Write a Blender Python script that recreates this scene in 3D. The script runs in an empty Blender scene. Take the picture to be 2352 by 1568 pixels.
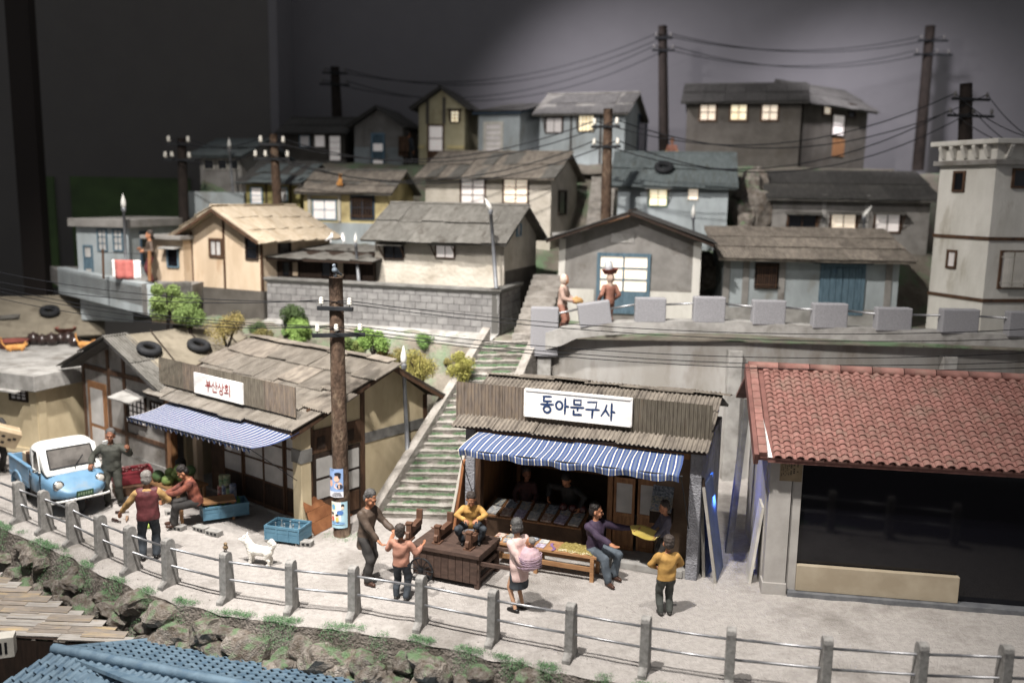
import bpy, bmesh, math, random
import numpy as np
from mathutils import Vector, Matrix, Euler, noise
R = math.radians
rnd = random.Random(7)
SC = bpy.context.scene
COL = SC.collection

# ------------------------------------------------------------ camera
FPX = 2071.0                      # focal length in pixels of a 2352 px wide picture
PITCH, ROLL = R(9.2), R(1.0)
CAM = Vector((0, 0, 7.0))
camd = bpy.data.cameras.new('camera'); cam = bpy.data.objects.new('camera', camd); COL.objects.link(cam)
camd.lens = 36.0 * FPX / 2352; camd.sensor_width = 36; camd.clip_end = 400
CM = Matrix.Rotation(math.pi / 2 - PITCH, 3, 'X') @ Matrix.Rotation(ROLL, 3, 'Z')
cam.matrix_world = Matrix.Translation(CAM) @ CM.to_4x4()
camd.dof.use_dof = True; camd.dof.focus_distance = 16.3; camd.dof.aperture_fstop = 0.28
SC.camera = cam

# ------------------------------------------------------------ light: museum ceiling spots, dark hall
W_ = bpy.data.worlds.new('World'); SC.world = W_; W_.use_nodes = True
W_.node_tree.nodes['Background'].inputs[0].default_value = (.95, .96, 1, 1)
W_.node_tree.nodes['Background'].inputs[1].default_value = 0.23
def spot(name, loc, to, power, cone=60, blend=.7, rad=.22, col=(1, .955, .905)):
    d = bpy.data.lights.new(name, 'SPOT'); d.energy = power; d.spot_size = R(cone); d.spot_blend = blend
    d.shadow_soft_size = rad; d.color = col
    o = bpy.data.objects.new(name, d); COL.objects.link(o); o.location = loc
    o.rotation_euler = (Vector(to) - Vector(loc)).to_track_quat('-Z', 'Y').to_euler()
    return o
spot('ceiling_spot', (-6.5, 10.5, 17), (-7.5, 19.5, 0), 20500, 70, .85, .3)
spot('ceiling_spot', (-2.5, 8.8, 16.5), (1.0, 17.5, 0), 19500, 62, .85, .3)
spot('ceiling_spot', (3.5, 8.5, 17), (7.5, 16.5, 0), 7500, 60, .9, .3)
spot('ceiling_spot', (-9.0, 15, 19), (-9.0, 25.0, 3.0), 25000, 66, .95, .3)
spot('ceiling_spot', (-3.5, 15, 19), (5.0, 28, 3.8), 21500, 68, .95, .3)
spot('ceiling_spot', (-6.0, 12, 14), (8.0, 37, 7.5), 7200, 50, 1.0, .25, (1, .96, .94))
spot('wall_wash_light', (0.5, 33, 15.5), (7.0, 42, 6.5), 5200, 104, 1.0, .35, (.98, .94, 1))
spot('wall_wash_light', (13.0, 33, 15.5), (17.0, 42, 5.5), 5200, 104, 1.0, .35, (.98, .94, 1))
SC.view_settings.view_transform = 'Standard'; SC.view_settings.look = 'None'
SC.view_settings.gamma = 1; SC.view_settings.use_curve_mapping = False; SC.view_settings.exposure = 0.0
SC.cycles.use_denoising = True; SC.cycles.max_bounces = 6; SC.cycles.diffuse_bounces = 3
SC.cycles.sample_clamp_indirect = 4

# ------------------------------------------------------------ pixel helpers (pixels of the 2352 x 1568 view)
def ray(u, v): return (CM @ Vector(((u - 1176) / FPX, -(v - 784) / FPX, -1.0)))
def P(u, v, z=None, y=None):
    d = ray(u, v)
    t = (z - CAM.z) / d.z if z is not None else (y - CAM.y) / d.y
    return CAM + d * t

# ------------------------------------------------------------ materials
MATS = {}
def nd(nt, t, **kw):
    n = nt.nodes.new(t)
    for k, v in kw.items():
        if k in n.inputs.keys(): n.inputs[k].default_value = v
        else: setattr(n, k, v)
    return n
def rgb(h):
    h = h.lstrip('#'); c = [int(h[i:i+2], 16) / 255 for i in (0, 2, 4)]
    return tuple(((x + .055) / 1.055) ** 2.4 if x > .04045 else x / 12.92 for x in c)
def desat(c, k=.80): l = .3 * c[0] + .55 * c[1] + .15 * c[2]; return tuple(l + (x - l) * k for x in c)
def mat(name, c1, c2=None, scale=3.0, rough=.85, bump=.25, bs=40, stretch=(1, 1, 1), metal=0, emit=0, randv=.0,
        c3=None, s3=1.2, t3=(.52, .68), dist=.02, coord='Object', spec=.3, lo=.38, hi=.62, trans=0, coat=0):
    if name in MATS: return MATS[name]
    m = bpy.data.materials.new(name); m.use_nodes = True; nt = m.node_tree; L = nt.links.new
    b = nt.nodes['Principled BSDF']; b.inputs['Roughness'].default_value = rough; b.inputs['Metallic'].default_value = metal
    b.inputs['Specular IOR Level'].default_value = spec; b.inputs['Coat Weight'].default_value = coat
    if isinstance(c1, str): c1 = desat(rgb(c1))
    c2 = c1 if c2 is None else (desat(rgb(c2)) if isinstance(c2, str) else c2)
    tc = nd(nt, 'ShaderNodeTexCoord'); mp = nd(nt, 'ShaderNodeMapping'); mp.inputs['Scale'].default_value = stretch
    oi = nd(nt, 'ShaderNodeObjectInfo')
    add = nd(nt, 'ShaderNodeVectorMath', operation='ADD'); mul = nd(nt, 'ShaderNodeMath', operation='MULTIPLY'); mul.inputs[1].default_value = 37.0 if randv else 0.0
    L(oi.outputs['Random'], mul.inputs[0]); L(tc.outputs[coord], add.inputs[0]); L(mul.outputs[0], add.inputs[1]); L(add.outputs[0], mp.inputs[0])
    n1 = nd(nt, 'ShaderNodeTexNoise', Scale=scale, Detail=6.0, Roughness=.6); L(mp.outputs[0], n1.inputs['Vector'])
    rp = nd(nt, 'ShaderNodeValToRGB'); rp.color_ramp.elements[0].position = lo; rp.color_ramp.elements[1].position = hi
    rp.color_ramp.elements[0].color = (*c1, 1); rp.color_ramp.elements[1].color = (*c2, 1); L(n1.outputs['Fac'], rp.inputs[0])
    out = rp.outputs[0]
    if c3 is not None:
        c3 = desat(rgb(c3)) if isinstance(c3, str) else c3
        n3 = nd(nt, 'ShaderNodeTexNoise', Scale=s3, Detail=8.0, Roughness=.7); L(mp.outputs[0], n3.inputs['Vector'])
        r3 = nd(nt, 'ShaderNodeValToRGB'); r3.color_ramp.elements[0].position = t3[0]; r3.color_ramp.elements[1].position = t3[1]
        L(n3.outputs['Fac'], r3.inputs[0])
        mx = nd(nt, 'ShaderNodeMix', data_type='RGBA'); L(r3.outputs[0], mx.inputs[0]); L(out, mx.inputs[6]); mx.inputs[7].default_value = (*c3, 1); out = mx.outputs[2]
    if randv:
        hs = nd(nt, 'ShaderNodeHueSaturation'); mr = nd(nt, 'ShaderNodeMapRange'); mr.inputs[3].default_value = 1 - randv; mr.inputs[4].default_value = 1 + randv
        L(oi.outputs['Random'], mr.inputs[0]); L(mr.outputs[0], hs.inputs['Value']); L(out, hs.inputs['Color']); out = hs.outputs[0]
    L(out, b.inputs['Base Color'])
    if bump:
        nb = nd(nt, 'ShaderNodeTexNoise', Scale=bs, Detail=4.0); L(mp.outputs[0], nb.inputs['Vector'])
        bp = nd(nt, 'ShaderNodeBump', Strength=bump, Distance=dist); L(nb.outputs['Fac'], bp.inputs['Height']); L(bp.outputs[0], b.inputs['Normal'])
    if emit:
        L(out, b.inputs['Emission Color']); b.inputs['Emission Strength'].default_value = emit
    if trans:
        b.inputs['Transmission Weight'].default_value = trans
    MATS[name] = m; return m

M_street = mat('street_cement', '#b3aca6', '#a59e98', 9.0, .95, 1.0, 34, c3='#6a635a', s3=.5, t3=(.50, .80), dist=.05)
M_conc = mat('concrete', '#a5a29d', '#86837e', 2.2, .9, .4, 50, c3='#6f675c', s3=1.1, t3=(.55, .75))
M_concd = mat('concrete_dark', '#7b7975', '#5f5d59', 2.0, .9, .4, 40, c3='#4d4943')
M_granite = mat('granite_merlon', '#98979b', '#7f7e82', 60, .9, .5, 90, dist=.01)
M_stainwall = mat('stained_wall', '#aaa7a3', '#98938b', 1.0, .9, .3, 50, (1, 1, .35), c3='#786c5d', s3=1.6, t3=(.5, .8))
M_plaster = mat('plaster_white', '#c2b9aa', '#b0a797', 2.0, .95, .55, 9, c3='#978b78', s3=.9, t3=(.55, .8), dist=.05)
M_plasterg = mat('plaster_grey', '#8f8b86', '#7b7772', 1.6, .95, .5, 30, c3='#655e55', s3=.9)
M_plastergd = mat('plaster_dark_grey', '#5a554e', '#4c4741', 1.6, .95, .4, 30, c3='#4b453d', s3=.9)
M_plasterw = mat('plaster_pale', '#cfcbc2', '#bdb9af', 1.4, .95, .6, 30, (1, 1, .4), c3='#8d8068', s3=1.2, t3=(.56, .78))
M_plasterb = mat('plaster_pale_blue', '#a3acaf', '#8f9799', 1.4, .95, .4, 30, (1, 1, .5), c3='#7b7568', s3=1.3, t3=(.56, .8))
M_cream = mat('plaster_cream', '#c3b18a', '#b19f7a', 1.6, .95, .3, 40, (1, 1, .5), c3='#97835c', s3=1.0, t3=(.56, .8))
M_creamw = mat('boarded_cream', '#cdb698', '#b9a182', 1.6, .9, .3, 30, (1, 1, .3), c3='#a37b4e', s3=1.2, t3=(.58, .8))
M_yellow = mat('plaster_yellow', '#cfbd80', '#bba96e', 1.4, .95, .3, 30, c3='#9c8a58')
M_yellowp = mat('plaster_pale_yellow', '#b9b08a', '#a89e78', 1.4, .95, .3, 30, c3='#8c8260')
M_olive = mat('plaster_olive', '#8e8446', '#7a7138', 1.4, .95, .3, 30)
M_timber = mat('timber_brown', '#5d4029', '#47301e', 3, .75, .3, 30, (6, 6, 1), c3='#33221a')
M_timberd = mat('timber_dark', '#38281d', '#291d15', 3, .8, .3, 30, (6, 6, 1))
M_timberl = mat('timber_light', '#9a6a3a', '#7d5029', 3, .6, .2, 30, (8, 8, 1.2), randv=.12)
M_bench = mat('bench_wood', '#a87a48', '#8f6236', 3, .55, .2, 30, (1.2, 8, 8), randv=.15)
M_board = mat('orange_board', '#9c6232', '#7f4a22', 2.5, .5, .2, 30, (1.2, 1, 9), randv=.1)
M_cart = mat('cart_wood', '#594338', '#46342b', 3, .75, .3, 40, (2, 5, 5), randv=.1)
M_pole = mat('pole_bark', '#5a4433', '#3d2d21', 7, .9, 1.0, 16, (1, 1, .45), c3='#75614c', s3=5, dist=.05)
M_poled = mat('pole_dark', '#2c231e', '#201915', 6, .9, .6, 16, (1, 1, .4), dist=.03)
M_roofs = mat('roof_sheet_brown', '#857b6e', '#6b6258', 3, .8, .3, 50, (2.5, 1, 1), c3='#574f47', s3=1.6, randv=.16)
M_roofg = mat('roof_sheet_grey', '#6a6761', '#5a5751', 3, .85, .2, 50, (2, 1, 1), c3='#48433c', s3=1.6, randv=.14)
M_roofd = mat('roof_sheet_dark', '#4c4a47', '#3d3b39', 3, .85, .3, 50, (5, 1, 1), randv=.14)
M_rooft = mat('roof_sheet_teal', '#5f6869', '#515a5b', 3, .8, .3, 50, (5, 1, 1), c3='#4a4d48', s3=1.6, randv=.1)
M_roofl = mat('roof_sheet_pale', '#bfae95', '#aa987d', 3, .85, .3, 50, (5, 1, 1), c3='#a08866', s3=1.6, randv=.1)
M_roofgl = mat('roof_sheet_glossy', '#7f776c', '#686055', 2.5, .34, .4, 45, (2, 1, 1), c3='#575048', s3=1.5, randv=.12, spec=.8)
M_rust = mat('fascia_corrugated', '#6b6057', '#7a6a58', 4, .75, .3, 60, (5, 1, .3), c3='#4a4038', s3=2.2, t3=(.48, .72), randv=.13)
M_fascg = mat('fascia_grey', '#6b6355', '#574f43', 4, .75, .3, 60, (7, 1, .35), c3='#7a5434', s3=1.6, t3=(.6, .78), randv=.13)
M_tarp = mat('tarpaulin', '#857b68', '#736a59', 1.5, .9, .5, 14, c3='#5d5446', s3=1.0)
M_bluew = mat('blue_wood', '#5a7686', '#4a6472', 3, .7, .3, 30, (8, 8, 1), c3='#33505f', s3=2)
M_blued = mat('blue_wood_dark', '#33495c', '#293b4c', 3, .7, .2, 30)
M_bluef = mat('blue_frame', '#6f93a8', '#5a7d92', 3, .7, .2, 30)
M_whitef = mat('white_frame', '#c9c4b8', '#b4afa3', 3, .8, .2, 30)
M_paper = mat('paper_pane', '#b9b6b2', '#a5a29e', 2, .8, .1, 30)
M_glassd = mat('window_dark', '#12141a', None, 2, .25, 0, 30, spec=.5)
M_lit = mat('lit_pane', (1, .87, .70), (.92, .78, .62), 3, .6, 0, emit=.42)
M_litb = mat('lit_pane_bright', (1, .90, .66), (1, .82, .52), 3, .6, 0, emit=.62)
M_litw = mat('lit_pane_white', (.9, .84, .80), (.82, .76, .73), 3, .6, 0, emit=.20)
M_litdim = mat('pane_dim', (.62, .58, .56), (.5, .47, .46), 3, .6, 0, emit=.10)
M_grey = mat('metal_grey', '#77797c', '#63656a', 5, .5, .1, 50, metal=.3)
M_steel = mat('rail_steel', '#b4b4b6', '#8f8f92', 5, .48, .05, 50, metal=.9)
M_post = mat('post_cement', '#9b9893', '#807d79', 9, .9, .5, 60, c3='#575451', s3=3)
M_black = mat('black_iron', '#1f2125', '#15171a', 5, .6, .1)
M_wire = mat('wire_black', '#14151a', None, 5, .6, 0)
M_porc = mat('porcelain', '#d7d2c6', '#bdb7a9', 6, .3, .05, spec=.5)
M_rubber = mat('rubber', '#26272a', '#1b1c1f', 8, .75, .2, 60)
M_signw = mat('sign_white', '#e9e7e4', '#dcd8d4', 2, .7, .1, 60, (1, 1, 8))
M_inkb = mat('ink_blue', '#23406f', '#1c3259', 12, .6, 0)
M_inkr = mat('ink_red', '#a5302c', '#8a2422', 12, .6, 0)
M_inkk = mat('ink_black', '#2a2522', None, 12, .7, 0)
M_bulb = mat('bulb_white', '#d5d3cc', '#bdbbb4', 4, .35, 0, spec=.5)

# ------------------------------------------------------------ mesh builder
class MB:
    def __init__(s): s.v = []; s.f = []; s.m = []; s.T = None
    def _v(s, p):
        p = Vector(p)
        if s.T is not None: p = s.T @ p
        s.v.append(tuple(p)); return len(s.v) - 1
    def face(s, pts, mi=0): s.f.append([s._v(p) for p in pts]); s.m.append(mi)
    def box(s, c, d, rot=None, mi=0, taper=1.0):
        c = Vector(c); hx, hy, hz = d[0] / 2, d[1] / 2, d[2] / 2; ids = []
        for z in (-hz, hz):
            k = taper if z > 0 else 1.0
            for x, y in ((-hx, -hy), (hx, -hy), (hx, hy), (-hx, hy)):
                p = Vector((x * k, y * k, z))
                if rot is not None: p = rot @ p
                ids.append(s._v(c + p))
        for q in ((3, 2, 1, 0), (4, 5, 6, 7), (0, 1, 5, 4), (1, 2, 6, 5), (2, 3, 7, 6), (3, 0, 4, 7)):
            s.f.append([ids[i] for i in q]); s.m.append(mi)
        return s
    def bx(s, x0, x1, y0, y1, z0, z1, mi=0): return s.box(((x0 + x1) / 2, (y0 + y1) / 2, (z0 + z1) / 2), (x1 - x0, y1 - y0, z1 - z0), None, mi)
    def bar(s, p, q, w, h, mi=0, up=(0, 0, 1)):
        p, q = Vector(p), Vector(q); d = q - p; L = d.length; d.normalize(); up = Vector(up)
        if abs(d.dot(up)) > .98: up = Vector((0, 1, 0))
        a = d.cross(up).normalized(); b = a.cross(d)
        return s.box((p + q) / 2, (L, w, h), Matrix((d, -a, b)).transposed(), mi)
    def tube(s, pts, r, n=8, mi=0, caps=True):
        pts = [Vector(p) for p in pts]; rs = r if isinstance(r, (list, tuple)) else [r] * len(pts); rings = []
        d0 = (pts[1] - pts[0]).normalized(); up = Vector((0, 0, 1)) if abs(d0.z) < .9 else Vector((1, 0, 0))
        for i, p in enumerate(pts):
            d = (pts[min(i + 1, len(pts) - 1)] - pts[max(i - 1, 0)]).normalized()
            a = d.cross(up).normalized(); b = a.cross(d)
            rings.append([s._v(p + (a * math.cos(t) + b * math.sin(t)) * rs[i]) for t in [2 * math.pi * k / n for k in range(n)]])
        for i in range(len(rings) - 1):
            for k in range(n):
                s.f.append([rings[i][(k + 1) % n], rings[i][k], rings[i + 1][k], rings[i + 1][(k + 1) % n]][::-1]); s.m.append(mi)
        if caps:
            s.f.append(rings[0][::-1][::-1]); s.m.append(mi); s.f.append(rings[-1][::-1]); s.m.append(mi)
        return s
    def lathe(s, prof, c=(0, 0, 0), n=16, mi=0):
        c = Vector(c); rings = []
        for r, z in prof: rings.append([s._v(c + Vector((r * math.cos(2 * math.pi * k / n), r * math.sin(2 * math.pi * k / n), z))) for k in range(n)])
        for i in range(len(rings) - 1):
            for k in range(n): s.f.append([rings[i][k], rings[i][(k + 1) % n], rings[i + 1][(k + 1) % n], rings[i + 1][k]]); s.m.append(mi)
        s.f.append(rings[0][::-1]); s.m.append(mi); s.f.append(rings[-1]); s.m.append(mi); return s
    def prism(s, poly, a, b, d0, d1, mi=0):
        """poly of (s,t) in axes a,b; extruded along a x b from d0 to d1"""
        a, b = Vector(a), Vector(b); n = a.cross(b)
        lo = [s._v(a * x + b * y + n * d0) for x, y in poly]; hi = [s._v(a * x + b * y + n * d1) for x, y in poly]; k = len(poly)
        s.f.append(lo[::-1]); s.m.append(mi); s.f.append(hi); s.m.append(mi)
        for i in range(k): s.f.append([lo[i], lo[(i + 1) % k], hi[(i + 1) % k], hi[i]]); s.m.append(mi)
        return s
    def grid(s, fn, nu, nv, mi=0):
        ids = [[s._v(fn(i / nu, j / nv)) for j in range(nv + 1)] for i in range(nu + 1)]
        for i in range(nu):
            for j in range(nv): s.f.append([ids[i][j], ids[i + 1][j], ids[i + 1][j + 1], ids[i][j + 1]]); s.m.append(mi)
        return s
    def mesh(s, name, mats, smooth=False):
        me = bpy.data.meshes.new(name); me.from_pydata(s.v, [], s.f)
        for m in (mats if isinstance(mats, (list, tuple)) else [mats]): me.materials.append(m)
        if any(s.m): me.polygons.foreach_set('material_index', s.m)
        if smooth: me.polygons.foreach_set('use_smooth', [True] * len(me.polygons))
        me.update(); return me
    def build(s, name, mats, parent=None, mtx=None, smooth=False, bevel=0):
        return obj(name, s.mesh(name, mats, smooth), parent, mtx, bevel)
def obj(name, me, parent=None, mtx=None, bevel=0):
    o = bpy.data.objects.new(name, me); COL.objects.link(o)
    if parent is not None: o.parent = parent
    if mtx is not None: o.matrix_basis = mtx
    if bevel:
        b = o.modifiers.new('bevel', 'BEVEL'); b.width = bevel; b.segments = 2; b.limit_method = 'ANGLE'
    return o
def tag(o, label=None, cat=None, group=None, kind=None):
    if label: o['label'] = label
    if cat: o['category'] = cat
    if group: o['group'] = group
    if kind: o['kind'] = kind
    return o
def empty(name, loc=(0, 0, 0), rz=0.0, label=None, cat=None, group=None):
    o = bpy.data.objects.new(name, None); COL.objects.link(o); o.location = loc; o.rotation_euler = (0, 0, rz); o.empty_display_size = .2
    return tag(o, label, cat, group)
def copy_tree(o, parent=None):
    c = o.copy(); COL.objects.link(c)
    if parent is not None: c.parent = parent
    for ch in list(o.children): copy_tree(ch, c)
    return c
def frame(org, a, b, n=None):
    a = Vector(a).normalized(); b = Vector(b).normalized(); n = a.cross(b).normalized() if n is None else n
    return Matrix(((a.x, b.x, n.x, org[0]), (a.y, b.y, n.y, org[1]), (a.z, b.z, n.z, org[2]), (0, 0, 0, 1)))

# ------------------------------------------------------------ roof sheets
def sheet_mesh(w, l, waves, amp, mats, seg=4, sag=.01, th=.012, seed=0, ny=2):
    rr = random.Random(seed); mb = MB(); n = max(2, waves * seg); k = [rr.uniform(-1, 1) * sag for _ in range(6)]
    def f(dz):
        def g(i, j):
            z = amp * 1.35 * math.sin(2 * math.pi * waves * i + .6) if waves else 0
            z += k[0] * math.sin(3 * i + k[1] * 90) * (1 - j) + k[2] * j * i + k[3] * (1 - j) * (1 - i) * 2
            return (i * w, j * l + k[4] * .8 * math.sin(5 * i) * (1 - j), z + dz)
        return g
    mb.grid(f(0), n, ny); mb.grid(lambda i, j: f(-th)(i, 1 - j), n, ny)
    ring = [f(0)(i / n, 0) for i in range(n + 1)]; rb = [f(-th)(i / n, 0) for i in range(n + 1)]
    for i in range(n): mb.face([rb[i], rb[i + 1], ring[i + 1], ring[i]])
    for i in (0, 1): mb.face([f(-th)(i, 0), f(0)(i, 0), f(0)(i, 1), f(-th)(i, 1)] if i == 0 else [f(0)(i, 0), f(-th)(i, 0), f(-th)(i, 1), f(0)(i, 1)])
    return mb.mesh('roof_sheet', mats, smooth=False)
def sheets(parent, org, a, b, width, length, cols, rows, waves, amp, m, name='roof_sheet', over=.10, jit=.012, seed=1, sag=.012, stag=.0, ny=1):
    rr = random.Random(seed); a = Vector(a).normalized(); b = Vector(b).normalized(); n = a.cross(b).normalized(); org = Vector(org)
    sw, sl = width / cols, length / rows
    ms = m if isinstance(m, list) else [m]
    var = [sheet_mesh(sw * 1.05, sl + over, waves, amp, ms[i % len(ms)], seed=seed * 7 + i, sag=sag, ny=ny) for i in range(max(3, len(ms)))]
    for r in range(rows):
        for c in range(cols):
            o = org + a * (c * sw + (stag * sw if r % 2 else 0) + rr.uniform(-1, 1) * jit) + b * (r * sl + rr.uniform(-2, 1) * jit * 1.6 - (.03 if r == 0 else 0)) + n * (.035 + amp + .004 * r + .004 * (c % 2) + rr.uniform(0, .5) * jit)
            b2 = (b * sl - n * .03).normalized(); a2 = (a + b * rr.uniform(-1, 1) * jit * .8).normalized(); n2 = a2.cross(b2).normalized(); b3 = n2.cross(a2)
            obj(name, rr.choice(var), parent, frame(o, a2, b3, n2))

# ------------------------------------------------------------ houses
def Fm(h, face):
    W, D = h['W'], h['D']
    if face == 'f': return frame((0, 0, 0), (1, 0, 0), (0, 1, 0))
    if face == 'r': return frame((W, 0, 0), (0, 1, 0), (-1, 0, 0))
    if face == 'l': return frame((0, D, 0), (0, -1, 0), (1, 0, 0))
def on(h, face, u, v):
    o = h['root']; wm = Matrix.Translation(o.location) @ Matrix.Rotation(o.rotation_euler.z, 4, 'Z') @ Fm(h, face)
    inv = wm.inverted(); c = inv @ CAM; d = inv.to_3x3() @ ray(u, v); t = -c.y / d.y; q = c + d * t
    return q.x, q.z
def house(label, uL, uR, yL, yR, vb, ve, D, roof, rise, wall, deck, sh=None, oS=.22, oF=.30, base=1.2, cat='house', name='house', group=None, rise_back=0, seed=1, D2=None):
    a = P(uL, vb, y=yL); b = P(uR, vb, y=yR); e = P(uL, ve, y=yL)
    W = math.hypot(b.x - a.x, b.y - a.y); rz = math.atan2(b.y - a.y, b.x - a.x); H = e.z - a.z
    root = empty(name, a, rz, label, cat, group); h = dict(root=root, W=W, D=D, H=H, rz=rz)
    mb = MB(); th = .07
    if roof == 'gx':
        mb.prism([(0, -base), (D, -base), (D, H), (D / 2, H + rise), (0, H)], (0, 1, 0), (0, 0, 1), 0, W)
    elif roof == 'gy':
        mb.prism([(0, -base), (W, -base), (W, H), (W / 2, H + rise), (0, H)], (1, 0, 0), (0, 0, 1), 0, -D)
    elif roof == 'shed':
        mb.prism([(0, -base), (D, -base), (D, H + rise), (0, H)], (0, 1, 0), (0, 0, 1), 0, W)
    else: mb.bx(0, W, 0, D, -base, H)
    mb.build('wall', wall, root)
    def slab(org, av, bv, w, l, nm='roof_deck'):
        n = av.cross(bv); m2 = MB(); m2.T = frame(org, av, bv); m2.bx(0, w, 0, l, .012, .012 + th); return m2.build(nm, deck, root)
    def dress(org, av, bv, w, l, sd):
        slab(org, av, bv, w, l)
        if sh:
            kind, cols, rows, m = sh[:4]; wv = sh[4] if len(sh) > 4 else 9
            sheets(root, org + av.cross(bv) * (th + .0), av, bv, w, l, cols, rows, wv if kind == 'c' else 0, .014 if kind == 'c' else 0, m, seed=sd, sag=.02 if kind != 'c' else .012, ny=2)
    X, Y, Z = Vector((1, 0, 0)), Vector((0, 1, 0)), Vector((0, 0, 1))
    if roof == 'gx':
        sl = Vector((0, D / 2, rise)); L = sl.length; bv = sl / L
        dress(Vector((-oS, 0, H)) - bv * oF, X, bv, W + 2 * oS, L + oF, seed)
        bv2 = Vector((0, -D / 2, rise)) / L
        slab(Vector((W + oS, D, H)) - bv2 * oF, -X, bv2, W + 2 * oS, L + oF)
        m2 = MB(); m2.T = None
        m2.tube([(-oS, D / 2, H + rise + th + .03), (W + oS, D / 2, H + rise + th + .03)], .05, 6); m2.build('ridge_cap', deck, root)
    elif roof == 'gy':
        sl = Vector((W / 2, 0, rise)); L = sl.length; bv = sl / L
        dress(Vector((0, D + .2, H)) - bv * oS, -Y, bv, D + oF + .2, L + oS, seed)
        bv2 = Vector((-W / 2, 0, rise)) / L
        dress(Vector((W, -oF, H)) - bv2 * oS, Y, bv2, D + oF + .2, L + oS, seed + 3)
        m2 = MB(); m2.tube([(W / 2, -oF, H + rise + th + .03), (W / 2, D + .2, H + rise + th + .03)], .05, 6); m2.build('ridge_cap', deck, root)
    elif roof == 'shed':
        sl = Vector((0, D, rise)); L = sl.length; bv = sl / L
        dress(Vector((-oS, 0, H)) - bv * oF, X, bv, W + 2 * oS, L + oF + .15, seed)
    elif roof == 'flat':
        m2 = MB(); m2.bx(-oS, W + oS, -oF, D + oS, H, H + rise); m2.build('roof_slab', deck, root, bevel=.02)
    return h
def win(h, face, u0, v0, u1, v1, nx, ny, fr, pane, fw=.055, awn=None, bars=None, name='window', sill=False, st=None, panel=0, props=True, amat=None, lintel=False):
    if st: s0, t0, s1, t1 = st
    else:
        s0, t1 = on(h, face, u0, v0); s1, t0 = on(h, face, u1, v1)
    F = Fm(h, face); root = h['root']; w, t_ = s1 - s0, t1 - t0
    mb = MB(); pr = -.05
    mb.bx(s0 - fw, s0, pr, .03, t0, t1); mb.bx(s1, s1 + fw, pr, .03, t0, t1); mb.bx(s0 - fw, s1 + fw, pr, .03, t1, t1 + fw); mb.bx(s0 - fw, s1 + fw, pr - (.04 if sill else 0), .03, t0 - fw, t0)
    wn = mb.build(name, fr, root, F)
    pb = t0 + panel * t_
    if panel: MB().bx(s0, s1, pr * .5, .02, t0, pb).build('door_panel', fr, wn)
    bw = fw * .45
    for i in range(1, nx): MB().bx(s0 + w * i / nx - bw / 2, s0 + w * i / nx + bw / 2, pr * .75, .02, pb, t1).build('glazing_bar', fr, wn)
    for j in range(1, ny):
        zz = pb + (t1 - pb) * j / ny
        for i in range(nx): MB().bx(s0 + w * i / nx + (bw / 2 if i else 0), s0 + w * (i + 1) / nx - (bw / 2 if i < nx - 1 else 0), pr * .7, .02, zz - bw / 2, zz + bw / 2).build('glazing_bar', fr, wn)
    pms = pane if isinstance(pane, list) else [pane]
    for i in range(nx):
        for j in range(ny):
            MB().bx(s0 + w * i / nx + .001, s0 + w * (i + 1) / nx - .001, -.012, .01, pb + (t1 - pb) * j / ny + .001, pb + (t1 - pb) * (j + 1) / ny - .001).build('pane', pms[(i * 3 + j) % len(pms)], wn)
    if bars:
        for k in range(bars): MB().tube([(s0 + w * (k + .5) / bars, pr - .05, t0 - .02), (s0 + w * (k + .5) / bars, pr - .05, t1 + .02)], .014, 6).build('bar', M_whitef if fr is M_timber else M_timber, wn)
        for zz in (t0 + .12 * t_, t0 + .88 * t_): MB().bar((s0 - fw, pr - .05, zz), (s1 + fw, pr - .05, zz), .025, .025).build('bar', M_whitef if fr is M_timber else M_timber, wn)
    if awn:
        dp, dr = awn; x0, x1 = s0 - fw - .08, s1 + fw + .08; zt = t1 + fw + .03
        m2 = MB(); m2.T = frame((x0, 0, zt), (1, 0, 0), (0, -dp, -dr)); m2.bx(0, x1 - x0, 0, math.hypot(dp, dr), -.02, .02); m2.build('awning', amat or M_roofg, wn)
        if props:
            for x in (x0 + .06, x1 - .06): MB().bar((x, -.01, t0 + .1 * t_), (x, -dp * .9, zt - dr * .9 - .02), .025, .025).build('prop', M_timber, wn)
    return wn
def strip(h, face, s0, t0, s1, t1, m, name='trim', pr=.02):
    return MB().bx(s0, s1, -pr, .03, t0, t1).build(name, m, h['root'], Fm(h, face))
# ============================================================ the setting
FENCE = [(-11.53, 19.04), (-10.35, 18.24), (-9.54, 17.7), (-8.66, 17.08), (-7.78, 16.38), (-6.98, 15.82), (-6.06, 15.25), (-4.86, 14.7), (-3.66, 14.39), (-2.57, 14.2), (-1.41, 13.86), (-0.22, 13.38), (0.98, 12.95), (2.07, 12.56), (3.26, 12.25), (4.57, 12.02), (5.87, 11.9), (7.04, 11.86), (8.3, 11.84)]
def edge_y(x):      # street edge just in front of the fence
    F = FENCE
    if x <= F[0][0]: return F[0][1] + (F[0][0] - x) * .68 - .35
    for (x0, y0), (x1, y1) in zip(F, F[1:]):
        if x <= x1: return y0 + (y1 - y0) * (x - x0) / (x1 - x0) - .42
    return F[-1][1] - .42
def nz(x, y, s=1.0, k=0): return noise.noise(Vector((x * s, y * s, k)))
# street with its broken edge, running down into the bank
mb = MB(); NX, NY = 230, 64
def fst(i, j):
    x = -14 + 25 * i; e = edge_y(x) + .10 * nz(x, 0, 2.2); y = e + (24 - e) * (j ** 1.5)
    z = .018 * nz(x, y, 1.7) + .012 * nz(x, y, 5) - .07 * max(0, 1 - (y - e) / .35) ** 1.5
    return (x, y, z)
mb.grid(fst, NX, NY); st = mb.build('street', M_street, smooth=True); tag(st, 'sandy cement street surface', kind='structure')
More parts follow.
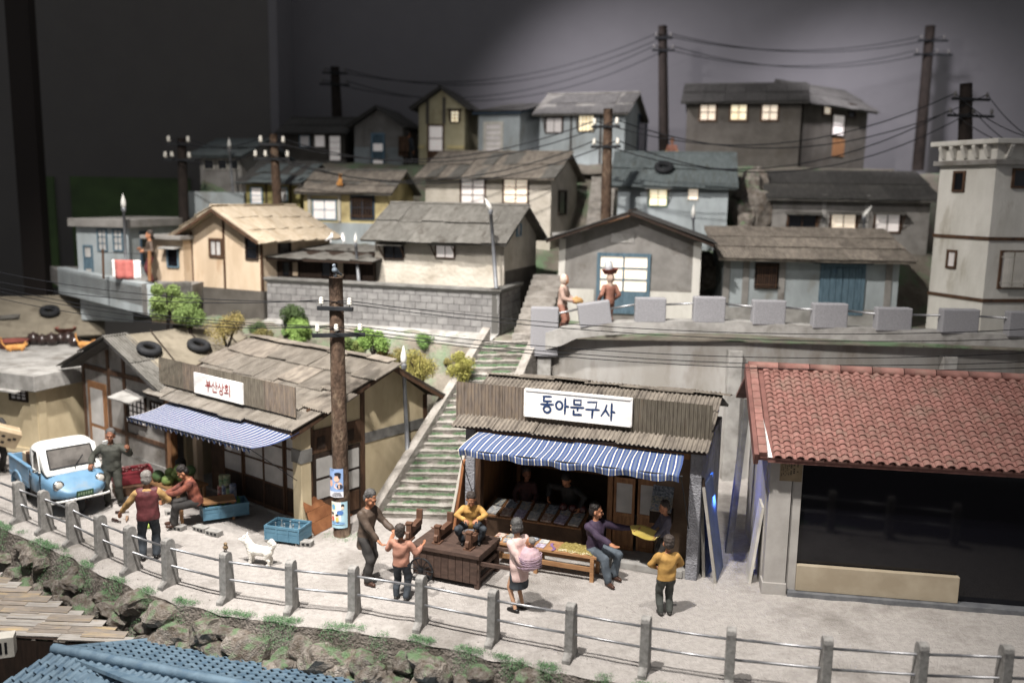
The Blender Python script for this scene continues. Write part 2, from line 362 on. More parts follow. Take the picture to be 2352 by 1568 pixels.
# rocky bank under the street edge
M_bank = mat('bank_soil', '#857c73', '#6a6158', 2.2, .95, 1.0, 18, c3='#3f382f', s3=1.6, dist=.08)
M_rock = mat('rock', '#9a9187', '#776d62', 3.0, .95, 1.0, 14, c3='#5a4a39', s3=1.8, t3=(.45, .7), dist=.06, randv=.18)
def moss(m, lo=.30, hi=.80, sc=4.5):
    nt = m.node_tree; L = nt.links.new; b = nt.nodes['Principled BSDF']; src = b.inputs['Base Color'].links[0].from_socket
    ge = nd(nt, 'ShaderNodeNewGeometry'); sx = nd(nt, 'ShaderNodeSeparateXYZ'); L(ge.outputs['Normal'], sx.inputs[0]); mr = nd(nt, 'ShaderNodeMapRange'); mr.inputs[1].default_value = lo; mr.inputs[2].default_value = hi; L(sx.outputs[2], mr.inputs[0])
    nn = nd(nt, 'ShaderNodeTexNoise', Scale=sc, Detail=6.0); L(ge.outputs['Position'], nn.inputs['Vector']); r2 = nd(nt, 'ShaderNodeMapRange'); r2.inputs[1].default_value = .50; r2.inputs[2].default_value = .60; L(nn.outputs['Fac'], r2.inputs[0])
    mu = nd(nt, 'ShaderNodeMath', operation='MULTIPLY'); L(mr.outputs[0], mu.inputs[0]); L(r2.outputs[0], mu.inputs[1]); m2 = nd(nt, 'ShaderNodeMath', operation='MULTIPLY'); m2.inputs[1].default_value = .7; L(mu.outputs[0], m2.inputs[0])
    mx = nd(nt, 'ShaderNodeMix', data_type='RGBA'); L(m2.outputs[0], mx.inputs[0]); L(src, mx.inputs[6]); mx.inputs[7].default_value = (*desat(rgb('#5f8a55')), 1); L(mx.outputs[2], b.inputs['Base Color'])
moss(M_bank); moss(M_rock)
mb = MB()
def fbk(i, j):
    x = -14 + 25 * i; e = edge_y(x) + .10 * nz(x, 0, 2.2); t = j
    y = e - .02 - .75 * t ** 1.2 + .12 * nz(x, t * 2, 2, 5) * t; z = -.07 - 1.9 * t - .06 * nz(x, t * 2, 3, 9)
    return (x, y, z)
mb.grid(lambda i, j: fbk(i, 1 - j), 160, 14); bk = mb.build('rocky_bank', M_bank, smooth=True); tag(bk, 'steep rocky bank below the street', kind='structure')
def rock_mesh(seed):
    bm = bmesh.new(); bmesh.ops.create_icosphere(bm, subdivisions=3, radius=1)
    rr = random.Random(seed); pl = [(Vector((rr.gauss(0, 1), rr.gauss(0, 1), rr.gauss(0, 1))).normalized(), rr.uniform(.55, .85)) for _ in range(8)]
    for v in bm.verts:
        p = v.co.copy()
        for n, d in pl:
            k = p.dot(n)
            if k > d: p -= n * (k - d) * .9
        p *= 1 + .16 * noise.noise(p * 2.5 + Vector((seed, 0, 0))) + .07 * noise.noise(p * 6)
        v.co = p
    me = bpy.data.meshes.new('rock'); bm.to_mesh(me); bm.free(); me.materials.append(M_rock)
    return me
ROCKS = [rock_mesh(i) for i in range(9)]
for i in range(330):
    x = rnd.uniform(-13, 5.5); t = rnd.random() ** .8; e = edge_y(x)
    r = rnd.uniform(.17, .36) * (1.1 if x > -6 else .85)
    y = e - .05 - .62 * t; z = -.16 - 1.25 * t
    o = obj('rock', rnd.choice(ROCKS), bk, Matrix.Translation((x, y, z - r * .25)) @ Euler((rnd.uniform(-.5, .5), rnd.uniform(-.5, .5), rnd.uniform(0, 6))).to_matrix().to_4x4() @ Matrix.Diagonal((r * rnd.uniform(.9, 1.5), r * .95, r * rnd.uniform(.6, .95), 1)))
    if i >= 299: break

# hillside
def lerp(a, b, t): t = max(0, min(1, t)); return a + (b - a) * t
def hill(x, y):
    if x > .55:
        z = 3.42 if y > 22.3 else -.3
    else:
        y0 = 20.6 + max(0, -x - 2) * .34; y1 = 22.9 + max(0, -x) * .27
        if x < -9: y1 += 1.5
        z = lerp(-.3, 3.35, (y - y0) / (y1 - y0)) if y > y0 else -.3
        if x < -10.5: z = -.3 if y < 24.5 else z
    if y > 26.5:
        z = max(z, lerp(3.42, 5.3, (y - 27.0) / 2.0))
    if y > 31: z = lerp(5.3, 8.05, (y - 31.5) / 2.5)
    if x < (-11.6 if y > 30 else -9.6): z = -2.5
    return z + (.09 * nz(x, y, 1.3) + .05 * nz(x, y, 4) if z > .5 else 0)
M_hill = mat('hillside', '#7d7568', '#665e52', 1.5, .95, .8, 12, c3='#617a58', s3=.8, t3=(.47, .62), dist=.06)
mb = MB(); mb.grid(lambda i, j: (-24 + 48 * i, 20.3 + 21.7 * j, hill(-24 + 48 * i, 20.3 + 21.7 * j)), 190, 110)
tag(mb.build('hillside', M_hill, smooth=True), 'stepped hillside of the model town', kind='structure')

# hall walls behind the model
M_wall = mat('hall_wall', (.185, .179, .190), (.177, .171, .182), 1.0, .9, .05, 60)
M_wallk = mat('hall_wall_dark', (.125, .118, .112), (.118, .111, .106), 1.0, .9, .05, 60)
xw = P(665, 300, y=42).x
tag(MB().bx(xw - .4, 34, 42, 42.4, -3, 24).build('back_wall', M_wall), 'plain mauve grey hall wall behind the houses', kind='structure')
xs = P(640, 250, y=39.2).x
tag(MB().bx(-40, xs - .35, 39.2, 42, -3, 24).build('side_wall', M_wallk), 'dark charcoal hall wall', kind='structure')
tag(MB().bx(xs - .345, xs, 39.2, 42, -3, 24).build('wall_reveal', M_wall), 'pale end of the dark wall', kind='structure')
pc = P(50, 200, y=33); tag(MB().bx(pc.x - .42, pc.x + .40, 33, 33.5, -2, 22).build('hall_column', mat('column_brown', (.022, .017, .015), None, 2, .8, 0)), 'dark brown square column standing before the charcoal wall', 'column')
M_grn = mat('green_reflection', '#3a4f26', '#2b3a1f', .5, .7, 0, emit=.12)  # glowing panels added to draw a green reflection in glass
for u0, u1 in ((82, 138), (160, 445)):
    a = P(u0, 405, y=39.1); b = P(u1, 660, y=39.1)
    tag(MB().bx(a.x, b.x, 39.1, 39.19, b.z, a.z).build('glass_reflection', M_grn), 'narrow dim green display panel beside the dark column' if u0 < 100 else 'wide dim green display panel on the charcoal wall', 'panel')
tag(MB().bx(-60, 60, -5, 60, -3.2, -3.0).build('hall_floor', M_wallk), 'dark hall floor', kind='structure')

# ============================================================ retaining wall on the right
rw = empty('retaining_wall', (0, 0, 0), 0, 'grey concrete retaining wall with pilasters and block parapet above the shop', 'retaining wall')
WPX = [(1222, 22.3), (1285, 21.95), (1370, 21.85), (1500, 21.85), (1690, 21.85), (1930, 21.7), (2185, 21.5), (2460, 21.2)]
def wall_x(u, y, v=760): return P(u, v, y=y).x
WP = [(wall_x(u, y), y) for u, y in WPX]
def wl(x):
    for (x0, y0), (x1, y1) in zip(WP, WP[1:]):
        if x <= x1: return y0 + (y1 - y0) * (x - x0) / (x1 - x0)
    return WP[-1][1]
# panels
for k, (i0, i1) in enumerate(((0, 4), (4, 6), (6, 7))):
    mb = MB(); pts = WP[i0:i1 + 1]; xs_ = [pts[0][0] + (pts[-1][0] - pts[0][0]) * t / 12 for t in range(13)]
    for a, b in zip(xs_, xs_[1:]):
        mb.face([(a, wl(a) + .28, -.3), (b, wl(b) + .28, -.3), (b, wl(b) + .28, 3.5), (a, wl(a) + .28, 3.5)])
    mb.build('wall_panel', M_stainwall, rw)
for u in (1250, 1690, 2185):
    x = P(u, 830, y=wl(wall_x(u, 21.8))).x; y = wl(x)
    mb = MB(); mb.bx(x - .17, x + .17, y + .0, y + .27, -.3, 3.32); mb.build('pilaster', M_conc, rw, bevel=.015)
# top beam, its height follows the picture
BT = [(1222, 772), (1300, 752), (1400, 741), (1500, 737), (1690, 738), (1930, 752), (2185, 762), (2460, 775)]
def beam_v(u):
    for (u0, v0), (u1, v1) in zip(BT, BT[1:]):
        if u <= u1: return v0 + (v1 - v0) * (u - u0) / (u1 - u0)
us = [1222 + (2460 - 1222) * t / 36 for t in range(37)]; ring = []
for u in us:
    y = wl(wall_x(u, 21.8)); p = P(u, beam_v(u), y=y - .1); hgt = .30 if 1300 < u else .42
    ring.append((p.x, y - .10, p.z, hgt))
mb = MB()
for (x0, y0, z0, h0), (x1, y1, z1, h1) in zip(ring, ring[1:]):
    mb.face([(x0, y0, z0 - h0), (x1, y1, z1 - h1), (x1, y1, z1), (x0, y0, z0)])
    mb.face([(x0, y0, z0), (x1, y1, z1), (x1, y1 + .45, z1), (x0, y0 + .45, z0)])
    mb.face([(x0, y0 + .45, z0 - h0), (x0, y0 + .45, z0), (x1, y1 + .45, z1), (x1, y1 + .45, z1 - h1)])
    mb.face([(x0, y0, z0 - h0), (x0, y0 + .45, z0 - h0), (x1, y1 + .45, z1 - h1), (x1, y1, z1 - h1)])
a = ring[0]; mb.face([(a[0], a[1], a[2] - a[3]), (a[0], a[1], a[2]), (a[0], a[1] + .45, a[2]), (a[0], a[1] + .45, a[2] - a[3])])
mb.build('top_beam', M_conc, rw)
ml = [(1220, 1284, 706), (1330, 1405, 694), (1461, 1532, 684), (1596, 1669, 682), (1732, 1808, 690), (1871, 1951, 697), (2017, 2099, 707), (2168, 2254, 710), (2322, 2410, 716)]
ends = []
for k, (u0, u1, vt) in enumerate(ml):
    uc = (u0 + u1) / 2; y = wl(wall_x(uc, 21.8)) - .12; pa = P(u0, vt, y=y); pb = P(u1, vt, y=y); zb = P(uc, beam_v(uc), y=y).z
    rot = -.16 if k == 1 else 0.0
    mb = MB(); w = pb.x - pa.x; h_ = pa.z - zb + .05 + (.55 if k == 0 else 0)
    mb.box(((pa.x + pb.x) / 2, y + .15, pa.z - h_ / 2 + (.0)), (w, .27, h_), Matrix.Rotation(rot, 3, 'Y'))
    mb.build('merlon', M_granite, rw, bevel=.03); ends.append((pa.x, pb.x, y + .15, pa.z - .17))
for a, b in zip(ends, ends[1:]): MB().tube([(a[1] - .05, a[2], a[3]), (b[0] + .05, b[2], b[3])], .026, 8).build('rail', M_steel, rw, smooth=True)
# return side of wall end by the stairs
x, y, z, h_ = ring[0]; MB().bx(x, x + .25, y + .3, y + 1.5, 2.2, z - .02).build('wall_return', M_conc, rw)

# ============================================================ stairs
M_step = mat('step_cement', '#9c968e', '#827b73', 3, .95, .9, 14, c3='#6f6a5f', s3=2, dist=.05)
sr = empty('stone_staircase', (-1.95, 18.75, 0), 0, 'long weathered cement staircase climbing beside the stationery shop', 'staircase')
NST = 25; B0, B1 = Vector((-2.80, 18.82)), Vector((-1.10, 18.78)); T0, T1 = Vector((-.62, 22.25)), Vector((.55, 22.50))
step_pts = []
for k in range(NST):
    t0, t1 = k / NST, (k + 1) / NST; z1 = 3.40 * t1
    a, b, c, d = B0.lerp(T0, t0), B1.lerp(T1, t0), B1.lerp(T1, t1 + .02), B0.lerp(T0, t1 + .02); off = Vector((-1.95, 18.75))
    mb = MB(); lo = z1 - .30
    # rounded nosing profile, slightly wavy
    n = 8; prof = [(.34, lo), (.05, z1 - .065), (-.04, z1 - .025), (.22, z1), (1, z1 - .006)]
    def fs(i, j):
        q = prof[min(int(j * 4 + .5), 4)]; w = i
        p = (a.lerp(b, w)).lerp(d.lerp(c, w), q[0]) - off; g = .018 * nz(p.x * 3 + k, w * 6, 1.5)
        return (p.x + g, p.y + g, q[1] + (g if q[1] > lo else 0))
    mb.grid(lambda i, j: fs(i, j), n, 4)
    mb.build('step', M_step, sr, smooth=False); step_pts.append((a, b, z1))
for (q0, q1, sd) in ((B0, T0, -1), (B1, T1, 1)):
    mb = MB(); dr = (q1 - q0).normalized(); nn = Vector((dr.y, -dr.x)) * sd; off = Vector((-1.95, 18.75)); q0_ = q0 - dr * .35; q1_ = q1 + dr * .1
    def sw(q, z, k): p = q - off + nn * k; return (p.x, p.y, z)
    z0, z1 = -.1, 3.55
    n = 12
    for k in range(n):
        ta, tb = k / n, (k + 1) / n; qa, qb = q0_.lerp(q1_, ta), q0_.lerp(q1_, tb); za, zb = z0 + (z1 - z0) * ta + .17, z0 + (z1 - z0) * tb + .17
        mb.face([sw(qa, za, -.02), sw(qb, zb, -.02), sw(qb, zb, .2), sw(qa, za, .2)][::(1 if sd < 0 else -1)])
        mb.face([sw(qa, za - .9, -.02), sw(qb, zb - .9, -.02), sw(qb, zb, -.02), sw(qa, za, -.02)])
        mb.face([sw(qa, za - 1.8, .2), sw(qb, zb - 1.8, .2), sw(qb, zb, .2), sw(qa, za, .2)])
    mb.face([sw(q0_, -.3, -.02), sw(q0_, -.3, .2), sw(q0_, z0 + .17, .2), sw(q0_, z0 + .17, -.02)])
    mb.build('side_wall', M_step, sr)
# upper flight beside the block wall and one higher up
def flight(label, p0, p1, z0, z1, w, n, off=0):
    r = empty('stone_staircase', (p0[0], p0[1], z0), 0, label, 'staircase'); d = Vector((p1[0] - p0[0], p1[1] - p0[1])); sd = Vector((d.y, -d.x)).normalized() * w
    for k in range(n):
        a = d * (k / n); b = d * ((k + 1.15) / n); z = (z1 - z0) * (k + 1) / n; mb = MB()
        mb.prism([(0, z - .5), (1, z - .5), (1, z), (0, z)], (1, 0, 0), (0, 0, 1), 0, 1) if False else None
        P8 = [(a.x, a.y), (a.x + sd.x, a.y + sd.y), (b.x + sd.x, b.y + sd.y), (b.x, b.y)]
        mb.prism(P8, (1, 0, 0), (0, 1, 0), z - .6, z); mb.build('step', M_step, r)
    return r
flight('short dark stair flight rising between block wall and parapet', (.0, 22.75), (.62, 26.2), 3.38, 4.75, .85, 11)
flight('steep narrow stairs climbing past the brown framed windows house', (2.15, 28.6), (2.75, 32.6), 4.9, 7.7, .85, 16)
# ============================================================ houses on the hill
# --- white plaster house behind the block wall
h = house('white rough plaster house with two small awning windows behind the block wall', 862, 1152, 25.6, 24.3, 655, 538, 2.9, 'gx', .78, M_plaster, M_roofg, ('f', 6, 2, M_roofg), oS=.25, oF=.42, seed=11)
win(h, 'f', 884, 562, 926, 594, 2, 1, M_timberd, M_glassd, .03, (.34, .05))
win(h, 'f', 1003, 562, 1043, 592, 2, 1, M_timber, M_litw, .03, (.34, .05))
win(h, 'r', 1186, 516, 1194, 540, 1, 1, M_bluef, M_paper, .03)
MB().bx(0, .09, -.06, .03, -.5, h['H'] - .05).build('corner_trim', M_plaster, h['root'], Fm(h, 'r')); strip(h, 'r', .1, -1, 2.9, .55, M_plastergd, 'dado', .015)
# --- gable house with the blue glazed double door
h = house('grey gable house with blue glazed double door on the terrace', 1282, 1602, 25.9, 25.2, 722, 548, 3.2, 'gy', .72, M_plasterg, M_timberd, ('c', 4, 1, M_roofd), oS=.33, oF=.55, seed=12)
win(h, 'f', 1380, 588, 1482, 714, 2, 3, M_bluew, M_lit, .10, name='door', panel=.36)
s, t = on(h, 'f', 1404, 536); s2, t2 = on(h, 'f', 1456, 558); strip(h, 'f', s, t2, s2, t, M_conc, 'name_board', .02)
_, td = on(h, 'f', 1300, 662); sd, _ = on(h, 'f', 1366, 662); sd2, _ = on(h, 'f', 1492, 662)
strip(h, 'f', .0, -.5, sd - .02, td, M_plasterw, 'dado', .012); strip(h, 'f', sd2 + .02, -.5, h['W'], td, M_plasterw, 'dado', .012)
strip(h, 'f', -.02, -.5, .17, h['H'], M_plasterw, 'pilaster', .03); strip(h, 'f', h['W'] - .20, -.5, h['W'] + .02, h['H'], M_plasterw, 'pilaster', .03)
MB().bar((.15, -.5, h['H'] + .1), (h['W'] / 2, -.5, h['H'] + .70), .06, .03).build('bargeboard', M_timberl, h['root'])
# --- low house with blue plank door
h = house('low pale house with blue plank door and barred window on the terrace', 1662, 2058, 25.6, 25.4, 712, 588, 2.2, 'shed', .62, M_plasterb, M_roofs, ('c', 6, 3, M_roofs, 12), oS=.28, oF=.42, seed=13)
win(h, 'f', 1738, 606, 1782, 660, 1, 1, M_timberd, M_glassd, .04, bars=9)
dr = win(h, 'f', 1893, 612, 1972, 716, 1, 1, M_bluew, M_bluew, .10, name='door')
s0, t1 = on(h, 'f', 1893, 612); s1, t0 = on(h, 'f', 1972, 716)
for k in range(6): MB().bx(s0 + (s1 - s0) * k / 6 + .008, s0 + (s1 - s0) * (k + 1) / 6 - .008, -.045, 0, t0, t1 - .02).build('plank', M_bluew, dr)
MB().bx(s0 - .28, s1 + .28, -.12, .02, t1 + .08, t1 + .20).build('door_lintel', M_blued, dr)
for u in (1668, 1712, 1795, 2040): s, _ = on(h, 'f', u, 650); strip(h, 'f', s - .09, -.5, s + .09, h['H'] + .1, M_plasterg, 'pilaster', .03)
strip(h, 'f', -.03, -.8, h['W'] + .03, .10, M_conc, 'plinth', .035)
# --- house with three awning windows
h = house('brown grey house with three wide awning windows, two of them lit', 1765, 2122, 30.6, 29.8, 640, 452, 3.0, 'shed', .85, M_plasterg, M_roofg, ('c', 7, 2, M_roofd, 12), oS=.25, oF=.45, seed=14)
for u0, u1, pm in ((1812, 1872, M_glassd), (1911, 1962, M_lit), (2012, 2063, M_litw)): win(h, 'f', u0, 493, u1, 532, 2, 1, M_timber, pm, .06, (.42, .06), amat=M_roofg)
for u in (1891, 1990): s, _ = on(h, 'f', u, 500); strip(h, 'f', s - .07, 0, s + .07, h['H'] + .1, M_conc, 'pilaster', .05)
# --- blue grey house with the green window
h = house('blue grey house with lit green window and a tyre on its roof', 1412, 1662, 30.6, 30.0, 640, 418, 3.0, 'gx', .95, M_plasterb, M_rooft, ('f', 4, 2, M_rooft), oS=.25, oF=.40, seed=15)
win(h, 'f', 1493, 436, 1530, 472, 2, 2, mat('frame_green', '#5c7a66', None), M_litb, .05, (.35, .03), amat=M_conc)
win(h, 'f', 1582, 434, 1602, 458, 1, 1, M_whitef, M_lit, .03)
hg = h
# --- centre house with brown framed windows
h = house('tall pale plaster house with two brown framed windows and sheet roof', 977, 1262, 31.0, 29.6, 600, 400, 3.3, 'gx', .72, M_plaster, M_roofs, ('f', 6, 2, [M_roofs, M_roofg]), oS=.22, oF=.45, seed=16)
win(h, 'f', 1061, 412, 1112, 466, 2, 3, M_timber, M_litw, .06); win(h, 'f', 1159, 411, 1211, 466, 2, 3, M_timber, M_lit, .06)
win(h, 'r', 1283, 440, 1298, 490, 1, 1, M_timberd, M_glassd, .05)
MB().bx(h['W'] + .01, h['W'] + .55, .2, 2.4, 1.0, 1.1).build('balcony', M_conc, h['root']); hc = h
# --- low yellow house with cat
h = house('low yellow house with white framed blue window and dark barred window', 699, 892, 30.2, 29.6, 508, 438, 2.6, 'gx', .62, M_yellow, M_roofg, ('f', 5, 2, M_roofs), oS=.20, oF=.30, seed=17)
win(h, 'f', 720, 460, 772, 503, 2, 2, M_bluef, M_litw, .04); s0, t1 = on(h, 'f', 708, 450); s1, t0 = on(h, 'f', 784, 508)
for (a, b, c, d) in ((s0, t0, s0 + .1, t1), (s1 - .1, t0, s1, t1), (s0, t1, s1, t1 + .09)): strip(h, 'f', a, b, c, d, M_whitef, 'surround', .06)
win(h, 'f', 808, 452, 858, 502, 2, 2, M_blued, M_glassd, .05, bars=8); strip(h, 'f', -.1, -1.4, h['W'] + .9, -.02, M_plasterb, 'plinth', .12); hy = h
# --- olive house
h = house('olive board house with pale sheet roof', 567, 690, 31.2, 30.8, 495, 415, 2.6, 'gx', .55, M_olive, M_roofd, ('f', 4, 2, M_rooft), oS=.22, oF=.35, seed=18)
win(h, 'f', 578, 432, 602, 466, 1, 2, M_bluef, M_litw, .04); win(h, 'f', 645, 432, 660, 462, 1, 1, M_bluef, M_paper, .03)
for u in (612, 628, 668): s, _ = on(h, 'f', u, 450); strip(h, 'f', s - .03, -.3, s + .03, h['H'], M_timberd, 'batten', .03)
# --- teal roofed open hut
h = house('small grey hut with teal roof and open fretted upper wall', 462, 556, 33.4, 32.8, 445, 355, 2.6, 'gx', .5, M_plasterg, M_rooft, ('f', 3, 2, M_rooft), oS=.30, oF=.40, seed=19)
for u0, u1 in ((470, 492), (502, 522), (530, 548)): win(h, 'f', u0, 368, u1, 388, 1, 1, M_whitef, M_glassd, .03)
a = P(432, 440, y=32.2); b = P(562, 500, y=32.0); tag(MB().bx(a.x, b.x, 32.0, 34.5, 2, a.z).build('terrace_wall', M_plasterb, bevel=.03), 'plain blue grey terrace wall under the teal roofed hut', 'wall')
# --- top row
h = house('dark low house with small windows and lit paper door', 652, 792, 36.2, 35.8, 392, 303, 2.6, 'gx', .55, M_plastergd, M_roofd, ('f', 4, 2, M_roofd), oS=.22, oF=.35, seed=20)
win(h, 'f', 757, 313, 783, 384, 1, 5, M_timberd, M_litw, .03, name='door'); win(h, 'f', 690, 313, 711, 337, 1, 1, M_bluef, M_litdim, .03); win(h, 'f', 724, 312, 746, 337, 1, 1, M_whitef, M_litw, .03)
strip(h, 'f', -.1, .2, h['W'] + .1, .42, M_concd, 'ledge', .06)
h = house('blue grey gable house with teal door frame and dark side', 815, 925, 35.6, 35.3, 388, 290, 2.8, 'gy', .62, M_plasterg, M_roofd, ('c', 3, 1, M_roofd), oS=.20, oF=.35, seed=21)
win(h, 'f', 857, 310, 880, 386, 1, 4, M_bluef, [M_litw, M_bluew], .07, name='door'); _, t = on(h, 'f', 830, 338); s0, _ = on(h, 'f', 850, 350); s1, _ = on(h, 'f', 887, 350)
strip(h, 'f', -.01, -.5, s0, t, M_plasterb, 'dado', .015); strip(h, 'f', s1, -.5, h['W'] + .01, t, M_plasterb, 'dado', .015)
h = house('pale yellow gable house with brown door and small lit awning window', 962, 1066, 35.2, 34.9, 395, 246, 2.9, 'gy', .62, M_yellowp, M_roofd, ('c', 3, 1, M_roofd), oS=.28, oF=.35, seed=22)
win(h, 'f', 986, 290, 1016, 392, 1, 2, M_timber, M_litw, .07, name='door', panel=.45); win(h, 'f', 1037, 256, 1053, 280, 2, 3, M_timberd, M_litb, .05, (.25, .04), amat=M_timberd)
for u in (982, 1020): s, _ = on(h, 'f', u, 260); _, t0 = on(h, 'f', u, 285); strip(h, 'f', s - .06, t0, s + .06, h['H'] + .35, M_plastergd, 'batten', .03)
_, t = on(h, 'f', 1000, 338); s0, _ = on(h, 'f', 975, 340); s1, _ = on(h, 'f', 1028, 340); strip(h, 'f', 0, t - .06, s0, t + .06, M_yellow, 'ledge', .05); strip(h, 'f', s1, t - .06, h['W'], t + .06, M_yellow, 'ledge', .05)
h = house('small light blue house with framed slatted window and dark side wall', 1098, 1192, 35.2, 34.5, 375, 262, 2.6, 'shed', .5, M_plasterb, M_blued, ('c', 3, 2, M_roofd), oS=.15, oF=.25, seed=23)
win(h, 'f', 1117, 286, 1150, 348, 1, 5, M_whitef, M_litdim, .10)
h = house('long grey white house with two awning windows on the ridge', 1238, 1432, 35.0, 33.9, 378, 258, 3.0, 'gx', .72, M_plasterb, M_roofg, ('f', 5, 2, M_roofd), oS=.20, oF=.42, seed=24)
win(h, 'f', 1256, 272, 1290, 304, 2, 1, M_timberd, M_litdim, .05, (.34, .03), amat=M_roofd); win(h, 'f', 1331, 267, 1363, 301, 4, 2, M_timberd, M_litb, .05, (.34, .03), amat=M_roofd)
for u in (1312, 1380): s, _ = on(h, 'f', u, 300); strip(h, 'f', s - .03, 0, s + .03, h['H'], M_timberd, 'post', .05)
win(h, 'r', 1466, 265, 1482, 350, 1, 1, M_blued, M_glassd, .05, name='door')
h = house('large dark house with three lit four-pane windows on the hilltop', 1572, 1832, 35.6, 34.6, 385, 231, 2.8, 'gx', .66, M_plastergd, M_roofd, ('c', 6, 2, M_roofd, 12), oS=.22, oF=.42, seed=25)
for u0, u1, pm in ((1610, 1642, M_lit), (1680, 1713, M_litb), (1752, 1784, M_lit)): win(h, 'f', u0, 242, u1, 275, 2, 2, M_timber, pm, .07, (.14, .0), props=False, amat=M_concd)
h2 = house('dark side house with a lit doorway behind the three window house', 1838, 1984, 35.4, 38.4, 378, 232, 2.4, 'gx', .75, M_plastergd, M_roofd, ('c', 4, 2, M_roofd), oS=.2, oF=.35, seed=26)
win(h2, 'f', 1913, 264, 1936, 312, 1, 2, M_timberd, M_litw, .04, name='door'); s0, t1 = on(h2, 'f', 1913, 318); s1, t0 = on(h2, 'f', 1936, 360)
strip(h2, 'f', s0, t0, s1, t1, M_timberl, 'door_panel', .04); win(h2, 'f', 1893, 236, 1906, 263, 1, 1, M_timber, M_lit, .07); win(h2, 'f', 1950, 240, 1962, 270, 1, 1, M_timberd, M_glassd, .05)
# hilltop ledge
a = P(1300, 398, y=33.4); b = P(2060, 398, y=33.4); mb = MB(); mb.grid(lambda i, j: (a.x + (b.x - a.x) * i, 33.2 + 3 * j + .2 * nz(i * 12, 3), a.z + .35 * (j > .1) * 1 + .06 * nz(i * 20, j * 3)), 30, 6)
tag(mb.build('hilltop_ledge', M_hill, smooth=True), 'flat ledge on the hilltop', kind='structure')
# rock face between houses
for i, (u, v, y, r) in enumerate(((1722, 440, 31.6, .6), (1745, 480, 31.0, .6), (1712, 500, 31.0, .5), (1735, 420, 32.2, .5), (1630, 640, 27.2, .35), (1620, 600, 27.4, .35), (1705, 545, 29.5, .5))):
    p = P(u, v, y=y); o = obj('boulder', ROCKS[i % 9], None, Matrix.Translation(p) @ Matrix.Diagonal((r, r, r * 1.2, 1)))
    tag(o, 'brown boulder wedged in the gap between the hill houses', 'boulder', 'boulders in the gaps between hill houses')

# --- tower on the right
tr = empty('corner_tower', P(2255, 712, y=23.4), 0, 'pale two-storey corner building with bracketed parapet crown', 'building')
A, B, Cc = P(2140, 600, y=25.2), P(2258, 600, y=23.4), P(2560, 600, y=23.9); o_ = tr.location
base = [(A.x - o_.x, A.y - o_.y), (0, 0), (Cc.x - o_.x, Cc.y - o_.y), (Cc.x - o_.x + 1, 6), (A.x - o_.x + 4, 6)]
ztop = P(2258, 375, y=23.4).z - o_.z; zc = P(2258, 318, y=23.4).z - o_.z; zb1 = P(2258, 548, y=23.4).z - o_.z; zb2 = P(2258, 690, y=23.4).z - o_.z
def off_poly(k):
    out = []; n = len(base)
    for i in range(n):
        p0, p1, p2 = Vector(base[i - 1]), Vector(base[i]), Vector(base[(i + 1) % n]); a = (p1 - p0).normalized(); b = (p2 - p1).normalized(); na, nb = Vector((a.y, -a.x)), Vector((b.y, -b.x)); m = (na + nb).normalized(); out.append(tuple(p1 + m * k / max(.4, m.dot(na))))
    return out
XA, YA = (1, 0, 0), (0, 1, 0)
MB().prism(base, XA, YA, -1, ztop).build('wall', M_plasterw, tr)
for z in (zb1, zb2): MB().prism(off_poly(.03), XA, YA, z - .045, z + .045).build('band', M_timber, tr)
MB().prism(off_poly(.16), XA, YA, ztop - .02, ztop + .10).build('cornice', M_plasterg, tr)
MB().prism(off_poly(.05), XA, YA, ztop + .1, zc - .13).build('parapet', M_plasterw, tr)
MB().prism(off_poly(.26), XA, YA, zc - .13, zc).build('coping', M_plasterw, tr, bevel=.02)
def fr2(p, q):
    d = (Vector(q) - Vector(p)).normalized(); return frame((p[0], p[1], 0), (d.x, d.y, 0), (-d.y, d.x, 0)), (Vector(q) - Vector(p)).length
for (p, q, n) in ((base[0], base[1], 5), (base[1], base[2], 7)):
    F, L = fr2(p, q)
    for k in range(n):
        s = L * (k + .35) / n; m2 = MB(); m2.prism([(0.05, ztop + .1), (0.05, zc - .13), (-.24, zc - .13), (-.24, zc - .2), (-.12, ztop + .16)], (0, 1, 0), (0, 0, 1), s, s + .1); m2.build('bracket', M_plasterw, tr, F)
def hw(p, q): F, L = fr2(p, q); return F
class _H(dict): pass
def twin(p, q, u0, v0, u1, v1, **k):
    F, L = fr2(p, q); wm = Matrix.Translation(o_) @ F; inv = wm.inverted()
    def hit(u, v): c = inv @ CAM; d = inv.to_3x3() @ ray(u, v); t = -c.y / d.y; g = c + d * t; return g.x, g.z
    s0, t1 = hit(u0, v0); s1, t0 = hit(u1, v1); global Fm; keep = Fm; Fm = lambda h, f: F
    w = win(dict(root=tr, W=0, D=0), 'f', 0, 0, 0, 0, k.get('nx', 1), k.get('ny', 1), k.get('fr', M_timber), k.get('pane', M_glassd), k.get('fw', .06), st=(s0, t0, s1, t1), bars=k.get('bars')); Fm = keep; return w
twin(base[0], base[1], 2196, 398, 2212, 436); twin(base[0], base[1], 2181, 578, 2193, 612, pane=M_litdim)
twin(base[1], base[2], 2330, 392, 2370, 428); twin(base[1], base[2], 2302, 580, 2350, 658, bars=12, pane=M_litdim, nx=2)

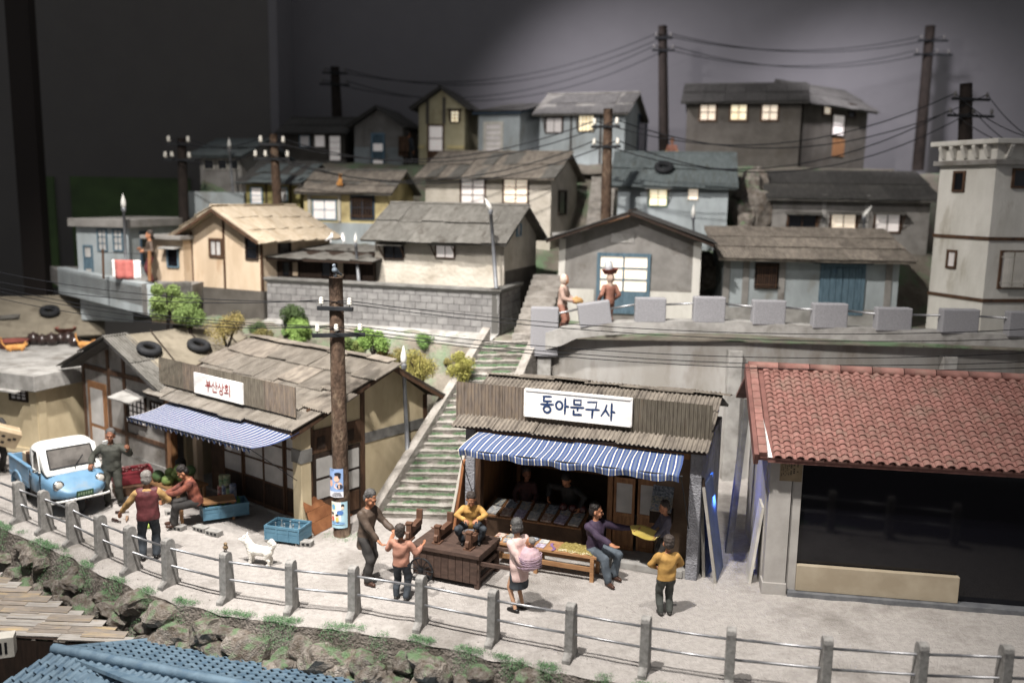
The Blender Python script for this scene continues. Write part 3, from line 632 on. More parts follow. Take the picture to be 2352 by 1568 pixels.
# --- left cream board house
h = house('cream board house with bright sheet roof on a dark plinth', 427, 604, 26.9, 25.6, 655, 540, 3.1, 'gy', .80, M_creamw, M_roofl, ('f', 6, 3, M_roofl), oS=.30, oF=.40, seed=31)
win(h, 'f', 485, 552, 509, 586, 2, 1, M_timber, M_paper, .07); win(h, 'f', 567, 548, 592, 594, 1, 2, M_timberd, M_glassd, .04); win(h, 'r', 640, 556, 665, 590, 1, 1, M_timberd, M_glassd, .04)
for f, L in (('f', h['W']), ('r', h['D'])): strip(h, f, -.06, -1.5, L + .06, -.0, M_plastergd, 'plinth', .05)
for u in (442, 516, 601): s_, _ = on(h, 'f', u, 600); strip(h, 'f', s_ - .035, 0, s_ + .035, h['H'] + .80 * (1 - abs(s_ - h['W'] / 2) / (h['W'] / 2)) - .05, M_timber, 'post', .025)
MB().bar((-.2, -.38, h['H'] - .10), (h['W'] / 2, -.38, h['H'] + .78), .04, .10).build('bargeboard', M_timber, h['root']); MB().bar((h['W'] + .2, -.38, h['H'] - .10), (h['W'] / 2, -.38, h['H'] + .78), .04, .10).build('bargeboard', M_timber, h['root'])
# --- dark shed
h = house('dark open timber shed with sagging sheet roof', 622, 858, 26.2, 25.4, 645, 592, 2.2, 'shed', .22, M_timberd, M_timberd, ('f', 5, 2, M_roofg), oS=.15, oF=.45, seed=32)
for u0, u1, pm in ((650, 666, M_glassd), (672, 686, M_creamw), (740, 760, M_glassd), (775, 790, M_creamw)): win(h, 'f', u0, 602, u1, 634, 1, 1, M_timberd, pm, .03)
# --- flat teal house and annex
h = house('flat roofed pale green house with blue framed door and windows', 182, 302, 28.6, 28.2, 648, 520, 3.4, 'flat', .26, M_plasterb, M_plasterg, None, oS=.15, oF=.2, seed=33)
win(h, 'f', 195, 566, 214, 640, 1, 3, M_bluew, [M_paper, M_bluew], .05, name='door'); win(h, 'f', 226, 528, 246, 574, 2, 3, M_bluew, M_paper, .04); win(h, 'f', 262, 528, 282, 574, 2, 3, M_bluew, M_paper, .04)
win(h, 'r', 322, 535, 350, 600, 1, 1, M_blued, M_glassd, .05)
h = house('small annex with awning window beside the cream board house', 345, 424, 26.8, 26.4, 650, 548, 1.6, 'flat', .12, M_creamw, M_plasterg, None, oS=.1, oF=.25, seed=34)
win(h, 'f', 386, 572, 410, 612, 1, 1, M_bluew, M_glassd, .04, (.3, .03), props=False, amat=M_conc)

# --- platform wall with two faces; right face's shade is put into a darker material
A, B, Cc = P(132, 628, y=29.5), P(336, 648, y=24.6), P(440, 640, y=25.6); r = empty('terrace_wall', (B.x, B.y, 2.2), 0, 'smooth blue grey concrete terrace wall under the washing line', 'wall')
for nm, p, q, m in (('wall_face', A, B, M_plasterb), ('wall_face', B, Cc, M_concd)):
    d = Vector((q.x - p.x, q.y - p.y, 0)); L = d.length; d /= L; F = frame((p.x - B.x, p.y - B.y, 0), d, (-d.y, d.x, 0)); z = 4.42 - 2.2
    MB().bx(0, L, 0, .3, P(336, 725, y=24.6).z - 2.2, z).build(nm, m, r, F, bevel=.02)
pb = [(A.x, A.y), (B.x, B.y), (Cc.x, Cc.y), (Cc.x, 31), (A.x - 1, 31)]
MB().prism([(x - B.x, y - B.y) for x, y in pb], XA, YA, 1.6, 2.12).build('terrace_floor', M_plasterg, r)

# --- cinder block wall
M_block = mat('cinder_block', '#83817f', '#716f6e', 4, .95, .5, 50, c3='#686564', s3=1.5, randv=.07)
M_mortar = mat('mortar', '#55534f', None, 4, .95, .2)
pA, pB = P(612, 634, y=25.5), P(1147, 664, y=23.3); pC = P(1196, 650, y=25.3); bw = empty('block_wall', (pB.x, pB.y, 3.3), 0, 'grey cinder block wall with coping below the white plaster house', 'wall')
zt = pB.z - 3.3
bmesh_blk = {}
def blockface(p, q, rows, bl, zlo):
    d = Vector((q.x - p.x, q.y - p.y, 0)); L = d.length; d /= L; F = frame((p.x - pB.x, p.y - pB.y, 0), d, (-d.y, d.x, 0)); bh = (zt - zlo - .08) / rows
    MB().bx(0, L, .018, .2, zlo - .8, zt - .07).build('mortar_core', M_mortar, bw, F)
    n = int(L / bl); bl = L / n; key = (round(bl, 4), round(bh, 4))
    me = MB().bx(.007, bl - .007, 0, .1, .007, bh - .007).mesh('block', M_block); mh = MB().bx(.007, bl / 2 - .007, 0, .1, .007, bh - .007).mesh('block', M_block)
    for r in range(rows):
        s = 0; half = r % 2; 
        while s < L - .01:
            w = bl / 2 if (half and (s == 0 or s > L - bl * .75)) else bl
            obj('block', mh if w < bl * .9 else me, bw, F @ Matrix.Translation((s, rnd.uniform(-.004, .004), zlo + r * bh))); s += w
    MB().bx(-.06, L + .06, -.07, .26, zt - .07, zt).build('coping', M_concd, bw, F, bevel=.01)
    MB().bx(-.03, L + .03, -.035, .2, zt - .125, zt - .075).build('coping_course', M_mortar, bw, F)
blockface(pA, pB, 6, .31, .08); blockface(pB, pC, 6, .30, .08)
mb = MB(); mb.T = None
for k in range(24):
    a = Vector((pA.x, pA.y)).lerp(Vector((pB.x, pB.y)), k / 24); b = Vector((pA.x, pA.y)).lerp(Vector((pB.x, pB.y)), (k + 1) / 24); n = Vector((-.36, -.93)) * .55
    mb.face([(a.x + n.x, a.y + n.y, 2.6), (b.x + n.x, b.y + n.y, 2.6), (b.x + n.x * .9, b.y + n.y * .9, 3.32), (a.x + n.x * .9, a.y + n.y * .9, 3.32)]); mb.face([(a.x + n.x * .9, a.y + n.y * .9, 3.32), (b.x + n.x * .9, b.y + n.y * .9, 3.32), (b.x, b.y, 3.42), (a.x, a.y, 3.42)])
tag(mb.build('path', M_conc), 'cement ledge path below the block wall', kind='structure')
# ============================================================ near buildings
def onp(h, yo, u, v):
    o = h['root']; inv = (Matrix.Translation(o.location) @ Matrix.Rotation(o.rotation_euler.z, 4, 'Z')).inverted(); c = inv @ CAM; d = inv.to_3x3() @ ray(u, v); t = (yo - c.y) / d.y; q = c + d * t
    return q.x, q.z
def wpt(h, x, y, z): o = h['root']; return Matrix.Translation(o.location) @ Matrix.Rotation(o.rotation_euler.z, 4, 'Z') @ Vector((x, y, z))
def awning_mat(name, blue, lil, cream, n, line, dark):
    if name in MATS: return MATS[name]
    m = bpy.data.materials.new(name); m.use_nodes = True; nt = m.node_tree; L = nt.links.new; b = nt.nodes['Principled BSDF']; b.inputs['Roughness'].default_value = .9
    uv = nd(nt, 'ShaderNodeUVMap'); sx = nd(nt, 'ShaderNodeSeparateXYZ'); L(uv.outputs[0], sx.inputs[0])
    mu = nd(nt, 'ShaderNodeMath', operation='MULTIPLY'); mu.inputs[1].default_value = n; L(sx.outputs[0], mu.inputs[0]); fr = nd(nt, 'ShaderNodeMath', operation='FRACT'); L(mu.outputs[0], fr.inputs[0])
    rp = nd(nt, 'ShaderNodeValToRGB'); e = rp.color_ramp; e.interpolation = 'CONSTANT'; e.elements[0].position = 0; e.elements[0].color = (*rgb(cream), 1); e.elements[1].position = line; e.elements[1].color = (*rgb(blue), 1)
    for p, c in ((.42, lil), (.72, blue)): q = e.elements.new(p); q.color = (*rgb(c), 1)
    L(fr.outputs[0], rp.inputs[0]); L(rp.outputs[0], b.inputs['Base Color'])
    nb = nd(nt, 'ShaderNodeTexNoise', Scale=60.0); tc = nd(nt, 'ShaderNodeTexCoord'); L(tc.outputs['Object'], nb.inputs[0]); bp = nd(nt, 'ShaderNodeBump', Strength=.15, Distance=.01); L(nb.outputs[0], bp.inputs['Height']); L(bp.outputs[0], b.inputs['Normal'])
    MATS[name] = m; return m
def cloth(name, fn, nu, nv, m, parent, th=.006):
    mb = MB(); mb.grid(fn, nu, nv); me = mb.mesh(name, m, True); uvl = me.uv_layers.new(name='UVMap')
    for p in me.polygons:
        for li in p.loop_indices:
            vi = me.loops[li].vertex_index; uvl.data[li].uv = ((vi // (nv + 1)) / nu, (vi % (nv + 1)) / nv)
    return obj(name, me, parent)
# hangul brush strokes, each a list of polylines in a unit square
def ring_(cx, cy, rx, ry): return [(cx + rx * math.cos(t), cy + ry * math.sin(t)) for t in [math.pi / 2 + 2 * math.pi * k / 14 for k in range(15)]]
GL = {
 'dong': [[(.22, .93), (.80, .96)], [(.27, .93), (.25, .68)], [(.25, .66), (.82, .70)], [(.52, .68), (.52, .52)], [(.05, .48), (.97, .52)], ring_(.52, .22, .26, .19)],
 'a': [ring_(.30, .52, .24, .23), [(.74, .95), (.73, .08)], [(.74, .52), (.98, .50)]],
 'mun': [[(.27, .95), (.27, .68)], [(.27, .93), (.78, .95), (.76, .68)], [(.27, .68), (.77, .69)], [(.04, .50), (.98, .54)], [(.55, .52), (.54, .36)], [(.26, .34), (.25, .10)], [(.25, .10), (.82, .13)]],
 'gu': [[(.16, .90), (.80, .94), (.74, .62)], [(.04, .48), (.98, .52)], [(.52, .50), (.49, .04)]],
 'sa': [[(.40, .85), (.30, .55), (.04, .22)], [(.33, .58), (.58, .28)], [(.76, .96), (.75, .02)], [(.76, .52), (.98, .48)]],
 'bu': [[(.26, .96), (.28, .62)], [(.76, .98), (.74, .62)], [(.27, .80), (.75, .82)], [(.28, .62), (.74, .64)], [(.02, .48), (.98, .54)], [(.50, .50), (.47, .04)]],
 'san': [[(.32, .92), (.25, .70), (.02, .50)], [(.27, .72), (.52, .52)], [(.74, .98), (.73, .36)], [(.74, .70), (.96, .68)], [(.26, .38), (.25, .10)], [(.25, .10), (.86, .14)]],
 'sang': [[(.32, .92), (.25, .70), (.02, .50)], [(.27, .72), (.52, .52)], [(.74, .98), (.73, .42)], [(.74, .72), (.96, .70)], ring_(.52, .20, .24, .17)],
 'hoe': [[(.28, .98), (.44, .96)], [(.12, .84), (.62, .87)], ring_(.36, .63, .17, .13), [(.36, .48), (.36, .32)], [(.03, .26), (.66, .32)], [(.86, .99), (.83, .02)]]}
def glyph(parent, key, F, x, z, w, hh, thick, m, off):
    mb = MB()
    for ln in GL[key]:
        pts = [Vector((x + a * w, z + b * hh)) for a, b in ln]; n = len(pts)
        if n == 2: a, b = pts; pts = [a, a.lerp(b, .15), a.lerp(b, .85), b]; n = 4
        lo, hi = [], []
        for i, p in enumerate(pts):
            d = (pts[min(i + 1, n - 1)] - pts[max(i - 1, 0)]).normalized(); nn = Vector((-d.y, d.x)); k = thick * (1.0 if n > 6 else (.75 if i == 0 else (.7 if i == n - 1 else .95)))
            lo.append(p - nn * k); hi.append(p + nn * k)
        for i in range(n - 1): mb.face([(lo[i].x, off, lo[i].y), (lo[i + 1].x, off, lo[i + 1].y), (hi[i + 1].x, off, hi[i + 1].y), (hi[i].x, off, hi[i].y)]); off -= .0002
        for p in (pts[0], pts[-1]): mb.face([(p.x + thick * .8 * math.cos(t), off, p.y + thick * .8 * math.sin(t)) for t in [2 * math.pi * k / 8 for k in range(8)]]); off -= .0002
    return mb.build('letter', m, parent, F)

# ------------------------------------------------------------ stationery shop
RZ2 = R(-20); W2, D2 = 4.35, 2.7; cr = Vector((3.35, 15.88)); ol = cr - Vector((math.cos(RZ2), math.sin(RZ2))) * W2
s2 = empty('stationery_shop', (ol.x, ol.y, 0), RZ2, 'stationery shop with blue lettered white sign and open display front', 'shop'); S2 = dict(root=s2, W=W2, D=D2)
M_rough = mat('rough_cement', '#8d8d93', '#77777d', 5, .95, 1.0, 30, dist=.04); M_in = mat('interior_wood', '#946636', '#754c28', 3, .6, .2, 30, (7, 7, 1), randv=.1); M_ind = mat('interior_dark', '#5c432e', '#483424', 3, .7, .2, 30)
MB().bx(-.02, W2 + .02, .02, D2, -.1, .16).build('floor_slab', M_conc, s2, bevel=.01)
MB().bx(-.16, .04, -.02, .22, 0, 2.5).build('front_pier', M_rough, s2, bevel=.02)
MB().bx(.045, .16, .02, .2, .1, 2.45).build('door_jamb', M_timber, s2, bevel=.01)
MB().bx(-.16, 0, .22, D2, 0, 2.52).build('wall', M_rough, s2)
MB().bx(W2 - .06, W2 + .16, 0, D2, -.05, 2.52).build('wall', M_rough, s2, bevel=.02)
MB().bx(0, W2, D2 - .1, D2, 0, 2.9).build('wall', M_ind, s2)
for k in range(9): MB().bx(.01, .04, .25 + k * .27, .25 + (k + 1) * .27 - .012, .16, 2.5).build('wall_plank', M_in, s2)
MB().bx(.16, W2 - .06, .06, .18, 2.28, 2.46).build('lintel', M_in, s2)
# partition with sliding doors on the right half
x0, _ = onp(S2, .55, 1408, 1200); x1, _ = onp(S2, .55, 1502, 1200); _, zt = onp(S2, .55, 1450, 1098); xm = (x0 + x1) / 2
pn = MB().bx(x1 + .02, W2 - .06, .57, .63, .16, 2.4).build('partition', mat('partition_board', '#7d6650', '#6b5542', 2, .8, .2), s2)
for a, b in ((x0, xm + .01), (xm + .06, x1)):
    yy = .53 if a == x0 else .58; d = MB(); zb = .17; zm = .86
    for (p, q, z0, z1) in ((a, a + .05, zb, zt), (b - .05, b, zb, zt), (a + .05, b - .05, zt - .07, zt), (a + .05, b - .05, zb, zb + .07), (a + .05, b - .05, zm, zm + .06), (a + .05, b - .05, 1.52, 1.56)): d.bx(p, q, yy, yy + .04, z0, z1)
    dd = d.build('sliding_door', M_timberl, s2); MB().bx(a + .05, b - .05, yy + .012, yy + .03, zb + .07, zm).build('door_panel', M_in, dd)
    for z0, z1 in ((zm + .06, 1.52), (1.56, zt - .07)): MB().bx(a + .05, b - .05, yy + .015, yy + .025, z0, z1).build('pane', M_paper, dd)
MB().bx(x0 - .12, x0 - .02, .5, .66, .16, 2.4).build('post', M_timberl, s2); MB().bx(x0 - .1, W2 - .1, -.02, .5, .0, .15).build('door_step', M_conc, s2, bevel=.02)
# back shelf with hung toy sheets
MB().bx(.5, x0 - .12, 1.55, 1.95, 1.30, 1.36).build('shelf', M_timberl, s2); MB().bx(.4, x0 - .12, 1.5, 1.56, 1.95, 2.05).build('shelf_rail', M_timberl, s2); MB().bx(.4, .48, 1.5, 1.9, .16, 2.05).build('shelf_post', M_timberl, s2)
# roof
zE = 2.52; rs = math.hypot(1.95, .64); bs = Vector((0, 1.95, .64)).normalized(); oS2 = .34
MB.T = None
m2 = MB(); m2.T = frame(Vector((-oS2, -.24, zE)), (1, 0, 0), bs); m2.bx(0, W2 + 2 * oS2 - .1, 0, rs, -.05, 0); m2.build('roof_deck', M_timberd, s2)
m2 = MB(); m2.T = frame(Vector((W2 + oS2 - .1, D2 + .3, zE + .2)), (-1, 0, 0), Vector((0, -1.3, .44)).normalized()); m2.bx(0, W2 + 2 * oS2 - .1, 0, 1.36, -.05, 0); m2.build('roof_deck', M_roofg, s2)
sheets(s2, Vector((-oS2, -.24, zE)), (1, 0, 0), bs, W2 + 2 * oS2 - .1, rs, 6, 3, 10, .016, M_roofs, seed=41, jit=.015)
for k in range(7): MB().box(((k + .5) * .72 - .3, 1.72, zE + .70 + rnd.uniform(-.02, .02)), (.78, .34, .025), Euler((rnd.uniform(-.2, 0), rnd.uniform(-.05, .05), 0)).to_matrix()).build('ridge_board', M_roofs, s2)
fx0, fz0 = onp(S2, .12, 1048, 958); _, fz1 = onp(S2, .12, 1052, 876); fx1, _ = onp(S2, .12, 1632, 970)
fz0 -= .02; nf = 5; fh = fz1 - fz0; fw_ = (fx1 - fx0) / nf; vm = [sheet_mesh(fw_ * 1.03, fh, 14, .013, [M_rust, M_fascg][k % 2], seed=60 + k, sag=.004, ny=1) for k in range(4)]
for k in range(nf): obj('fascia_sheet', vm[(0, 0, 2, 1, 3)[k]], s2, frame((fx0 + k * fw_, .12 - .004 * (k % 2), fz0), (1, 0, 0), (0, 0, 1)))
MB().bx(fx0 + .05, fx1 - .05, .16, .2, fz0, fz1 - .05).build('fascia_backing', M_timberd, s2)
MB().prism([(.2, fz0), (.2, fz1 - .03), (.75, fz0 + .28)], (0, 1, 0), (0, 0, 1), fx1 - .10, fx1 - .05).build('fascia_end', M_timberl, s2)
# sign
g0, gz1 = onp(S2, .06, 1207, 892); g1, gz0 = onp(S2, .06, 1451, 969); _, ga = onp(S2, .06, 1204, 953); gz0 = ga; gy = .03
sg = MB().bx(g0, g1, gy, gy + .06, gz0, gz1).build('sign_board', M_signw, s2, bevel=.004)
for (a, b, c, d) in ((g0, g1, gz1 - .03, gz1 + .01), (g0, g1, gz0 - .01, gz0 + .03), (g0 - .01, g0 + .025, gz0, gz1), (g1 - .025, g1 + .01, gz0, gz1)): MB().bx(a, b, gy - .02, gy + .055, c, d).build('sign_frame', M_signw, sg)
cw = .27; cx = (g0 + g1) / 2 - .735
for k, key in enumerate(('dong', 'a', 'mun', 'gu', 'sa')): glyph(sg, key, None, cx + k * .30, gz0 + .10 - .006 * k, cw, gz1 - gz0 - .19, .021, M_inkb, gy - .003)
# awning
MA2 = awning_mat('awning_blue', '#3a4c7a', '#5a667c', '#d0cab9', 33, .15, None)
ax0, _ = onp(S2, -.2, 1100, 985); ax1, _ = onp(S2, -.2, 1572, 1030); bx0, _ = onp(S2, -.95, 1052, 1037); bx1, _ = onp(S2, -.95, 1560, 1095); zA = onp(S2, -.2, 1100, 990)[1]; zB = onp(S2, -.95, 1300, 1062)[1]
def faw(i, j):
    j0 = min(1, j / .8); k = max(0, (j - .8) / .2); a = ax0 + (ax1 - ax0) * i; b = bx0 + (bx1 - bx0) * i
    x = a + (b - a) * j0; y = -.2 - .75 * j0 + .03 * k; z = zA + (zB - zA) * j0 + .055 * math.sin(j0 * 3.1) * math.sin(i * 9 + 1) * .6 + .02 * math.sin(i * 34) * j0 - .13 * k
    return (x + .008 * math.sin(i * 50 + j * 6), y + .02 * k * math.sin(i * 60), z)
cloth('awning', faw, 132, 15, MA2, s2)
MB().tube([(bx0 - .05, -.93, zB), (bx1 + .06, -.93, zB)], .014, 8).build('awning_rod', M_black, s2)
for xx, xt in ((bx0, .05), (bx1 + .03, W2 - .03)): MB().tube([(xx, -.93, zB), (xt, -.02, 1.0)], .009, 6).build('awning_stay', M_black, s2)
# side boards leaning on the right wall, blue lit gap
for k, (dx, ln, m, lb) in enumerate(((.10, 1.72, M_whitef, 'white edged shutter leaning closest to the stationery shop wall'), (.34, 1.80, M_timberl, 'outer tall shutter leaning beside the stationery shop alley'))):
    b0 = wpt(S2, W2 + .16 + dx, .25 - .2 * k, .0); t0 = wpt(S2, W2 + .17 + .05 * k, .35 - .2 * k, ln)
    d = t0 - b0; L = d.length; d.normalize(); al = Vector((-math.sin(RZ2), math.cos(RZ2), 0)); F = frame(b0, al, d)
    r = empty('shop_shutter', b0, 0, lb, 'shutter'); r.matrix_basis = F
    MB().bx(.0, .85, .0, L, -.02, .02).build('board', mat('panel_blue_grey', '#5e6f96', '#4b5a7d', 2, .6, .1), r); MB().bx(-.05, 0, -.01, L, -.025, .03).build('edge_strip', mat('shutter_edge', '#9a958c', '#8a857c', 4, .8, .2), r); MB().bx(-.05, 0, L, L + .16, -.025, .03).build('edge_tip', M_timberd, r)
tb = wpt(S2, W2 + .2, .9, 1.35); bl = MB().box((0, 0, 0), (.03, .6, .8), None).build('blue_light_panel', mat('blue_glow', (.05, .22, 1), None, emit=.5, bump=0)); bl.location = tb; bl.rotation_euler = (0, 0, RZ2); tag(bl, 'glowing blue screen panel on the alley side of the stationery shop', 'light panel')  # emissive panel added to draw the blue light falling in the alley
ld = bpy.data.lights.new('alley_light', 'AREA'); ld.energy = 22; ld.color = (.12, .3, 1); ld.size = .6; lo_ = bpy.data.objects.new('alley_light', ld); COL.objects.link(lo_); lo_.location = wpt(S2, W2 + .25, 1.0, 1.5); lo_.rotation_euler = (0, R(-65), RZ2 + math.pi)
# drain pipe board rising along the alley
a = wpt(S2, W2 + .55, 1.6, 0); b = wpt(S2, W2 + .75, 1.5, 3.2); tag(MB().bar(a, b, .12, .10).build('alley_post', M_concd), 'tall slanted grey post in the alley beside the stationery shop', 'post')

# ------------------------------------------------------------ grocery shop
RZ1 = R(-38); W1, D1 = 4.9, 3.7; c1 = Vector((-4.29, 17.9)); o1 = c1 - Vector((math.cos(RZ1), math.sin(RZ1))) * W1
s1 = empty('grocery_shop', (o1.x, o1.y, 0), RZ1, 'grocery shop with red lettered sign, striped awning and sliding paper doors', 'shop'); S1 = dict(root=s1, W=W1, D=D1)
zE1, zR1, yR1 = 2.34, 3.28, 2.35
# walls: right gable, left gable, back; front is open behind the awning
for x in (0.0, W1 - .12):
    MB().prism([(.35, -.1), (D1, -.1), (D1, zE1), (yR1, zR1 - .03), (.35, zE1 + .15)], (0, 1, 0), (0, 0, 1), x, x + .12).build('gable_wall', M_cream, s1)
MB().bx(.12, W1 - .12, D1 - .1, D1, -.1, zE1).build('back_wall', M_cream, s1)
MB().bx(.1, W1 - .05, .3, D1 - .1, -.08, .06).build('floor_slab', M_conc, s1)
MB().bx(W1 - .16, W1 + .12, -.10, .16, -.05, zE1 - .02).build('corner_post', M_cream, s1, bevel=.015); MB().bx(W1 - .175, W1 + .135, -.115, .175, 1.52, 1.80).build('post_band', M_concd, s1)
MB().bx(1.05, 1.2, -.05, .1, 0, zE1).build('post', M_creamw, s1); MB().bx(-.05, .12, -.05, .12, 0, zE1).build('post', M_timberl, s1)
MB().bx(-.02, W1 - .16, .02, .14, 2.12, zE1 + .02).build('lintel', M_timberd, s1)
# sliding doors
d0, _ = onp(S1, .3, 515, 1080); d1 = W1 - .2; nd_ = 4; zb = .08; zt = 2.1
for k in range(nd_):
    a = d0 + (d1 - d0) * k / nd_; b = d0 + (d1 - d0) * (k + 1) / nd_; yy = .28 + .03 * (k % 2); m2 = MB(); zs = [.66, 1.10, 1.55]
    for (p, q, z0, z1) in ((a, a + .05, zb, zt), (b - .05, b, zb, zt), (a + .05, b - .05, zt - .06, zt), (a + .05, b - .05, zb, zb + .08)): m2.bx(p, q, yy, yy + .035, z0, z1)
    for z in zs: m2.bx(a + .05, b - .05, yy, yy + .035, z, z + .04)
    dd = m2.build('sliding_door', M_timber, s1); MB().bx(a + .05, b - .05, yy + .01, yy + .025, zb + .08, .66).build('door_panel', M_timberd, dd)
    for z0, z1 in ((.70, 1.10), (1.14, 1.55), (1.59, zt - .06)): MB().bx(a + .05, b - .05, yy + .012, yy + .022, z0, z1).build('pane', M_paper, dd)
# left part: wall with hung posters and shelves
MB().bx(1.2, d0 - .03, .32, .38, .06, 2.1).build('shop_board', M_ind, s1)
M_pst = [mat('poster_red', '#a83a36', '#c9c2b8', 9, .7, 0), mat('poster_blue', '#3f5680', '#b9bcc4', 9, .7, 0), mat('poster_green', '#4f7d58', '#b9b38f', 9, .7, 0), mat('poster_multi', '#c9b89a', '#7d4f48', 18, .7, 0)]
for k, (x, z, w, hh) in enumerate(((1.3, 1.55, .4, .5), (1.75, 1.62, .42, .42), (2.2, 1.5, .5, .5), (1.75, 1.05, .42, .5))):
    if x + w < d0 - .05: MB().bx(x, x + w, .305, .315, z, z + hh).build('poster', M_pst[k % 4], s1)
m2 = MB(); m2.lathe([(.155, 0), (.155, .012)], n=24); m2.build('round_sign', M_signw, s1, frame((1.96, .30, 1.28), (1, 0, 0), (0, 0, 1))); 
for k in range(3): MB().bx(1.86 + .07 * k, 1.90 + .07 * k, .283, .287, 1.22, 1.34).build('sign_mark', M_inkr, s1)
# gable dressing on the right side
F = frame((W1, 0, 0), (0, 1, 0), (-1, 0, 0)); gs = dict(root=s1, W=W1, D=D1)
def gst(s0, t0, s1_, t1, m, nm='timber', pr=.025): return MB().bx(s0, s1_, -pr, .02, t0, t1).build(nm, m, s1, F)
gst(.17, -.05, .27, zE1 + .25, M_timber); gst(1.62, -.05, 1.74, 2.9, M_timber); gst(.27, 2.02, 1.62, 2.12, M_timber)
dd = gst(.27, 1.62, 1.62, 2.02, M_timber, 'transom', .02); gd = gst(.30, .0, .95, 1.6, M_timberd, 'side_door', .03); gd2 = gst(.97, .0, 1.60, 1.6, M_timberd, 'side_door', .02)
for g, a, b in ((gd, .36, .90), (gd2, 1.03, 1.54)):
    for z0, z1 in ((.62, 1.02), (1.08, 1.5)): MB().bx(a, b, -.04, -.015, z0, z1).build('pane', M_paper, g)
    MB().bx(a, b, -.04, -.015, .12, .55).build('door_panel', M_timber, g)
for a in (.4, .82, 1.2): MB().bx(a, a + .22, -.03, 0, 1.70, 1.95).build('transom_panel', M_timberd, dd)
gst(1.74, 1.55, D1 - .05, 1.78, M_concd, 'grey_band', .02); gst(D1 - .1, 0, D1 + .02, zE1, M_timber)
# roof
def slope(root, x0, x1, p, q, m, nm='roof_deck', th=.06):
    b = (Vector((0, q[0] - p[0], q[1] - p[1]))); L = b.length; b /= L
    if q[0] > p[0]: F = frame((x0, p[0], p[1]), (1, 0, 0), b)
    else: F = frame((x1, p[0], p[1]), (-1, 0, 0), b)
    MB().bx(0, x1 - x0, 0, L, -th, 0).build(nm, m, root, F); return F, L
F1, Lr = slope(s1, -.15, W1 + .32, (-.48, zE1 - .06), (yR1, zR1), M_timberd); slope(s1, -.15, W1 + .32, (D1 + .45, zE1 - .08), (yR1, zR1), M_roofg)
sheets(s1, Vector((-.15, -.48, zE1 - .06)), (1, 0, 0), Vector((0, yR1 + .48, zR1 - zE1 + .06)), W1 + .47, Lr, 7, 4, 11, .014, [M_roofgl, M_roofs], seed=44, jit=.03, stag=.3)
for k in range(8): MB().box(((k + .5) * .66 - .15, yR1 + .02, zR1 + .075 + rnd.uniform(-.01, .02)), (.70, .3, .02), Euler((rnd.uniform(-.1, .1), rnd.uniform(-.04, .04), 0)).to_matrix()).build('ridge_board', M_roofs, s1)
MB().bar((W1 + .30, -.48, zE1 - .14), (W1 + .30, yR1, zR1 - .08), .04, .13).build('bargeboard', M_timber, s1); MB().bar((W1 + .30, yR1, zR1 - .08), (W1 + .30, D1 + .45, zE1 - .16), .04, .13).build('bargeboard', M_timber, s1)
# fascia and sign
yF = -.18; fx0, fz1 = onp(S1, yF, 365, 821); fx1, fzr = onp(S1, yF, 676, 888); _, fz0 = onp(S1, yF, 676, 958); fz1 = (fz1 + fzr) / 2
nf = 5; fw_ = (fx1 - fx0) / nf; fh = fz1 - fz0; vm = [sheet_mesh(fw_ * 1.03, fh, 13, .013, [M_fascg, M_rust][k % 2], seed=80 + k, sag=.006, ny=1) for k in range(3)]
for k in range(nf): obj('fascia_sheet', vm[k % 3], s1, frame((fx0 + k * fw_, yF - .004 * (k % 2), fz0), (1, 0, 0), (0, 0, 1)))
MB().bx(fx0 + .05, fx1 - .05, yF + .03, yF + .06, fz0 + .02, fz1 - .06).build('fascia_backing', M_timberd, s1)
g0, gz1 = onp(S1, yF - .04, 447, 854); g1, gzb = onp(S1, yF - .04, 560, 929); gz0 = gzb; gz1 = min(gz1, fz1 - .01)
sg = MB().bx(g0, g1, yF - .07, yF - .03, gz0, gz1).build('sign_board', M_signw, s1, bevel=.004); hh = gz1 - gz0; cw = (g1 - g0) * .135
for k, key in enumerate(('bu', 'san', 'sang', 'hoe')): glyph(sg, key, None, g0 + (g1 - g0) * (.245 + .132 * k), gz0 + hh * .22, cw, hh * .56, .0135, M_inkr, yF - .073)
# awning
MA1 = awning_mat('awning_pale', '#2a3a62', '#3f4f74', '#c4c0ba', 36, .22, None)
ax0, zA = onp(S1, -.30, 402, 915); ax1, zA2 = onp(S1, -.30, 688, 990); bx0, zB = onp(S1, -1.45, 290, 958); bx1, zB2 = onp(S1, -1.45, 572, 1030); zA = min(zA, zA2)
AW1 = (bx0, bx1, zB, zB2)
def faw1(i, j):
    j0 = min(1, j / .85); k = max(0, (j - .85) / .15); a = ax0 + (ax1 - ax0) * i; b = bx0 + (bx1 - bx0) * i; zb_ = zB + (zB2 - zB) * i
    return (a + (b - a) * j0, -.30 - 1.15 * j0 + .02 * k, zA + (zb_ - zA) * j0 - .06 * math.sin(math.pi * j0) + .02 * math.sin(i * 12) * math.sin(j0 * 3) - (.07 + .03 * math.cos(i * 46 * math.pi)) * k)
cloth('awning', faw1, 140, 14, MA1, s1)
MB().tube([(bx0 - .03, -1.44, zB + .0), (bx1 + .03, -1.44, zB2)], .016, 8).build('awning_rod', M_black, s1)
MB().tube([(bx1, -1.44, zB2), (W1 + .0, -.12, 1.15)], .008, 6).build('awning_stay', M_black, s1); MB().tube([(bx0, -1.44, zB), (.05, -.05, 1.3)], .008, 6).build('awning_stay', M_black, s1)
MB().bx(-.1, W1 + .2, -.40, -.3, zA - .02, zA + .03).build('awning_bar', M_blued, s1)

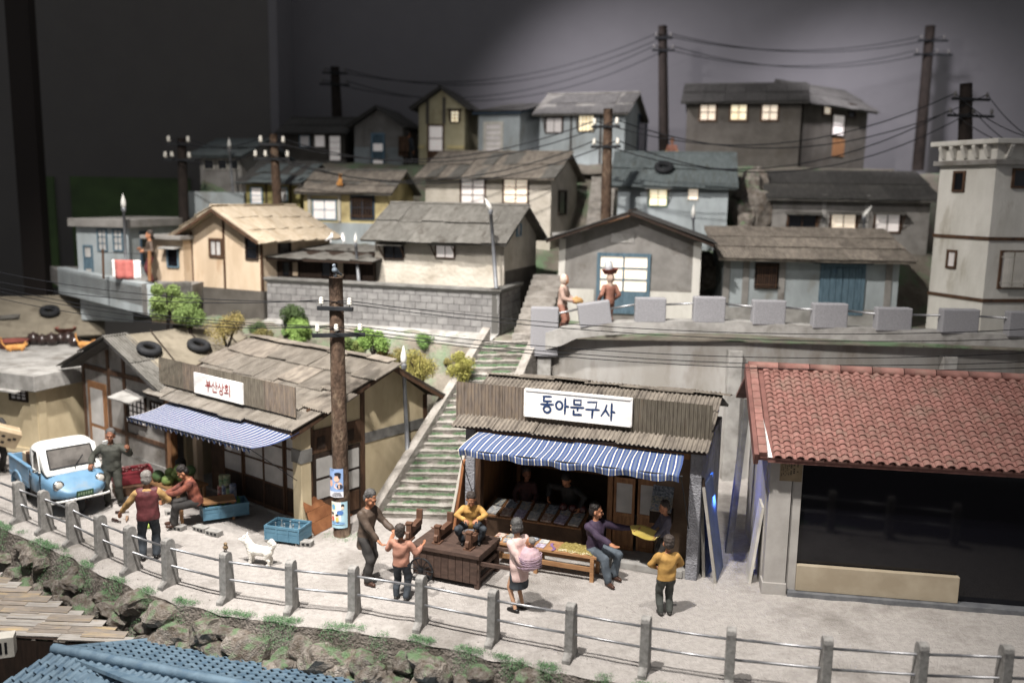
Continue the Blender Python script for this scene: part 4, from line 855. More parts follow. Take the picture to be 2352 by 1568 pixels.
# ------------------------------------------------------------ timber gable house with tarpaulin roof
ca = Vector((-8.20, 20.95)); oa = ca - Vector((math.cos(RZ1), math.sin(RZ1))) * 4.0
def raw_house(label, o, rz, W, D, H, name='house'):
    r = empty(name, (o[0], o[1], 0), rz, label, 'house'); return dict(root=r, W=W, D=D, H=H, rz=rz)
zap = P(222, 782, y=21.3).z; zev = P(345, 900, y=20.6).z
G = raw_house('grey timber framed gable house with tarpaulin roof and two tyres', oa, RZ1, 4.0, 3.0, zev + .1); H = G['H']; rise = zap - H - .1; g_ = G['root']; W, D = 4.0, 3.0
MB().prism([(0, -.2), (W, -.2), (W, H), (W / 2, H + rise), (0, H)], (1, 0, 0), (0, 0, 1), 0, -D).build('wall', M_plasterg, g_)
for sx in (-1, 1):
    b = Vector((-sx * W / 2, 0, rise)); L = b.length; b /= L; x_e = (W if sx > 0 else 0) ; ov = .32
    org = Vector((x_e, -.42 if sx > 0 else D + .1, H)) - b * ov; av = Vector((0, 1 if sx > 0 else -1, 0)); m2 = MB(); m2.T = frame(org, av, b); m2.bx(0, D + .52, 0, L + ov, .012, .075); m2.build('roof_deck', M_roofd, g_)
    sheets(g_, org + av.cross(b) * .07 + (Vector((0, 0, 0)) if sx > 0 else av * (D - .05)), av, b, .62, L + ov, 1, 2, 9, .014, M_roofg, seed=51 + sx, jit=.01)
    if sx > 0:
        nrm = av.cross(b); TARP = (org + nrm * .14, av, b, nrm, L + ov)
        def ft(i, j): p = org + nrm * (.10 + .05 * math.sin(i * 7) * math.sin(j * 4) * .5 + .02 * nz(i * 4, j * 4)) + av * (.55 + (D + .1) * i) + b * ((L + ov + .06) * j - .02); return p
        m2 = MB(); m2.grid(ft, 20, 14); t = m2.build('tarpaulin', M_tarp, g_, smooth=True); sm = t.modifiers.new('th', 'SOLIDIFY'); sm.thickness = .02
        for k in range(3): m2 = MB(); m2.tube([org + nrm * .17 + av * (.9 + k) + b * .0, org + nrm * .17 + av * (1.2 + k) + b * (L + ov)], .012, 5); m2.build('rope', M_timberd, g_)
def gts(s0, t0, s1_, t1, m=M_timber, nm='timber', pr=.03): return MB().bx(s0, s1_, -pr, .02, t0, t1).build(nm, m, g_)
for s in (0, 1.28, 2.05, W - .12): gts(s, 0, s + .12, H + (rise * (1 - abs(s + .06 - W / 2) / (W / 2))) - .06)
gts(.12, H - .1, W - .12, H + .02); gts(.12, .82, 1.28, .92) if False else None; gts(1.40, .85, W - .12, .95)
dr = gts(.30, .0, 1.20, 2.02, M_timberl, 'door', .045)
for z0, z1 in ((.2, .8), (.9, 1.85)): MB().bx(.44, 1.06, -.055, -.02, z0, z1).build('pane', M_paper, dr)
win(G, 'f', 0, 0, 0, 0, 4, 5, M_timberd, M_litw, .05, (.5, .12), st=(2.30, 1.25, 3.05, 1.95), props=False, amat=M_conc); win(G, 'f', 0, 0, 0, 0, 3, 4, M_timberd, M_litdim, .04, st=(3.35, 1.45, 3.75, 1.9))
gts(-.02, -.1, W, .35, M_concd, 'plinth', .05)
# --- flat roofed cream house with jars
Q = house('cream flat roofed house with jars and basins on its grey slab roof', -170, 95, 24.6, 22.9, 1050, 858, 4.1, 'flat', .42, M_cream, M_conc, None, oS=.28, oF=.30, seed=36)
win(Q, 'f', 26, 892, 62, 918, 3, 3, M_timberd, M_litdim, .06, (.45, .05), props=False, amat=M_conc)
for f, L in (('f', Q['W']), ('r', Q['D'])):
    strip(Q, f, -.02, -.3, .22, Q['H'], M_cream, 'pilaster', .05); strip(Q, f, L - .2, -.3, L + .02, Q['H'], M_cream, 'pilaster', .055); strip(Q, f, .22, .62, L - .2, .78, M_cream, 'ledge', .045)
# --- grey roof behind it
T = house('low house behind the jars with wide grey felt roof', -220, 226, 26.4, 28.4, 905, 778, 3.6, 'gx', .85, M_concd, M_tarp, ('f', 3, 1, M_tarp), oS=.2, oF=.3, seed=37)

# ------------------------------------------------------------ open hall with red tiles
RZ3 = R(-9); pz = empty('tiled_hall', (4.60, 15.35, 0), RZ3, 'open hall with red barrel tiled roof and black screen', 'building'); S3 = dict(root=pz, W=6, D=3)
M_tile = mat('red_tile', '#936359', '#80544a', 5, .85, .4, 30, c3='#7d6a5c', s3=2.2, t3=(.48, .8), randv=.10); M_tiled = mat('red_tile_trim', '#7d5047', '#6c443c', 4, .8, .2); M_cw = mat('hall_cement', '#a6a19b', '#97928c', 2, .9, .15, 60)
M_screen = mat('black_screen', (.004, .004, .006), None, 2, .07, 0, spec=.5)
zE3 = 2.62; yE = -.35; yR3 = 2.05; zR3 = 3.72; W3 = 6.6
MB().bx(0, .38, .0, .30, -.05, zE3 - .02).build('pillar', M_cw, pz, bevel=.01); MB().bx(-.03, .40, -.03, .28, -.05, .22).build('pillar_base', M_cw, pz, bevel=.01); MB().bx(.40, .56, .06, .34, -.02, zE3 - .02).build('pillar', M_cw, pz)
MB().bx(-.02, .10, .3, 3.2, -.05, zE3).build('side_wall', M_cw, pz); MB().bx(.5, W3 + 1, 3.1, 3.2, -.05, zE3).build('back_wall', M_ind, pz)
MB().bx(.56, W3 + 1, .16, .20, .0, zE3 - .02).build('screen', M_screen, pz)
MB().bx(.42, W3 + 1, -.06, .15, -.05, .09).build('sill', M_grey, pz, bevel=.01)
x1, _ = onp(S3, .02, 2203, 1350); MB().bx(.565, x1, .02, .13, .095, .57).build('low_board', mat('beige_board', '#a5977e', '#96876e', 1.5, .7, .05, 30), pz, bevel=.008)
MB().bx(-.1, W3 + 1, yE + .02, yE + .12, zE3 - .09, zE3 + .0).build('eave_beam', M_tiled, pz)
nt_ = MB().bx(.16, .54, -.006, -.002, zE3 - .50, zE3 - .04).build('notice', mat('old_paper', '#8f7b5c', '#7d6a4d', 4, .8, .05), pz)
nr = random.Random(4)
for k, (x, big) in enumerate(((.46, 1), (.40, 1), (.35, 1), (.31, 0), (.28, 0), (.25, 0), (.22, 0), (.19, 0))):
    m2 = MB(); z = zE3 - .10 - nr.uniform(0, .06)
    while z > zE3 - .36 - nr.uniform(0, .08): w = .028 if big else .012; hgt = nr.uniform(.012, .03); m2.bx(x - w / 2, x + w / 2, -.0085, -.0065, z - hgt, z) if nr.random() < .8 else None; z -= hgt + .012
    if m2.v: m2.build('notice_text', M_inkk, nt_)
sl = Vector((0, yR3 - yE, zR3 - zE3)); Ls = sl.length; b3 = sl / Ls; X0, X1 = -.28, W3 + .7; F3 = frame((X0, yE, zE3), (1, 0, 0), b3)
MB().bx(0, X1 - X0, 0, Ls, -.06, 0).build('roof_deck', M_tiled, pz, F3)
slope(pz, X0, X1, (4.2, zE3 + .1), (yR3, zR3), M_tiled)
def tile_mesh(r, l, m, n=7, pan=.0, half=True):
    mb = MB()
    def f(i, j, k=1.0): t = math.pi * i; rr = r * (1.0 - .12 * j) * k; return (-rr * math.cos(t), j * l, rr * math.sin(t) * .95 + .018 * (1 - j))
    mb.grid(lambda i, j: f(1 - i, j), n, 1); mb.grid(lambda i, j: f(i, j, .82), n, 1)
    for i in range(n): a, b = i / n, (i + 1) / n; mb.face([f(a, 0), f(b, 0), f(b, 0, .82), f(a, 0, .82)])
    if pan:
        mb.grid(lambda i, j: (r * .8 + (pan - r * .6) * i, j * l, .012 * (1 - j) + .02 * (2 * i - 1) ** 2), 3, 1); mb.face([(r * .8, 0, -.02), (r * .2 + pan, 0, -.02), (r * .2 + pan, 0, .02), (r * .8, 0, .02)])
    return mb.mesh('tile', m, False)
tl, tc = Ls / 19.0, .187; TM = tile_mesh(.067, tl * 1.12, M_tile, 7, tc - .02 + .02)
cols = int((X1 - X0 - .3) / tc)
def tile_field(parent, F, cols, rows, tc, tl, me, cap, x_off, order, mstuff):
    cells = sorted([(c, r) for c in range(cols) for r in range(rows)], key=order); rest = MB()
    for k, (c, r) in enumerate(cells):
        T_ = F @ Matrix.Translation((x_off + c * tc, r * tl - .02, .004 + .003 * (r % 2))) @ Matrix.Rotation(rnd.uniform(-.012, .012), 4, 'Z')
        if k < cap: obj('tile', me, parent, T_)
        else:
            n0 = len(rest.v); rest.v += [tuple(T_ @ v.co) for v in me.vertices]; rest.f += [[n0 + i for i in p.vertices] for p in me.polygons]; rest.m += [0] * len(me.polygons)
    if rest.v: tag(rest.build('tiles_beyond', mstuff, parent), kind='stuff')
tile_field(pz, F3, cols, 19, tc, tl, TM, 300, .34, lambda q: (q[1] + max(0, q[0] - 24) * .6, q[0]), M_tile)
for k in range(12): MB().bx(0.02, .16, k * Ls / 12 + .006, (k + 1) * Ls / 12 - .004, 0, .11).build('verge_tile', M_tile, pz, F3, bevel=.01)
MB().bx(-.06, .02, -.03, Ls + .05, -.14, .09).build('bargeboard', M_tiled, pz, F3, bevel=.01)
m2 = MB(); m2.face([(.17, 0, .012), (.25, 0, .012), (.17, Ls * .45, .012)]); m2.build('mortar_fillet', M_signw, pz, F3)
for k in range(13): m2 = MB(); m2.tube([(X0 + k * .58, yR3 + .02, zR3 + .06), (X0 + (k + 1) * .58 - .012, yR3 + .02, zR3 + .06)], .085, 10); m2.build('ridge_tile', M_tile, pz, smooth=True)
M_whitebd = M_whitef
bd = MB().bx(0, .05, 0, .5, 0, 1.5).build('leaning_board', M_whitebd); bd.location = wpt(S3, -.22, .35, 0); bd.rotation_euler = (0, R(6), RZ3); tag(bd, 'narrow white board leaning on the side of the tiled hall', 'board')

# ------------------------------------------------------------ lower roofs at the foot of the bank
M_btile = mat('blue_tile', '#627d90', '#536c7e', 5, .65, .3, 30, c3='#44657f', s3=2.5, randv=.08)
R0, R1_ = Vector((-7.18, 13.38, -.3)), Vector((-4.41, 12.54, -.3)); E0 = Vector((-6.0, 14.55, -.72)); da = (R1_ - R0).normalized(); db = (E0 - R0); Lb = db.length; db /= Lb
br = empty('blue_tiled_roof', (-5.5, 13.2, -2.4), 0, 'blue barrel tiled house roof at the foot of the bank', 'roof'); off = Vector((5.5, -13.2, 2.4))
def skew(o, a, b): n = a.cross(b).normalized(); n = n if n.z > 0 else -n; return Matrix(((a.x, b.x, n.x, o.x), (a.y, b.y, n.y, o.y), (a.z, b.z, n.z, o.z), (0, 0, 0, 1)))
FB = skew(R0 + off, da, db); TB = tile_mesh(.062, .21, M_btile, 7, .155)
LB = 6.2; m2 = MB(); m2.bx(0, LB, 0, Lb, -.06, -.005); m2.build('roof_deck', M_btile, br, FB)
tile_field(br, FB, int(LB / .155), 8, .155, Lb / 8, TB, 300, .06, lambda q: (q[0] > 30, -q[1], q[0]), M_btile)
db2 = Vector((-.74, -.55, -.38)).normalized(); FN = skew(R0 + off, da, db2); FN2 = FN
m2 = MB(); m2.bx(0, LB, 0, 1.5, -.06, -.005); m2.build('roof_deck', M_btile, br, FN)
TN = tile_mesh(.062, .24, M_btile, 7, .155)
for c in range(26):
    for r in range(5): obj('tile', TN, br, FN @ Matrix.Translation((.10 + c * .155, .10 + (r + 1) * .21, .004)) @ Matrix.Diagonal((1, -1, 1, 1)))
m2 = MB(); m2.tube([R0 + off + Vector((0, 0, .05)) - da * .05, R0 + off + da * LB + Vector((0, 0, .05))], .085, 8); m2.build('ridge', M_btile, br, smooth=True)
m2 = MB(); m2.tube([R0 + off + Vector((0, 0, .03)), E0 + off + Vector((0, 0, .03))], .06, 8); m2.build('verge', M_btile, br, smooth=True)
MB().bx(-1.0, 3, -1.2, .9, -.2, 1.55).build('wall', M_timberd, br)
# board roof
M_bd = [mat('roof_board_pale', '#a39d96', '#8b857e', 3, .85, .3, 30, (1.2, 8, 4), c3='#8a775a', s3=1, randv=.16), mat('roof_board_brown', '#94877a', '#7f766c', 3, .85, .3, 30, (1.2, 8, 4), c3='#b59b6c', s3=1, randv=.16)]
wr = empty('board_roof', (-8.2, 15.0, -2.4), 0, 'weathered board shingle house roof beside the blue tiles', 'roof'); off = Vector((8.2, -15.0, 2.4))
q1, q0 = P(312, 1482, z=-.72), P(-30, 1322, z=-.36); rows = 15; ad = Vector((-1, .10, .0)).normalized(); bt = Vector((0, .27, .045)).normalized()
for r in range(rows):
    t = r / (rows - 1); e = q1.lerp(q0, t); s = 0.0; dep = abs(q0.y - q1.y) / (rows - 1)
    while s < 4.6 and e.x - s > -13:
        w = rnd.uniform(.55, 1.15); a2 = (-ad + Vector((0, rnd.uniform(-.02, .02), 0))).normalized(); o = e + off + ad * (s + w) + Vector((0, rnd.uniform(-.02, .02), rnd.uniform(0, .018)))
        F = frame(o, a2, bt); MB().bx(0, w - .006, -.02, dep * 1.3, .0, .022).build('board', rnd.choice(M_bd), wr, F @ Matrix.Rotation(-.03, 4, 'X')); s += w
m2 = MB(); m2.face([q1 + off, q0 + off, q0 + off + ad * 5, q1 + off + ad * 5][::-1]); m2.face([q1 + off - Vector((0, 0, .04)), q1 + off + ad * 5 - Vector((0, 0, .04)), q1 + off + ad * 5 - Vector((0, 0, 1.5)), q1 + off - Vector((0, 0, 1.5))]); m2.build('roof_deck', M_timberd, wr)
m2 = MB(); m2.face([q1 + off + Vector((0, .08, -.1)) , q1 + off + ad * 5 + Vector((0, .08, -.1)), q1 + off + ad * 5 + Vector((0, .08, -1.8)), q1 + off + Vector((0, .08, -1.8))]); m2.build('wall', M_timber, wr)
p = P(10, 1478, z=-.55); vb = MB().bx(-.35, .16, -.12, .14, -.2, .16).build('vent_block', M_whitef, wr, Matrix.Translation(p + off) @ Matrix.Rotation(.35, 4, 'Z'), bevel=.01)
for k in range(5): MB().bx(-.30 + .08 * k, -.26 + .08 * k, -.125, -.1, -.12, .08).build('vent_slot', M_black, vb)
# ============================================================ fence along the street edge
fn = empty('street_railing', (FENCE[9][0], FENCE[9][1], 0), 0, 'cement post railing with two steel rails along the street edge', 'railing'); fo = fn.location
def post_mesh():
    mb = MB(); w = .068; pr = [(-.22, -.06), (.20, -.06), (.20, .05), (.155, .09), (.10, .80), (.07, .86), (.02, .885), (-.05, .885), (-.09, .86), (-.105, .80), (-.12, .12), (-.22, .04)]
    mb.prism(pr, (0, 1, 0), (0, 0, 1), -w, w); return mb.mesh('post', M_post)
PM = post_mesh(); tops = []
for k, (x, y) in enumerate(FENCE):
    a = FENCE[max(0, k - 1)]; b = FENCE[min(len(FENCE) - 1, k + 1)]; ang = math.atan2(b[1] - a[1], b[0] - a[0]) + rnd.uniform(-.04, .04)
    obj('post', PM, fn, Matrix.Translation((x - fo.x, y - fo.y, 0)) @ Matrix.Rotation(ang, 4, 'Z'), bevel=.012); tops.append(Vector((x - fo.x, y - fo.y, 0)))
for a, b in zip(tops, tops[1:]):
    for z in (.70, .38): MB().tube([a + Vector((0, 0, z)), b + Vector((0, 0, z + rnd.uniform(-.01, .01)))], .021, 10).build('rail', M_steel, fn, smooth=True)

# ============================================================ poles and wires
INS = MB().lathe([(.012, -.05), (.012, 0), (.045, 0), (.05, .03), (.035, .04), (.048, .055), (.045, .085), (.03, .09), (.042, .105), (.038, .13), (.015, .14)], n=10).mesh('insulator', M_porc, True)
INSD = INS.copy(); INSD.materials.clear(); INSD.materials.append(mat('porcelain_grey', '#6d6a68', '#55524f', 6, .5, .05))
POLES = {}
def pole(key, label, u, vt, ub, vb, y, r, arms, m=M_poled, zb=None, arm_m=M_black, ins=1.0, rough=.0):
    top = P(u, vt, y=y); bot = P(ub, vb, y=y); 
    if zb is not None: bot.z = zb
    root = empty('utility_pole', bot, 0, label, 'utility pole'); n = 14; pts = []; rs = []
    for k in range(n): t = k / (n - 1); p = (top - bot) * t; pts.append(p); rs.append(r * (1.12 - .22 * t) * (1 + rough * nz(t * 9, y, 1, 3)))
    MB().tube(pts, rs, 14).build('shaft', m, root, smooth=True); cl = []
    for (du, v, dx, dy, spots) in arms:
        c = P(u + du, v, y=y) - bot; d = Vector((dx, dy, 0)); o = Vector((-dy, dx, 0)).normalized() * (r + .03) * (-1 if dx > 0 else 1)
        MB().bar(c - d + o, c + d + o, .07, .08).build('crossarm', arm_m, root, bevel=.008)
        for s in spots: q = c + d * s + o + Vector((0, 0, .08)); obj('insulator', INSD if key[0] == 'b' or key == 'r1' else INS, root, Matrix.Translation(q) @ Matrix.Scale(ins, 4)); cl.append(bot + q + Vector((0, 0, .08 * ins)))
    POLES[key] = cl; return root
pole('near', 'tall bark covered utility pole with two posters in front of the grocery', 771, 637, 786, 1232, 17.79, .155, ((6, 706, .36, -.05, (-.78, .80)), (6, 766, .50, .13, (-.80, -.1, .80))), M_pole, -.05, rough=.12)
pole('l1', 'dark utility pole with white insulators beside the green panels', 417, 318, 424, 540, 31, .16, ((0, 332, .42, .0, (-.85, .7)), (0, 368, .55, 0, (-.85, -.45, .6))), ins=1.35)
pole('l2', 'brown utility pole with white insulators before the olive house', 628, 308, 640, 520, 29.3, .14, ((0, 333, .42, 0, (-.85, .85)), (0, 366, .58, 0, (-.9, -.35, .85))), M_pole, ins=1.35)
pole('b1', 'thin dark utility pole standing behind the dark low house', 769, 154, 775, 285, 38.5, .20, ((0, 170, .5, .1, (-.8, .8)), (0, 196, .6, .1, (-.8, .8))))
pole('b2', 'tall dark utility pole standing beside the large hilltop house', 1522, 60, 1525, 375, 37, .19, ((0, 90, .35, .0, (-.8, .8)), (0, 118, .45, 0, (-.8, .8))))
pole('b3', 'tallest dark utility pole casting its shadow on the hall wall', 2137, 60, 2108, 392, 39, .22, ((0, 96, .62, .0, (-.8, .7)), (0, 128, .80, 0, (-.85, .2, .8))))
pole('m1', 'reddish brown utility pole before the narrow stairs', 1397, 250, 1390, 560, 28.3, .155, ((0, 292, .40, -.25, (-.8, .8)), (0, 338, .42, -.25, (-.8, .8))), M_pole, ins=1.3)
pole('r1', 'stout dark utility pole rising behind the corner tower', 2219, 192, 2216, 360, 28.5, .20, ((0, 230, .62, .1, (-.85, .85)), (0, 268, .75, .1, (-.9, .1, .9))))
def wire(a, b, sag, label, r=.012, grp=None):
    a, b = Vector(a), Vector(b); pts = [a.lerp(b, t / 16) - Vector((0, 0, sag * 4 * (t / 16) * (1 - t / 16))) for t in range(17)]
    o = MB().tube([p - a for p in pts], r, 5).build('overhead_wire', M_wire, smooth=True); o.location = a; tag(o, label, 'wire', grp); return o
N = POLES['near']
for i, (u, v, yy) in enumerate(((-40, 640, 21), (-40, 617, 21.5), (-40, 676, 21), (-40, 660, 22), (-40, 652, 22))):
    wire(N[i], P(u, v, y=yy), .25, 'black overhead wire running from the bark pole over the tyre roofs', .0085, 'wires from the bark pole over the tyre roofs')
for i, (v, yy) in enumerate(((775, 17.5), (752, 18.5), (842, 17), (828, 17.6), (806, 18.5))):
    wire(N[i], P(2420, v, y=yy), .35, 'black overhead wire running from the bark pole above the red tiles', .0085, 'wires from the bark pole above the red tiles')
for a, b, n, s, lb in (('b1', 'b2', 4, 1.1, 'thin wire between the two poles behind the hilltop houses'), ('b2', 'b3', 4, .6, 'thin wire between the tall hilltop poles against the wall'), ('l2', 'm1', 4, .9, 'thin wire from the olive house pole to the reddish pole'), ('m1', 'r1', 4, 1.1, 'thin wire from the reddish pole to the tower pole'), ('l1', 'l2', 3, .3, 'thin wire between the two white insulator poles')):
    for i in range(n): wire(POLES[a][i % len(POLES[a])], POLES[b][i % len(POLES[b])], s * (1 + .08 * i), lb, .017, lb.replace('thin wire', 'thin wires'))
for i in range(4): wire(POLES['r1'][i], P(2440, 330 + 14 * i, y=23), .3, 'thin wire running from the tower pole past the tower crown', .014, 'wires past the tower crown')
# posters on the near pole: curved paper with printed figures
def curved(o, r, a0, a1, z0, z1, m, name, parent, n=10):
    mb = MB(); mb.grid(lambda i, j: (r * math.sin(a0 + (a1 - a0) * i), -r * math.cos(a0 + (a1 - a0) * i), z0 + (z1 - z0) * j), n, 3); return mb.build(name, m, parent, Matrix.Translation(o), smooth=True)
def disc(o, r, a, z, ra, rz_, m, parent, k):
    mb = MB(); rr = r + .0012 * k; pts = [(rr * math.sin(a + ra * math.cos(t)), -rr * math.cos(a + ra * math.cos(t)), z + rz_ * math.sin(t)) for t in [2 * math.pi * q / 14 for q in range(14)]]
    mb.face(pts); return mb.build('print', m, parent, Matrix.Translation(o))
def flat(c): return mat('print_' + c.strip('#'), c, None, 5, .7, 0)
pb_ = P(786, 1232, y=17.79); pb_.z = 0
zz = lambda v: P(782, v, y=17.6).z
z0, z1 = zz(1142), zz(1077); pr_ = .192
ps = empty('movie_poster', (pb_.x - .045, pb_.y, 0), 0, 'film poster with a couple against blue wrapped on the bark pole', 'poster'); o0 = Vector((0, 0, 0))
curved(o0, pr_, -1.15, .62, z0, z1, flat('#7fa0d0'), 'sheet', ps); curved(o0, pr_ + .002, -1.15, .62, z0, z0 + (z1 - z0) * .20, flat('#d9d9e2'), 'caption_band', ps)
hh = z1 - z0
for k, (a, z, ra, rz_, c) in enumerate(((-.80, .48, .25, .20, '#d8a58a'), (-.85, .66, .26, .10, '#4a3a35'), (.05, .42, .46, .20, '#e0b598'), (.25, .38, .32, .14, '#3b4152'), (-.08, .66, .30, .17, '#dca78a'), (.02, .82, .36, .10, '#25242a'), (.20, .74, .14, .12, '#25242a'), (-.55, .97, .25, .015, '#303a5a'))): disc(o0, pr_, a, z0 + hh * z, ra, hh * rz_ * .62, flat(c), ps, 2 + k)
for k in range(4): curved(o0, pr_ + .006, -.7 + .1 * k, .45 - .05 * k, z0 + hh * (.04 + .04 * k), z0 + hh * (.055 + .04 * k), flat('#3a3a44'), 'print', ps)
z0, z1 = zz(1213), zz(1153); hh = z1 - z0
ps = empty('children_poster', (pb_.x - .02, pb_.y, 0), 0, 'pale blue illustrated poster with children and balloon on the bark pole', 'poster')
curved(o0, pr_, -1.05, .95, z0, z1, flat('#9cc6d6'), 'sheet', ps); curved(o0, pr_ + .002, -1.03, .2, z0 + hh * .28, z1, flat('#e6e6d8'), 'print', ps)
for k, (a, z, ra, rz_, c) in enumerate(((-.65, .80, .34, .15, '#e3dc9a'), (-.65, .80, .25, .11, '#5fa5cf'), (.38, .86, .18, .07, '#2c2a2e'), (.36, .78, .15, .06, '#e8c2a5'), (.10, .60, .36, .09, '#3f74b8'), (-.72, .50, .17, .07, '#e8c2a5'), (-.74, .56, .19, .05, '#2c2a2e'), (-.70, .37, .18, .09, '#d0533f'), (-.22, .46, .16, .065, '#e8c2a5'), (-.22, .51, .18, .04, '#2c2a2e'), (-.2, .34, .17, .09, '#e6b93f'), (-.1, .2, .75, .04, '#6f9fd0'))): disc(o0, pr_, a, z0 + hh * z, ra, hh * rz_, flat(c), ps, 3 + k)
# lamp posts
LAMPM = MB().lathe([(.0, -.05), (.04, -.03), (.06, .04), (.062, .12), (.045, .20), (.022, .27), (.0, .34)], n=10).mesh('lamp_glass', M_bulb, True)
def lamp(label, u, vt, ub, vb, y, r=.04, sc=1.0, tilt=0.0):
    top = P(u, vt, y=y); bot = P(ub, vb, y=y); root = empty('street_lamp', bot, 0, label, 'street lamp')
    MB().tube([(0, 0, 0), (top - bot)], [r, r * .8], 8).build('post', M_grey, root, smooth=True); MB().lathe([(.05 * sc, -.08), (.065 * sc, 0), (.05 * sc, .04)], (top - bot), 8).build('collar', M_grey, root); obj('lamp_glass', LAMPM, root, Matrix.Translation(top - bot + Vector((0, 0, .05 * sc))) @ Matrix.Rotation(tilt, 4, 'Y') @ Matrix.Scale(sc, 4))
lamp('white flame shaped street lamp beside the long staircase', 927, 838, 938, 1080, 19.9, .055, 1.15)
lamp('grey street lamp with globe before the white plaster house', 1127, 485, 1140, 665, 23.6, .055, 1.0, -.5)
lamp('grey street lamp standing before the dark shed', 817, 560, 824, 645, 25.2, .05, .8)
lamp('slim street lamp standing at the flat green house', 284, 480, 291, 640, 27.5, .05, 1.2)
lamp('thin street lamp standing at the teal roofed hut', 527, 345, 535, 440, 32, .045, 1.1)
lamp('short street lamp before the lit green window house', 1592, 500, 1594, 560, 28.8, .04, 1.1)
lamp('white bent street lamp between the lit awning windows', 1985, 500, 1984, 560, 29.0, .05, 1.2, .6)

# ============================================================ tyres, jars, basins on roofs
TY = MB().lathe([(.17, -.09), (.26, -.095), (.31, -.06), (.325, 0), (.31, .06), (.26, .095), (.17, .09), (.16, .0)], n=24)
TY.f = TY.f[:-2]; TY.m = TY.m[:-2]; n_ = 24
for k in range(n_): TY.f.append([7 * n_ + k, 7 * n_ + (k + 1) % n_, (k + 1) % n_, k]); TY.m.append(0)
TYM = TY.mesh('tyre', M_rubber, True)
def tyre(label, u, v, y, sc, nrm, grp=None, dz=0):
    p = P(u, v, y=y); q = Vector((0, 0, 1)).rotation_difference(Vector(nrm)).to_matrix().to_4x4()
    o = obj('tyre', TYM, None, Matrix.Translation(p) @ q @ Matrix.Scale(sc, 4)); return tag(o, label, 'tyre', grp)
def on_plane(u, v, org, nrm):
    d = ray(u, v); t = (Vector(org) - CAM).dot(nrm) / d.dot(nrm); return CAM + d * t
tw = Matrix.Translation(g_.location) @ Matrix.Rotation(RZ1, 4, 'Z'); tn = (tw.to_3x3() @ TARP[3]).normalized(); to = tw @ (TARP[0] + TARP[3] * .07)
for u, v, lb in ((343, 801, 'black tyre weighing down the tarpaulin beside the roof edge'), (457, 793, 'black tyre weighing down the tarpaulin beside the grocery roof')):
    p = on_plane(u, v, to, tn); o = obj('tyre', TYM, None, Matrix.Translation(p) @ Vector((0, 0, 1)).rotation_difference(tn).to_matrix().to_4x4() @ Matrix.Scale(.93, 4)); tag(o, lb, 'tyre')
def slope_pt(hs, u, v, lift):
    r = hs['root']; wm = Matrix.Translation(r.location) @ Matrix.Rotation(r.rotation_euler.z, 4, 'Z'); return r, wm
def roof_hit(hs, u, v, rise, D, lift):
    r, wm = slope_pt(hs, u, v, lift); b = Vector((0, D / 2, rise)).normalized(); n = Vector((1, 0, 0)).cross(b); o = wm @ (Vector((0, 0, hs['H'])) + n * lift); nw = wm.to_3x3() @ n; return on_plane(u, v, o, nw), nw
p, nw = roof_hit(T, 114, 714, .85, 3.6, .20); tag(obj('tyre', TYM, None, Matrix.Translation(p) @ Vector((0, 0, 1)).rotation_difference(nw).to_matrix().to_4x4() @ Matrix.Scale(.95, 4)), 'black tyre lying on the wide grey felt roof', 'tyre')
p, nw = roof_hit(hg, 1525, 384, .95, 3.0, .22); tag(obj('tyre', TYM, None, Matrix.Translation(p) @ Vector((0, 0, 1)).rotation_difference(nw).to_matrix().to_4x4() @ Matrix.Scale(1.0, 4)), 'dark tyre lying on the teal roof of the lit green window house', 'tyre')
p, nw = roof_hit(T, 20, 727, .85, 3.6, .14); bb = MB().box((0, 0, 0), (.6, .35, .05), None).build('loose_board', M_roofg); bb.location = p; bb.rotation_euler = (.1, -.06, .4); tag(bb, 'loose flat board lying on the wide grey felt roof', 'board')
zq = Q['root'].location.z + Q['H'] + .42
M_jar = mat('onggi_jar', '#3a2a26', '#2a1e1c', 4, .22, .05, spec=.6); M_basin = mat('basin_red', '#8f4a3c', '#7d3d32', 4, .5, .05)
def jar(u, v, r, hgt, lb):
    p = P(u, v, z=zq); o = MB().lathe([(r * .62, 0), (r * .95, hgt * .4), (r, hgt * .6), (r * .8, hgt * .85), (r * .72, hgt * .92), (r * .78, hgt * .96), (r * .70, hgt), (r * .2, hgt * 1.12), (r * .1, hgt * 1.2)], n=18).build('jar', M_jar, smooth=True); o.location = p; tag(o, lb, 'jar', 'brown jars on the slab roof')
for u, v, r, hh in ((78, 792, .20, .34), (98, 793, .17, .30), (84, 781, .17, .32), (110, 772, .22, .42), (120, 793, .2, .34), (140, 790, .17, .30), (158, 789, .23, .32), (172, 795, .20, .28)): jar(u, v, r, hh, 'dark brown lidded jar clustered on the grey slab roof')
def basin(p, r, hgt, lb, m=M_basin):
    o = MB().lathe([(r * .75, 0), (r * .98, hgt * .9), (r * 1.06, hgt), (r * 1.0, hgt), (r * .72, .03)], n=20).build('basin', m, smooth=True); o.location = p; return tag(o, lb, 'basin')
basin(P(30, 799, z=zq), .42, .24, 'wide red brown basin standing beside an orange cat'); q = P(152, 782, z=zq); q.z += .30; basin(q, .30, .12, 'red brown basin set on top of the jars')

